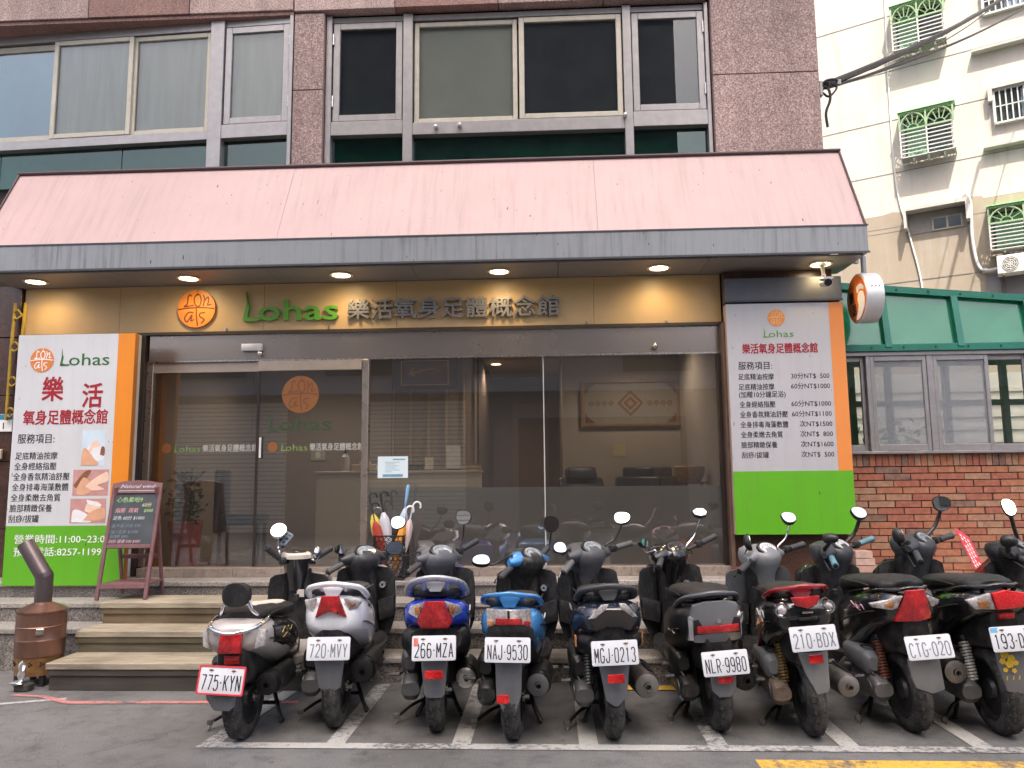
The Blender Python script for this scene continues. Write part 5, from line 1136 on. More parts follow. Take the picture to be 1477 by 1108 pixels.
def plate_text(q, t, x, z, h, w_, y):
    n = len(t); gapk = .42; tot = sum(.38 if c == '-' else 1 for c in t) + gapk*(n-1); k = w_/max(1, tot); cx = x - w_/2
    for c in t:
        if c == '-': r = .17*k; q.panel(circle2(cx+.19*k, z+h*.5, r, 10), y-.0005, .0005); cx += (.38+gapk)*k; continue
        for i, s in enumerate(GL[c]): q.ribbon([(cx+.06*k+a*.88*k, z+b*h/2) for a, b in s], .27*k, y-.00012*i)
        cx += (1+gapk)*k
def plate(root, x, z, y, w_, h_, text, txt_m, tilt, frame=None, rot=0.0, sticker=None, tiltz=0.0):
    MT = Matrix.Translation((x, y, z)) @ Matrix.Rotation(rot, 4, 'Y') @ Matrix.Rotation(tiltz, 4, 'Z') @ Matrix.Rotation(tilt, 4, 'X')
    r = .010
    pts = []
    for cx, cz, a0 in ((w_/2-r, -h_/2+r, -pi/2), (w_/2-r, h_/2-r, 0), (-w_/2+r, h_/2-r, pi/2), (-w_/2+r, -h_/2+r, pi)):
        pts += [(cx+r*cos(a0+k*pi/8), cz+r*sin(a0+k*pi/8)) for k in range(5)]
    q = MB(); q.panel(pts, 0, .003, bev=.0012); o = q.build('license_plate', PLATEM, root, 30, MT)
    q = MB(); plate_text(q, text, 0, -h_*.37, h_*.56, w_*.87, -.0008); q.build('plate_lettering', txt_m, o, 0, MT)
    q = MB()
    for sx in (-1, 1): q.cyl((sx*w_*.25, -.0005, h_*.36), (sx*w_*.25, -.005, h_*.36), .0055, 10); q.bx(sx*w_*.25-.012, sx*w_*.25+.012, -.0012, -.0002, h_*.36-.003, h_*.36+.003)
    q.build('plate_screw', mat('screw_brass', (.22, .17, .11), .4, .7, .1), o, 30, MT)
    if frame:
        q = MB(); n = len(pts); k = 1.07
        outer = [(a*1.045, b*1.085) for a, b in pts]; inner = [(a*.985, b*.97) for a, b in pts]
        rings = [[V(a, -.004, b) for a, b in outer], [V(a, -.004, b) for a, b in inner], [V(a, .006, b) for a, b in inner], [V(a, .006, b) for a, b in outer], [V(a, -.004, b) for a, b in outer]]
        q.loft(rings, (False, False)); q.build('plate_frame', frame, o, 0, MT)
    if sticker:
        q = MB(); q.bx(*sticker[0:2], -.0012, -.0002, *sticker[2:4]); q.build('plate_sticker', sticker[4], o, 0, MT)
    return o

def wheel(root, name, x, y, z, R0, w_, steer=0.0, brake=False):
    MT = Matrix.Translation((x, y, z)) @ Matrix.Rotation(steer, 4, 'Z')
    q = MB(); prof = []
    for k in range(15):
        a = -pi*.62 + 2*pi*.62*k/14; prof.append((R0-.052+.052*cos(a), w_/2*sin(a)/sin(pi*.5) if abs(a) < pi/2 else math.copysign(w_/2*(1-.3*(abs(a)-pi/2)), a)))
    prof = [(R0-.075, -w_*.36)] + prof + [(R0-.075, w_*.36)]
    q.lathe(prof, (0, 0, 0), (1, 0, 0), 56); wo = q.build(name, RUB, root, 60, MT)
    q = MB()     # tread blocks standing off between the grooves
    for k in range(46):
        a = 2*pi*k/46
        for s in (-1, 1):
            rt_ = Matrix.Rotation(a, 3, 'X'); c = rt_ @ V(s*w_*.19, 0, R0-.0069)
            q.box(c, (w_*.20, .0235, .009), rt_ @ Matrix.Rotation(s*.45, 3, 'Z'), .002)
        c = rt_ @ V(0, 0, R0-.0035); q.box(c, (w_*.11, .028, .008), rt_, .001)
    q.build('tread', RUB, wo, 0, MT)
    q = MB(); q.lathe([(.001, -w_*.28), (.05, -w_*.34), (.06, -w_*.18), (R0-.10, -w_*.2), (R0-.082, -w_*.42), (R0-.070, -w_*.40), (R0-.07, w_*.40), (R0-.082, w_*.42), (R0-.10, w_*.2), (.06, w_*.18), (.05, w_*.34), (.001, w_*.28)], (0, 0, 0), (1, 0, 0), 40)
    q.build('rim', RIMM, wo, 30, MT)
    return wo

def scooter(S):
    root = thing('parked_scooter', S['label'], 'scooter', (S['x'], S['y'], 0), R(S.get('yaw', 0)), 'scooters parked in a row along the steps', R(-S.get('lean', 0)))
    inv = root.matrix_world.inverted(); base = Vector((S['x'], S['y'], 0))
    loc = lambda x, y, z: inv @ (base + V(x, y, z))
    bm_, sm_ = P_[S['body']], P_[S.get('side', S['body'])]; cm = S.get('cowl', DKGREY)
    bw = S.get('bw', .175); zt = S.get('zt', .755); z0 = S.get('z0', .56); ye = S.get('ye', -.20)
    # wheels
    wheel(root, 'rear_wheel', 0, .01, S.get('rw', .222), S.get('rw', .222), S.get('tw', .105))
    wheel(root, 'front_wheel', 0, 1.20, .205, .205, .085, R(30))
    # main body: from tail to seat front
    q = MB()
    q.loft([se_ring(y, hw, a, b, 0, 28, e) for y, hw, a, b, e in (
        (ye-.005, bw*.52, z0+.05, zt-.05, 2.6), (ye+.02, bw*.74, z0+.02, zt-.02, 2.8), (ye+.07, bw*.90, z0, zt, 3), (ye+.16, bw, z0-.04, zt-.005, 3), (.12, bw*1.02, z0-.12, zt-.03, 3), (.30, bw*.97, .36, zt-.07, 3), (.48, bw*.82, .32, zt-.10, 3), (.62, bw*.62, .31, zt-.16, 3))])
    body = q.build('rear_body', bm_ if not S.get('two') else sm_, root, 40)
    if S.get('panel'):       # broad rear tail panel
        q = MB(); q.panel(S['panel'][0], ye-.02, .03, curve=S['panel'][2], nx=10, tilt=-.15, bev=.005); q.build('tail_panel', P_[S['panel'][1]], root, 40)
    # dark inner tray under the tail
    q = MB(); q.loft([se_ring(y, hw, a, b, 0, 20, 3.2) for y, hw, a, b in ((ye+.0, .07, z0-.09, z0+.05), (ye+.05, .095, z0-.16, z0+.06), (.08, .11, z0-.2, z0+.05), (.35, .12, .28, z0), (.62, .12, .26, .5))]); q.build('under_tray', PLAS, root, 40)
    if S.get('skirt'):
        w2, za, zb = S['skirt']
        q = MB(); q.loft([se_ring(y, hw, a, b, 0, 24, 3) for y, hw, a, b in ((ye+.02, w2*.75, za+.05, zb-.01), (ye+.08, w2, za+.02, zb), (.15, w2*1.02, za-.08, zb), (.40, w2*.8, .30, zb-.03))]); q.build('lower_skirt', PLAS, root, 40)
    q = MB()
    for sx in (-1, 1): q.tube(spline([(sx*(bw*.93+.004), ye+.09, z0+.075), (sx*(bw*1.0+.003), ye+.17, z0+.06), (sx*(bw*1.02+.003), .12, z0+.02), (sx*(bw*.97+.002), .30, z0-.03), (sx*(bw*.82+.002), .47, z0-.08)], 4), .0035, 5)
    q.build('panel_gap', PLAS, body, 40)
    for sx in (-1, 1):
        q = MB(); q.tube([(sx*.10, .30, .30), (sx*.20, .27, .31), (sx*.235, .265, .315)], [.012, .013, .011], 8); q.build('foot_peg', GREYP, root, 40)
    q = MB(); q.tube(spline([(-.19, .34, .25), (-.215, .28, .26), (-.22, .12, .285), (-.235, .04, .30)], 4), .009, 8); q.cyl((-.215, .04, .30), (-.265, .04, .30), .010, 8); q.build('kick_lever', ENG, root, 40)
    q = MB(); q.tube(spline([(-.16, .42, .33), (-.20, .25, .38), (-.185, .06, .34), (-.13, -.02, .25)], 5), .006, 6); q.tube(spline([(-.12, .3, .40), (-.17, .12, .45), (-.14, .02, .46)], 5), .006, 6); q.build('brake_cable', SPRB, root, 40)
    q = MB(); q.cyl((.055, .01, S.get('rw', .222)), (.085, .01, S.get('rw', .222)), .016, 6); q.cyl((.05, .01, S.get('rw', .222)), (.06, .01, S.get('rw', .222)), .03, 16); q.build('axle_nut', STEEL, root, 30)
    # lamps
    for nm, poly, m_, y, cv in S['lamps']:
        q = MB(); q.panel(poly, y, .03, curve=cv, nx=10, tilt=S.get('ltilt', -.18), cz=.68, bev=.004); q.build(nm, m_, root, 45)
    for nm, x, z, r, m_ in S.get('round', ()):
        q = MB(); q.lathe([(.001, -.035), (r*.5, -.034), (r*.75, -.024), (r*.78, -.02), (r*.95, -.03), (r, -.02), (r*.98, .05)], (x, ye+.03, z), (0, 1, 0), 28); o = q.build(nm, CHROME, root, 40)
        q = MB(); q.ell((x, ye+.0, z), r*.55, .014, r*.55); q.build('bulb_lens', m_, o, 60)
    # grab rail
    if S.get('rail'):
        za, zb, hw, m_, rr, fl = S['rail']
        P = spline([(-hw*.82, .16, za-.035), (-hw, .0, za), (-hw*.86, -.11, za+(zb-za)*.62), (-hw*.42, -.185, zb-.008), (0, -.20, zb), (hw*.42, -.185, zb-.008), (hw*.86, -.11, za+(zb-za)*.62), (hw, .0, za), (hw*.82, .16, za-.035)], 6)
        q = MB(); q.tube(P, rr, 12, flat=fl, up=(0, 0, 1)); q.build('grab_rail', m_, root, 60)
        q = MB()
        for sx in (-1, 1): q.tube([(sx*hw*.42, -.17, zb-.012), (sx*hw*.36, -.06, zt-.01)], .014, 8)
        if S.get('rail_plate'): q.panel([(-hw*.4, zb-.02), (hw*.4, zb-.02), (hw*.18, zb-.075), (-hw*.18, zb-.075)], -.165, .02, tilt=.3)
        q.build('rail_bracket', m_, root, 40)
    # seat
    q = MB(); zs = S.get('zs', zt+.035)
    q.loft([se_ring(y, hw, a, b, 0, 24, 2.7) for y, hw, a, b in ((-.13, .07, zs-.045, zs-.005), (-.10, .12, zs-.06, zs+.008), (.02, .145, zs-.065, zs+.012), (.18, .145, zs-.075, zs+.0), (.30, .135, zs-.09, zs-.025), (.45, .12, zs-.12, zs-.03), (.58, .09, zs-.15, zs-.05), (.63, .05, zs-.15, zs-.08))])
    seat = q.build('seat', S.get('seat', SEATM), root, 50)
    q = MB()
    for sx in (-1, 1): q.tube([(sx*.146, y, zs-.03-.05*max(0, y-.1)) for y in (-.02, .1, .25, .38)], .004, 5)
    q.build('seam', PLAS, seat, 40)
    if S.get('stripe'):
        q = MB(); q.loft([se_ring(y, hw, a, b, 0, 20, 2.5) for y, hw, a, b in ((.0, .075, zs-.03, zs+.016), (.18, .085, zs-.03, zs+.006), (.36, .08, zs-.04, zs-.018), (.50, .06, zs-.06, zs-.030))]); q.build('seat_stripe', S['stripe'], seat, 50)
    # engine, airbox, drive case (left side)
    q = MB()
    q.loft([[(-.085+a[0]-.12, y, z) for a, z in (((0, zc-h), 0),)][0:0] or se_ring(y, .05, zc-h, zc+h, -.145, 18, 3) for y, zc, h in ((-.04, .235, .035), (-.01, .235, .065), (.12, .245, .075), (.30, .25, .085), (.42, .25, .075), (.47, .25, .04))])
    dc = q.build('drive_case', S.get('case', ENG), root, 40)
    q = MB(); q.cyl((-.195, .04, .235), (-.20, .04, .235), .045, 20); q.cyl((-.195, .34, .25), (-.2, .34, .25), .06, 20)
    for k in range(8): q.cyl((-.1945, .34+.07*cos(k*pi/4), .25+.07*sin(k*pi/4)), (-.199, .34+.07*cos(k*pi/4), .25+.07*sin(k*pi/4)), .006, 6)
    q.build('case_cover', ENG, dc, 30)
    q = MB(); q.loft([se_ring(y, hw, a, b, -.155, 18, 3.2) for y, hw, a, b in ((.02, .03, .33, .40), (.05, .052, .30, .43), (.2, .055, .31, .44), (.34, .05, .33, .43), (.38, .03, .35, .41))]); q.build('air_box', S.get('air', PLAS), root, 40)
    q = MB(); q.loft([se_ring(y, hw, a, b, 0, 18, 3) for y, hw, a, b in ((.22, .06, .2, .33), (.26, .11, .17, .38), (.5, .11, .17, .36), (.56, .08, .2, .3))]); q.build('engine_block', S.get('eng', ENG), root, 35)
    # shock absorber (left)
    if S.get('spring'):
        a, b = V(-.115, -.0, .26), V(-.105, .07, .50); q = MB(); n = 13*10
        d = (b-a); u = d.orthogonal().normalized(); v = d.normalized().cross(u)
        q.tube([a + d*(.08+.84*k/n) + .026*(u*cos(2*pi*k/10)+v*sin(2*pi*k/10)) for k in range(n+1)], .0062, 6); so_ = q.build('shock_spring', S['spring'], root, 60)
        q = MB(); q.cyl(a, b, .014, 12); q.cyl(a-d*.08, a+d*.05, .02, 12); q.cyl(b-d*.05, b+d*.05, .022, 12); q.build('damper', SPRB, so_, 30)
    # muffler (right)
    mx, mz, mr, mm, cm_ = S['muf']; mr *= 1.1
    q = MB(); q.tube([(mx, -.07, mz), (mx, -.055, mz), (mx, .05, mz-.005), (mx-.005, .22, mz-.015), (mx-.015, .34, mz-.03), (mx-.03, .40, mz-.04)], [mr*.80, mr*.94, mr, mr*1.0, mr*.8, mr*.35], 24); mo = q.build('exhaust_muffler', mm, root, 40)
    q = MB(); q.lathe([(mr*.84, -.068), (mr*.86, -.074), (mr*.55, -.082), (mr*.28, -.083)], (mx, 0, mz), (0, 1, 0), 24, cap=(False, False)); q.lathe([(mr*.28, -.083), (mr*.30, -.094), (mr*.22, -.094), (mr*.20, -.07), (.001, -.07)], (mx+.004, 0, mz-.004), (0, 1, 0), 16); q.build('end_cap', cm_, mo, 40)
    q = MB(); q.loft([[(mx+mr*1.04*cos(t), y, mz+mr*1.04*sin(t)) for t in [(-.9+k*.28) for k in range(9)]] + [(mx+mr*.95*cos(t), y, mz+mr*.95*sin(t)) for t in [(-.9+k*.28) for k in reversed(range(9))]] for y in (-.02, .24)]); q.build('heat_shield', S.get('shield', PLAS), mo, 30)
    q = MB(); q.tube(spline([(mx-.03, .38, mz-.04), (.06, .5, .2), (.03, .6, .22)], 5), .016, 8); q.build('exhaust_pipe', SPRB, mo, 40)
    # centre stand with its foot pedal on the left
    q = MB()
    for sx in (-1, 1): q.tube([(sx*.05, .36, .17), (sx*.10, .30, .06), (sx*.13, .27, .012)], .013, 8); q.cyl((sx*.13, .25, .010), (sx*.13, .30, .010), .010, 8)
    q.cyl((-.08, .32, .10), (.08, .32, .10), .012, 8); q.tube(spline([(-.09, .31, .09), (-.16, .24, .075), (-.225, .16, .045)], 4), .010, 8)
    sd = q.build('centre_stand', PLAS, root, 40)
    q = MB(); q.box((-.24, .14, .045), (.035, .022, .030), Matrix.Rotation(.4, 3, 'Z'), .005); q.tube([(-.23, .15, .04), (-.245, .12, .004)], .006, 6); q.build('stand_pedal', mat('worn_rubber', (.16, .16, .155), .6, .3, .2), sd, 30)
    # floor, leg shield, front
    q = MB(); q.loft([se_ring(y, hw, a, b, 0, 20, 3.5) for y, hw, a, b in ((.50, .13, .25, .34), (.62, .165, .25, .33), (.9, .17, .25, .315), (1.0, .15, .26, .35))]); q.build('floor_board', S.get('floor', PLAS), root, 40)
    q = MB(); lw2 = S.get('lw', .19)*1.12; lz = S.get('lz', .78)
    half = [(.0, .27), (.12, .27), (.165, .32), (lw2*.97, .44), (lw2, .56), (lw2*.98, .68), (lw2*.93, lz-.02), (lw2*.80, lz), (0, lz+.015)]
    q.panel(half + [(-a, b) for a, b in reversed(half[1:-1])], 1.055, .022, curve=-1.9, nx=12, tilt=-.06, cz=.3, bev=.004); lg = q.build('leg_shield', S.get('inner', PLAS), root, 45)
    q = MB(); q.loft([se_ringz(z, hw, a, b, 0, 24, 3.2) for z, hw, a, b in ((.30, .10, .96, 1.06), (.45, .085, .955, 1.06), (.60, .078, .95, 1.06), (lz-.02, .076, .945, 1.06), (lz+.04, .07, .95, 1.05))]); q.build('steering_column', S.get('column', PLAS), lg, 45)
    for sx in (-1, 1):
        q = MB(); q.panel([(sx*.085, .555), (sx*lw2*.96, .60), (sx*lw2*.96, .455), (sx*.10, .42)], .945, .085, bev=.006); q.build('pocket', S.get('pocket', PLAS), lg, 35)
    q = MB(); q.loft([se_ringz(z, hw, a, b, 0, 24, 2.6) for z, hw, a, b in ((.34, .12, 1.09, 1.16), (.46, lw2*.86, 1.075, 1.22), (.62, lw2*.9, 1.06, 1.26), (.74, lw2*.8, 1.05, 1.24), (lz+.01, lw2*.5, 1.055, 1.14))]); q.build('front_apron', S.get('apron', sm_), root, 45)
    q = MB(); q.cyl((.115, .99, .665), (.115, .972, .665), .022, 18); q.build('key_ring', mat('key_silver', (.55, .55, .54), .3, .8, .05), lg, 30)
    q = MB(); q.cyl((.115, .972, .665), (.115, .969, .665), .008, 10); q.bx(-.018, .018, .90, .93, .60, .64, .004); q.build('bag_hook', PLAS, lg, 30)
    q = MB(); q.tube([(-.05, 1.15, .42), (-.05, 1.20, .205)], .022, 10); q.tube([(.05, 1.15, .42), (.05, 1.20, .205)], .022, 10); q.build('front_fork', SPRB, root, 40)
    q = MB(); q.loft([[(w3*math.copysign(1, c)*.06, 1.20+rr*cos(t), .205+rr*sin(t)) for c, w3, rr in ((-1, 1, .215), (-1, .7, .24), (1, .7, .24), (1, 1, .215))] for t in [.5+k*.25 for k in range(9)]]); q.build('front_fender', S.get('apron', sm_), root, 40)
    # rear fender hugger and reflector
    fp, fy, ft = S['fender']
    q = MB(); q.panel(fp, fy, .012, curve=S.get('fcurve', 2.2), nx=8, tilt=ft, cz=fp[0][1], vcurve=.0, bev=.003); q.build('rear_fender', S.get('fm', GREYP), root, 40)
    if S.get('refl'):
        x, z, w_, h_, y = S['refl']; q = MB(); q.box((x, y, z), (w_, .012, h_), Matrix.Rotation(R(-S.get('rt', 14)), 3, 'X'), .003); q.build('reflector', REFL, root, 30)
    for p_ in S['plates']: plate(root, *p_[0], **p_[1])
    # steering: cowl, gauges, bars, grips, levers, mirrors
    D = loc(*S['dash']); gl, gr = loc(*S['gl']), loc(*S['gr'])
    ax_ = (gr-gl); ax_.z = 0; ax_.normalize(); fy_ = V(-ax_.y, ax_.x, 0)
    ST = Matrix.Translation(D) @ Matrix(((ax_.x, fy_.x, 0, 0), (ax_.y, fy_.y, 0, 0), (0, 0, 1, 0), (0, 0, 0, 1)))
    if S.get('style') == 'retro':
        q = MB(); q.loft([se_ringz(z, hw, a, b, 0, 24, 2.6) for z, hw, a, b in ((-.22, .055, -.03, .09), (-.10, .075, -.05, .12), (-.03, .085, -.06, .14), (-.005, .088, -.062, .145))]); cw = q.build('handlebar_cowl', S.get('cowl', cm), root, 45, ST)
        q = MB(); q.loft([se_ringz(z, hw, a, b, 0, 24, 2.6) for z, hw, a, b in ((-.006, .093, -.068, .15), (.02, .093, -.068, .15), (.032, .085, -.05, .14))]); q.build('cream_surround', mat('cream_plastic', (.62, .56, .48), .3, .1, .05), cw, 45, ST)
        q = MB(); q.loft([se_ringz(z, hw, a, b, 0, 24, 2.3) for z, hw, a, b in ((.03, .07, -.035, .125), (.04, .06, -.02, .11))]); q.build('gauge_face', mat('gauge_black', (.02, .02, .02), .12, 0, .1, coat=.5), cw, 45, ST)
    else:
        w3 = S.get('cw', .115)
        q = MB(); q.loft([se_ringz(z, hw, a, b, 0, 28, 2.6) for z, hw, a, b in ((-.24, .07, -.02, .10), (-.15, .078, -.05, .12), (-.09, w3*.92, -.085, .15), (-.045, w3*1.05, -.105, .17), (-.005, w3, -.095, .18), (.028, w3*.86, -.055, .17), (.045, w3*.6, -.005, .13))]); cw = q.build('handlebar_cowl', cm, root, 50, ST)
        q = MB(); q.loft([[(x, dy+ry*cos(2*pi*k/16), dz+rz3*sin(2*pi*k/16)) for k in range(16)] for x, dy, ry, dz, rz3 in ((-.185, -.005, .020, -.03, .020), (-.155, .0, .034, -.03, .034), (-.10, .02, .07, -.02, .055), (0, .03, .085, -.01, .058), (.10, .02, .07, -.02, .055), (.155, .0, .034, -.03, .034), (.185, -.005, .02, -.03, .02))]); q.build('bar_cover', S.get('cover', cm), cw, 50, ST)
        G = ST @ Matrix.Translation((0, -.045, .024)) @ Matrix.Rotation(R(40), 4, 'X')
        q = MB(); q.lathe([(.001, .0), (.9, .0), (1, -.006), (1.12, -.002), (1.15, -.02)], (0, 0, 0), (0, 0, 1), 32); 
        for v in q.bm.verts: v.co.x *= w3*.66; v.co.y *= .056; v.co.z += .004
        go = q.build('gauge_bezel', PLAS, cw, 50, G)
        q = MB(); q.lathe([(.001, .006), (.88, .003), (.9, .0)], n=32)
        for v in q.bm.verts: v.co.x *= w3*.66; v.co.y *= .056; v.co.z += .003
        q.build('gauge_face', S.get('gauge', GAUGE), go, 50, G)
        q = MB()
        for k in range(9): a = pi*(.1+.1*k); q.box((w3*.5*cos(a), .036*sin(a)-.008, .0095), (.003, .010, .001), Matrix.Rotation(a-pi/2, 3, 'Z'))
        q.box((.01, .0, .0098), (.003, .04, .001), Matrix.Rotation(.6, 3, 'Z')); q.build('gauge_marks', PTXT, go, 0, G)
    for nm, g_, s in (('l', gl, -1), ('r', gr, 1)):
        root_pt = ST @ V(s*.10, .0, -.025)
        d = (g_-root_pt).normalized(); L = (g_-root_pt).length
        q = MB(); q.tube([root_pt, g_ - d*.02], .012, 10); bo = q.build('handlebar', S.get('bar', SPRB), root, 40)
        q = MB(); g0 = g_ - d*.125
        q.tube([g0, g0+d*.006, g_-d*.012, g_-d*.006, g_], [.018, .021, .0205, .0235, .021], 14); q.build('grip', S.get('grip', mat('grip_rubber', (.05, .05, .053), .65, 0, .15, 60)), bo, 45)
        q = MB(); q.box(g0 - d*.03, (.05, .045, .05), (ax_.to_track_quat('X', 'Z')).to_matrix(), .012, 2); q.cyl(g_, g_+d*.008, .014, 12); q.build('switch_box', PLAS, bo, 40)
        q = MB(); fwd = fy_*.055; q.tube([g0-d*.03+fwd*.6-V(0, 0, .01), g0+fwd-V(0, 0, .012), g_-d*.01+fwd*.9-V(0, 0, .02), g_+d*.015+fwd*.7-V(0, 0, .025)], [.008, .006, .0055, .008], 8, flat=.7); q.build('brake_lever', S.get('lever', SPRB), bo, 40)
    for key, s, g_ in (('ml', -1, gl), ('mr', 1, gr)):
        if key not in S: continue
        p, nrm, rw_, rh, mshape = S[key]; rw_ *= 1.12; rh *= 1.12
        p = loc(*p); n_ = V(nrm).normalized(); n_ = (inv.to_3x3() @ n_).normalized()
        st0 = (ST @ V(s*.16, .0, -.01)) if S.get('style') != 'retro' else g_.lerp(ST @ V(s*.08, 0, -.02), .62)
        right = n_.cross(V(0, 0, 1)).normalized() * -1; upv = right.cross(n_) * -1
        if upv.z < 0: upv = -upv
        MT = Matrix(((right.x, -n_.x, upv.x, p.x), (right.y, -n_.y, upv.y, p.y), (right.z, -n_.z, upv.z, p.z), (0, 0, 0, 1)))
        if mshape == 'hex': out = [(.95, -.05), (.62, .85), (-.35, .95), (-.95, .35), (-.8, -.5), (-.1, -.95), (.6, -.8)]
        elif mshape == 'round': out = circle2(0, 0, 1, 28)
        else: out = [(math.copysign(abs(cos(a))**.85, cos(a))*(1+.10*sin(a)*s), math.copysign(abs(sin(a))**.85, sin(a))*(1-.12*cos(a)*s)) for a in [2*pi*k/28 for k in range(28)]]
        q = MB(); rings = []
        for yy, k in ((-.006, .97), (-.008, 1.0), (.006, 1.04), (.022, .92), (.034, .6), (.038, .25)): rings.append([(a*rw_*k, yy, b*rh*k) for a, b in out])
        q.loft(rings); mo = q.build('mirror', S.get('mcase', PLAS), root, 45, MT)
        q = MB(); q.panel([(a*rw_*.93, b*rh*.93) for a, b in out], -.0105, .002); q.build('mirror_glass', MIRR, mo, 0, MT)
        low = MT @ V(0, .02, -rh*.55); midp = st0.lerp(low, .5) + V(s*.01, .02, -.012)
        q = MB(); k = S.get('stalk', .0062); q.tube(spline([st0, st0+V(0, 0, .03), midp, low], 5), k, 8); q.build('mirror_stalk', S.get('stm', PLAS), mo, 40)
    return root

def arch(w, za, zb, n=9): return [(w*cos(pi*k/n), za+(zb-za)*sin(pi*k/n)) for k in range(n+1)]
UP, MID, FLAT = (.0, -.62, .70), (0, -.9, .35), (0, -1, .08)
FL = mat('side_flake', (.6, .55, .5), .4, .2, .1)
def squiggle(root, pts, y, m_, r=.0035, nm='side_script'):
    q = MB()
    for s in pts: q.tube(spline([V(x, yy, z) for x, yy, z in s], 5), r, 5)
    q.build(nm, m_, root, 40)
S1 = dict(label='silver and black retro scooter with backrest and red-framed plate 775-KYN', x=-1.71, y=-2.44, yaw=1, body='silver', side='black', bw=.185, zt=.665, z0=.48, zs=.70, ye=-.20, style='retro',
    lamps=[('tail_light', [(-.045, .60), (.065, .60), (.062, .50), (-.06, .50)], REDL, -.252, 1.6), ('brake_lens', [(-.03, .485), (.05, .485), (.045, .44), (-.03, .44)], REFL, -.225, 1.5), ('turn_signal', [(.140, .618), (.174, .606), (.166, .525), (.122, .515)], CLEARL, -.238, 2.2), ('turn_signal', [(-.174, .606), (-.142, .618), (-.124, .515), (-.166, .525)], CLEARL, -.238, 2.2)],
    seat=SEATM, stripe=mat('cream_vinyl', (.62, .56, .48), .5, 0, .06), muf=(.15, .305, .062, MUFM, MUFM), fender=([(-.085, .30), (.055, .30), (.045, .235), (.02, .215), (-.06, .215), (-.085, .235)], -.265, -.1), fm=GREYP,
    plates=[((-.012, .378, -.29, .235, .132, '775-KYN', PTXT, R(-12)), dict(frame=mat('red_plate_frame', (.62, .04, .06), .4, 0, .05), rot=R(3)))],
    ltilt=-.03, dash=(-.02, .95, .88), gl=(-.19, .80, .965), gr=(.17, 1.08, .93), ml=((-.145, .9, 1.065), (.12, -.76, .62), .048, .052, 'round'), mr=((.075, 1.0, .90), (-.9, -.4, .3), .045, .05, 'round'), cowl=P_['black'], bar=CHROME, stm=CHROME, mcase=CHROME, apron=P_['silver'], inner=PLAS, floor=P_['silver'], shield=PLAS, lz=.76)
S2 = dict(label='white scooter with black front and red V-shaped tail lamp, plate 720-MVY', x=-1.245, y=-2.232, yaw=4, body='white', bw=.175, zt=.755, z0=.53,
    lamps=[('tail_light', [(-.045, .765), (.045, .765), (.090, .645), (.02, .672), (.0, .678), (-.02, .672), (-.085, .642)], REDL, -.238, 2.0), ('tail_light', [(-.042, .608), (.042, .608), (.04, .578), (-.04, .578)], REFL, -.205, 1.0), ('turn_signal', [(-.075, .752), (-.155, .735), (-.145, .69), (-.10, .672)], CLEARL, -.225, 2.6), ('turn_signal', [(.07, .752), (.168, .722), (.14, .685), (.10, .678)], CLEARL, -.225, 2.6), ('signal_bulb', [(.10, .725), (.135, .715), (.12, .695), (.105, .695)], AMBER, -.231, 2.6)],
    rail=(.735, .825, .165, P_['white'], .020, .75), rail_plate=True, muf=(.155, .325, .068, MUFM, MUFM), fender=([(-.085, .43), (.085, .43), (.06, .265), (.0, .235), (-.06, .265)], -.245, -.22), 
    plates=[((.005, .49, -.275, .235, .122, '720-MVY', PTXG, R(-14)), dict(rot=R(0)))], dash=(-.09, .98, .877), gl=(-.29, .78, .775), gr=(.17, 1.15, .90), ml=((-.225, .85, .925), (.85, -.5, .2), .036, .030, ''), mr=((.14, 1.08, 1.092), (-.12, -.95, .28), .050, .042, ''), grip=mat('grip_grey', (.09, .09, .09), .6, 0, .1))
S3 = dict(label='deep blue scooter with broad red tail lamp and silver rail, plate 266-MZA', x=-.655, y=-2.292, yaw=5, body='blue', bw=.185, zt=.74, z0=.585, skirt=(.19, .42, .60),
    lamps=[('tail_light', [(-.052, .745), (.052, .745), (.098, .632), (.072, .598), (-.072, .598), (-.098, .632)], REDL, -.245, 1.6), ('turn_signal', [(-.056, .742), (-.135, .712), (-.15, .675), (-.096, .650)], CLEARL, -.235, 2.4), ('turn_signal', [(.056, .742), (.135, .712), (.15, .675), (.096, .650)], CLEARL, -.235, 2.4), ('signal_bulb', [(-.075, .718), (-.112, .708), (-.108, .675), (-.082, .668)], AMBER, -.242, 2.4), ('signal_bulb', [(.075, .718), (.112, .708), (.108, .675), (.082, .668)], AMBER, -.242, 2.4)],
    rail=(.755, .862, .16, mat('silver_rail', (.55, .56, .58), .3, .6, .05), .026, .6), rail_plate=True, zs=.80, muf=(.165, .30, .058, MUFM, mat('bright_cap', (.5, .48, .45), .3, .9, .1)), fender=([(-.075, .45), (.075, .45), (.055, .25), (-.045, .235), (.045, .235)][0:3] + [(.04, .235), (-.04, .235), (-.055, .25)], -.25, -.12), refl=(-.0, .37, .098, .044, -.285), rt=8,
    plates=[((.0, .508, -.285, .235, .128, '266-MZA', PTXT, R(-14)), dict(sticker=(-.108, -.085, .01, .052, mat('red_stamp', (.6, .16, .12), .5, 0, .3, 90))))], dash=(-.13, .98, .885), gl=(-.315, .78, .775), gr=(.125, 1.15, .96), ml=((-.42, .85, .935), (.15, -.94, .26), .052, .042, ''), mr=((.035, 1.08, 1.13), (-.1, -.97, .1), .050, .048, ''), cowl=mat('grey_cowl', (.085, .088, .10), .4, 0, .12, 7), cover=mat('grey_cowl', (.1, .105, .12)), cw=.13, air=ENG)
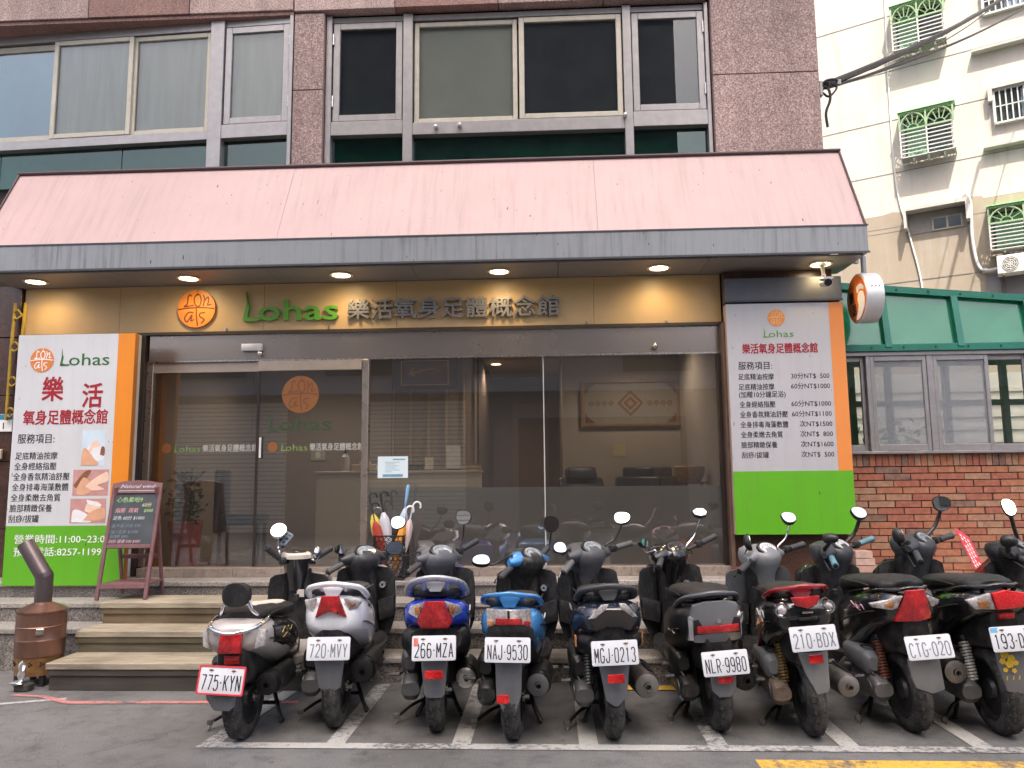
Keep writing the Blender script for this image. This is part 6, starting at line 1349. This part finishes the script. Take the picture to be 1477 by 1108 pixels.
S4 = dict(label='sky blue scooter with clear full-width tail lens and blue loop rail, plate NAJ-9530', x=-.215, y=-2.416, yaw=-3, body='sky', bw=.17, zt=.72, z0=.55,
    lamps=[('tail_lens', [(-.118, .718), (.118, .716), (.120, .625), (.07, .64), (-.07, .64), (-.118, .63)], CLEARL, -.236, 2.0), ('tail_light', [(-.068, .672), (.072, .672), (.074, .638), (-.07, .638)], REDL, -.243, 1.9), ('signal_lens', [(-.114, .655), (-.08, .66), (-.08, .632), (-.114, .628)], AMBER, -.243, 2.0), ('signal_lens', [(.114, .655), (.082, .66), (.082, .632), (.114, .628)], REDL, -.243, 2.0), ('lens_divider', [(-.004, .716), (.008, .716), (.008, .672), (-.004, .672)], PLAS, -.2425, 2.0), ('tail_cover', [(-.115, .618), (-.06, .638), (.06, .638), (.125, .615), (.13, .555), (-.125, .555)], PLAS, -.238, 2.0)],
    rail=(.72, .795, .158, P_['sky'], .019, .65), rail_plate=True, muf=(.14, .30, .062, MUFM, mat('grey_cap', (.12, .12, .125), .45, .5, .1)), fender=([(-.07, .455), (.07, .455), (.062, .28), (.03, .185), (-.03, .185), (-.07, .265)], -.245, -.16), refl=(-.025, .28, .062, .044, -.285), case=PLAS, air=PLAS,
    plates=[((.0, .525, -.285, .238, .124, 'NAJ-9530', PTXT, R(-12)), {})], dash=(.06, .98, .875), gl=(-.12, .78, .755), gr=(.20, 1.12, .92), ml=((-.25, .85, .862), (.1, -.62, .76), .054, .042, ''), mr=((.225, 1.08, 1.085), (.05, -.98, .05), .046, .052, ''), cowl=PLAS, cover=P_['sky'])
S5 = dict(label='dark navy scooter with twin chevron tail lenses, plate MGJ-0213', x=.325, y=-2.395, yaw=3, lean=2, body='navy', bw=.185, zt=.745, z0=.57, skirt=(.17, .46, .585),
    lamps=[('tail_light', [(-.012, .745), (-.05, .742), (-.118, .668), (-.085, .672), (-.03, .715)], CLEARL, -.243, 1.5), ('tail_light', [(.042, .745), (.08, .742), (.145, .665), (.112, .67), (.055, .715)], CLEARL, -.243, 1.5), ('tail_cover', [(-.115, .66), (-.03, .708), (.0, .712), (.055, .708), (.14, .66), (.10, .60), (.05, .625), (-.03, .625), (-.08, .60)], mat('dark_bronze_gloss', (.035, .03, .028), .2, .3, .1, coat=.5), -.240, 1.6), ('signal_strip', [(.175, .56), (.188, .565), (.186, .50), (.176, .50)], AMBER, -.13, 1.0), ('signal_strip', [(-.175, .56), (-.188, .565), (-.186, .50), (-.176, .50)], AMBER, -.13, 1.0)],
    rail=(.745, .83, .155, mat('grey_rail', (.07, .072, .078), .4, .2, .1), .024, .6), rail_plate=True, zs=.79, muf=(.19, .28, .066, mat('muffler_brown', (.09, .08, .075), .45, .5, .25), MUFS), fender=([(-.08, .44), (.08, .44), (.058, .27), (.01, .225), (-.01, .225), (-.05, .255)], -.25, -.12), refl=(0, .378, .086, .042, -.283), rt=8, spring=mat('spring_dark_steel', (.2, .2, .2), .4, .8, .1),
    plates=[((-.0, .508, -.29, .24, .122, 'MGJ-0213', PTXT, R(-10)), {})], dash=(-.066, .98, .912), gl=(-.242, .78, .785), gr=(.244, 1.15, .945), ml=((-.265, .85, .94), (.35, -.8, .45), .042, .034, ''), mr=((.18, 1.08, 1.12), (-.15, -.78, .6), .050, .042, ''), cowl=mat('worn_grey_cowl', (.07, .072, .077), .45, 0, .15, 7), grip=mat('grip_light', (.11, .11, .11), .6, 0, .1), lever=mat('lever_alloy', (.4, .4, .4), .35, .8, .05))
S6 = dict(label='wide matte black scooter with thin red bar tail lamp and chrome signals, plate NLR-9980', x=.925, y=-2.255, yaw=3, lean=4, body='matte', bw=.20, zt=.72, z0=.51, panel=([(-.12, .718), (-.06, .735), (.06, .735), (.12, .718), (.15, .64), (.158, .54), (.12, .515), (-.12, .515), (-.155, .54), (-.148, .64)], 'graphite', 1.9), two=False,
    lamps=[('tail_light', [(-.108, .607), (.118, .607), (.122, .568), (-.112, .568)], REDL, -.246, 1.6), ('turn_signal', [(-.150, .66), (-.125, .645), (-.128, .53), (-.160, .53)], CHROME, -.245, 2.0), ('turn_signal', [(.150, .668), (.128, .645), (.132, .53), (.162, .53)], CHROME, -.245, 2.0), ('badge', circle2(.005, .632, .011, 14), CHROME, -.247, 1.6)],
    rail=(.695, .775, .165, mat('pewter_rail', (.13, .135, .145), .35, .5, .08), .019, .7), zs=.78, muf=(.16, .275, .06, MUFM, MUFM), fender=([(-.07, .36), (.07, .36), (.065, .27), (.03, .235), (-.03, .235), (-.065, .27)], -.235, -.1), refl=(.0, .335, .08, .036, -.262), rt=8, case=PLAS,
    plates=[((.005, .425, -.28, .245, .124, 'NLR-9980', PTXT, R(-10)), {})], dash=(-.08, .98, .893), gl=(-.2, .78, .80), gr=(.264, 1.15, .98), ml=((-.285, .85, .955), (.7, -.6, .4), .042, .030, 'hex'), mr=((.145, 1.08, 1.147), (0, -.66, .72), .050, .038, 'hex'), cowl=P_['black'], cw=.105, gauge=mat('gauge_dark', (.03, .035, .04), .08, 0, .1, coat=.5), stm=CHROME, bar=SPRB, lz=.79, lw=.2)
S7 = dict(label='black and wine red scooter with round chrome signals, plate 210-BDX', x=1.418, y=-2.334, yaw=-3, lean=5, body='black', bw=.185, zt=.765, z0=.56,
    lamps=[('tail_light', [(-.075, .772), (.075, .772), (.055, .728), (.0, .712), (-.055, .728)], REDL, -.238, 1.6), ('badge', [(-.025, .695), (.03, .695), (.03, .685), (-.025, .685)], CHROME, -.236, 1.6), ('tail_cover', [(-.05, .665), (.05, .665), (.045, .648), (-.045, .648)], PLAS, -.24, 1.6)],
    round=[('turn_signal', -.118, .705, .042, CLEARL), ('turn_signal', .122, .705, .036, CLEARL)], rail=(.755, .82, .155, P_['red'], .021, .7), rail_plate=True, zs=.795, muf=(.20, .26, .058, MUFS, MUFS), fender=([(-.075, .485), (.075, .485), (.068, .30), (.06, .275), (-.0, .268), (-.05, .38)], -.245, -.16), refl=(.0, .463, .070, .044, -.275), rt=10, fm=mat('sun_grey_plastic', (.20, .205, .21), .55, 0, .12, 6), spring=mat('spring_yellow_black', (.16, .11, .035), .5, .3, .4, 60), eng=ENG, case=mat('rusty_case', (.19, .145, .11), .6, .4, .35, 16), air=mat('grey_airbox', (.15, .16, .175), .5, 0, .12),
    plates=[((.0, .57, -.29, .235, .124, '210-BDX', PTXG, R(-12)), {})], dash=(.036, .98, .89), gl=(-.175, .78, .78), gr=(.366, 1.15, .925), ml=((-.085, .85, .965), (.92, -.3, .2), .036, .050, ''), mr=((.253, 1.08, 1.11), (.0, -.66, .74), .044, .046, ''), cowl=mat('silver_grey_cowl', (.22, .225, .235), .4, .2, .1, 6), inner=mat('grey_shield', (.06, .063, .068), .45, 0, .15), apron=P_['red'], stm=CHROME, gauge=mat('gauge_pale', (.55, .56, .56), .1, 0, .2, 30, coat=.5), lw=.2)
S8 = dict(label='glossy black scooter with tall red triangular tail lamp, plate CTG-020', x=1.985, y=-2.255, yaw=1, lean=4, body='black', bw=.18, zt=.795, z0=.60,
    lamps=[('tail_light', [(-.042, .795), (.05, .795), (.082, .66), (.075, .638), (.01, .628), (-.105, .632), (-.095, .66)], REDL, -.24, 1.8), ('turn_signal', [(-.06, .765), (-.195, .72), (-.185, .70), (-.11, .69), (-.085, .70)], CLEARL, -.225, 2.6), ('signal_bulb', [(-.10, .738), (-.14, .725), (-.135, .705), (-.105, .702)], AMBER, -.232, 2.6), ('turn_signal', [(.06, .765), (.165, .72), (.155, .70), (.10, .69)], CLEARL, -.225, 2.6), ('reflector_lens', [(-.035, .615), (.045, .615), (.04, .585), (-.035, .585)], REFL, -.205, 1.0)],
    rail=(.765, .80, .14, P_['black'], .015, .7), zs=.83, muf=(.24, .315, .064, MUFM, MUFS), fender=([(-.08, .44), (.085, .44), (.115, .262), (.04, .25), (-.045, .285), (-.065, .34)], -.25, -.20), fm=mat('sun_grey_plastic', (.17, .175, .18)), spring=mat('spring_rust', (.16, .06, .04), .5, .3, .3, 40), case=mat('dull_alloy', (.15, .15, .155), .5, .5, .2), air=mat('grey_airbox', (.15, .16, .175)),
    plates=[((.015, .508, -.29, .238, .120, 'CTG-020', PTXG, R(-16)), {})], dash=(-.011, .98, .905), gl=(-.106, .74, .81), gr=(.311, 1.15, .955), ml=((-.10, .82, .985), (.5, .8, .2), .045, .03, ''), mr=((.2, 1.08, 1.137), (.1, -.72, .68), .048, .046, ''), cowl=mat('smoke_cowl', (.042, .044, .05), .35, 0, .1, 6), grip=mat('grip_teal', (.12, .25, .30), .5, 0, .1), stalk=.013, gauge=mat('gauge_pale', (.55, .56, .56)), lw=.19)
S9 = dict(label='black scooter with red LED tail lamp and yellow flower decals on its fender', x=2.445, y=-2.293, yaw=-3, lean=4, body='black', bw=.19, zt=.795, z0=.64,
    lamps=[('tail_light', [(-.065, .785), (.0, .80), (.12, .775), (.11, .705), (-.045, .70)], mat('led_red', (.62, .015, .02), .15, 0, .4, 120, coat=.6), -.25, 1.6), ('turn_signal', [(-.07, .785), (-.165, .745), (-.135, .70), (-.05, .70)], CLEARL, -.24, 2.4), ('signal_bulb', [(-.085, .75), (-.125, .74), (-.12, .71), (-.08, .708)], AMBER, -.247, 2.4), ('turn_signal', [(.125, .77), (.17, .745), (.15, .70), (.115, .70)], CLEARL, -.24, 2.4), ('reflector_lens', [(-.03, .675), (.05, .675), (.05, .645), (-.03, .645)], REFL, -.225, 1.0)],
    rail=(.78, .82, .15, P_['black'], .016, .7), zs=.835, muf=(.2, .30, .06, MUFM, MUFS), fender=([(-.085, .51), (.095, .51), (.095, .28), (.02, .265), (-.045, .28), (-.075, .40)], -.255, -.14), spring=mat('spring_white', (.5, .5, .47), .4, .3, .1), tw=.12, rw=.235,
    plates=[((.0, .56, -.29, .24, .124, '193-DDK', PTXT, R(-10)), dict(sticker=(-.115, -.08, .035, .058, mat('sky_sticker', (.15, .40, .62), .5, 0, .2, 90))))], dash=(.071, .98, .95), gl=(-.032, .74, .835), gr=(.387, 1.15, .975), ml=((-.11, .85, 1.0), (.92, .1, .2), .04, .045, ''), mr=((.297, 1.08, 1.2), (-.1, -.97, .14), .052, .046, ''), cowl=mat('smoke_cowl', (.042, .044, .05)), stalk=.013, lw=.2, lz=.82)
S10 = dict(label='scooter with red front cover, only its handlebar showing at the right edge', x=3.16, y=-2.31, yaw=-2, lean=4, body='black', bw=.185, zt=.78, z0=.58,
    lamps=[('tail_light', [(-.05, .78), (.05, .78), (.08, .66), (-.08, .66)], REDL, -.24, 1.8)], rail=(.765, .81, .15, P_['black'], .016, .7), muf=(.2, .30, .06, MUFM, MUFS), fender=([(-.08, .46), (.08, .46), (.06, .28), (-.06, .28)], -.25, -.14),
    plates=[((.0, .52, -.29, .24, .122, '', PTXT, R(-12)), {})], dash=(-.015, .98, .905), gl=(-.02, .74, .80), gr=(.33, 1.15, .95), ml=((-.14, .82, .965), (.5, .8, .2), .045, .035, ''), mr=((.01, 1.05, 1.17), (-.2, -.8, .55), .036, .06, ''), cowl=PLAS, cover=PLAS, apron=P_['red'], stalk=.014, lw=.2, lz=.82)
bikes = [scooter(s) for s in (S1, S2, S3, S4, S5, S6, S7, S8, S9, S10)]
# extras of single scooters
b1 = bikes[0]
q = MB(); q.loft([[(hw*a, y, z) for a, z in [(math.copysign(abs(cos(2*pi*k/24))**.7, cos(2*pi*k/24)), .79+.062*math.copysign(abs(sin(2*pi*k/24))**.7, sin(2*pi*k/24))) for k in range(24)]] for y, hw in ((-.175, .062), (-.165, .075), (-.13, .076), (-.12, .066))]); q.build('backrest', SEATM, b1, 40)
q = MB()
for sx in (-1, 1): q.tube(spline([(sx*.062, -.14, .76), (sx*.085, -.13, .70), (sx*.11, -.06, .665), (sx*.10, .1, .66)], 5), .011, 8)
P = spline([(-.10, .05, .665), (-.145, -.06, .655), (-.12, -.19, .625), (0, -.24, .60), (.12, -.19, .625), (.145, -.06, .655), (.10, .05, .665)], 6); q.tube(P, .011, 8)
q.tube(spline([(-.085, -.15, .64), (0, -.185, .625), (.085, -.15, .64)], 5), .006, 6); q.build('backrest_frame', CHROME, b1, 50)
q = MB(); q.loft([se_ring(y, hw, a, b, 0, 28, 3) for y, hw, a, b in ((-.06, .192, .49, .64), (.08, .198, .43, .645), (.30, .19, .37, .60), (.45, .16, .34, .56))]); q.build('side_cover', P_['black'], b1, 40)
squiggle(b1, [[(.201, .02, .56), (.203, .06, .585), (.203, .1, .56)], [(.2, .04, .53), (.204, .10, .545), (.203, .16, .52)], [(.202, .12, .58), (.203, .15, .55), (.202, .19, .57)]], 0, mat('gold_script', (.6, .5, .22), .3, .8, 0), .003)
D1 = V(-.09, .93, 1.01); q = MB(); q.box(D1, (.07, .02, .10), Matrix.Rotation(R(-35), 3, 'X') @ Matrix.Rotation(R(30), 3, 'Y'), .008); ph = q.build('phone_holder', mat('holder_blue_grey', (.18, .22, .27), .45, .1, .2, 60), b1, 30)
q = MB()
for i in range(2):
    for j in range(3): q.box(D1 + Matrix.Rotation(R(-35), 3, 'X') @ Matrix.Rotation(R(30), 3, 'Y') @ V(-.017+.034*i, -.011, -.03+.03*j), (.02, .004, .018), Matrix.Rotation(R(-35), 3, 'X') @ Matrix.Rotation(R(30), 3, 'Y'))
q.tube([D1+V(0, .02, -.03), V(-.10, .90, .955)], .009, 8); q.build('holder_pad', PLAS, ph, 0)
q = MB(); q.panel([(.0, .62), (.05, .62), (.05, .67), (.0, .67)], .92, .004); q.build('sticker', FL, b1, 0)
squiggle(bikes[1], [[(.168, .02, .66), (.172, .05, .68), (.17, .09, .655), (.17, .11, .68)], [(.172, .10, .64), (.173, .15, .655)]], 0, mat('dark_script', (.03, .03, .035), .4, 0, 0))
squiggle(bikes[2], [[(.186, .0, .655), (.188, .04, .675), (.188, .07, .65), (.187, .10, .67)]], 0, SPRINT)
squiggle(bikes[3], [[(.172, .03, .63), (.174, .06, .65), (.174, .09, .63), (.173, .12, .645)]], 0, SPRINT, .003)
squiggle(bikes[4], [[(-.187, .02, .68), (-.189, .06, .70), (-.189, .09, .68), (-.188, .13, .70)], [(.187, .02, .68), (.189, .06, .70), (.189, .1, .68)]], 0, mat('silver_script', (.5, .5, .52), .3, .7, 0), .003)
squiggle(bikes[5], [[(-.201, -.03, .545), (-.204, .02, .555), (-.204, .06, .54), (-.204, .12, .548)]], 0, mat('silver_script', (.5, .5, .52)), .003)
squiggle(bikes[6], [[(-.182, -.03, .64), (-.188, .0, .68), (-.189, .03, .63), (-.189, .05, .67)], [(-.186, .0, .60), (-.189, .04, .65), (-.189, .07, .61)], [(-.189, .08, .64), (-.19, .12, .67), (-.19, .15, .63)]], 0, mat('pale_script', (.62, .6, .58), .4, 0, 0), .004)
squiggle(bikes[6], [[(-.187, .02, .585), (-.189, .06, .615), (-.189, .09, .58), (-.19, .13, .61)]], 0, mat('orange_script', (.6, .18, .04), .4, 0, 0), .004, 'side_script')
q = MB(); q.loft([[(s_*(-.165), y, z), (s_*(-.19), y, z), (s_*(-.19), y+.05, z-.015), (s_*(-.165), y+.05, z-.015)] for s_ in (1,) for y, z in ((-.02, .60), (.10, .55), (.22, .45), (.34, .36), (.40, .30))]); q.build('side_accent', P_['red'], bikes[6], 40)
q = MB(); q.loft([[((.165), y, z), ((.19), y, z), ((.19), y+.05, z-.015), ((.165), y+.05, z-.015)] for y, z in ((-.02, .60), (.10, .55), (.22, .45), (.34, .36), (.40, .30))]); q.build('side_accent', P_['red'], bikes[6], 40)
squiggle(bikes[7], [[(-.178, .0, .665), (-.183, .04, .69), (-.184, .07, .66), (-.184, .1, .68), (-.184, .14, .66)], [(-.183, .05, .655), (-.184, .10, .665), (-.184, .17, .69)]], 0, mat('pink_script', (.6, .35, .4), .4, 0, 0))
q = MB()
for i, (x, z, r) in enumerate(((-.05, .475, .02), (-.02, .455, .018), (-.06, .44, .016), (-.03, .425, .02), (.0, .43, .014), (-.05, .395, .012), (-.01, .39, .012))):
    for k in range(5): a = 2*pi*k/5+i; q.panel(circle2(x+r*.55*cos(a), z+r*.55*sin(a), r*.5, 10), -.262-.14*(z-.51)+2.2*x*x-.0004*i, .001)
for i in range(4): q.tube([(-.045+.03*i, -.2575+2.2*(-.045+.03*i)**2-.14*(-.19), .34), (-.04+.03*i, -.2575+2.2*(-.04+.03*i)**2-.14*(-.17), .36)], .003, 5)
q.build('flower_decal', mat('decal_yellow', (.62, .42, .03), .5, 0, .15, 40), bikes[8], 0)
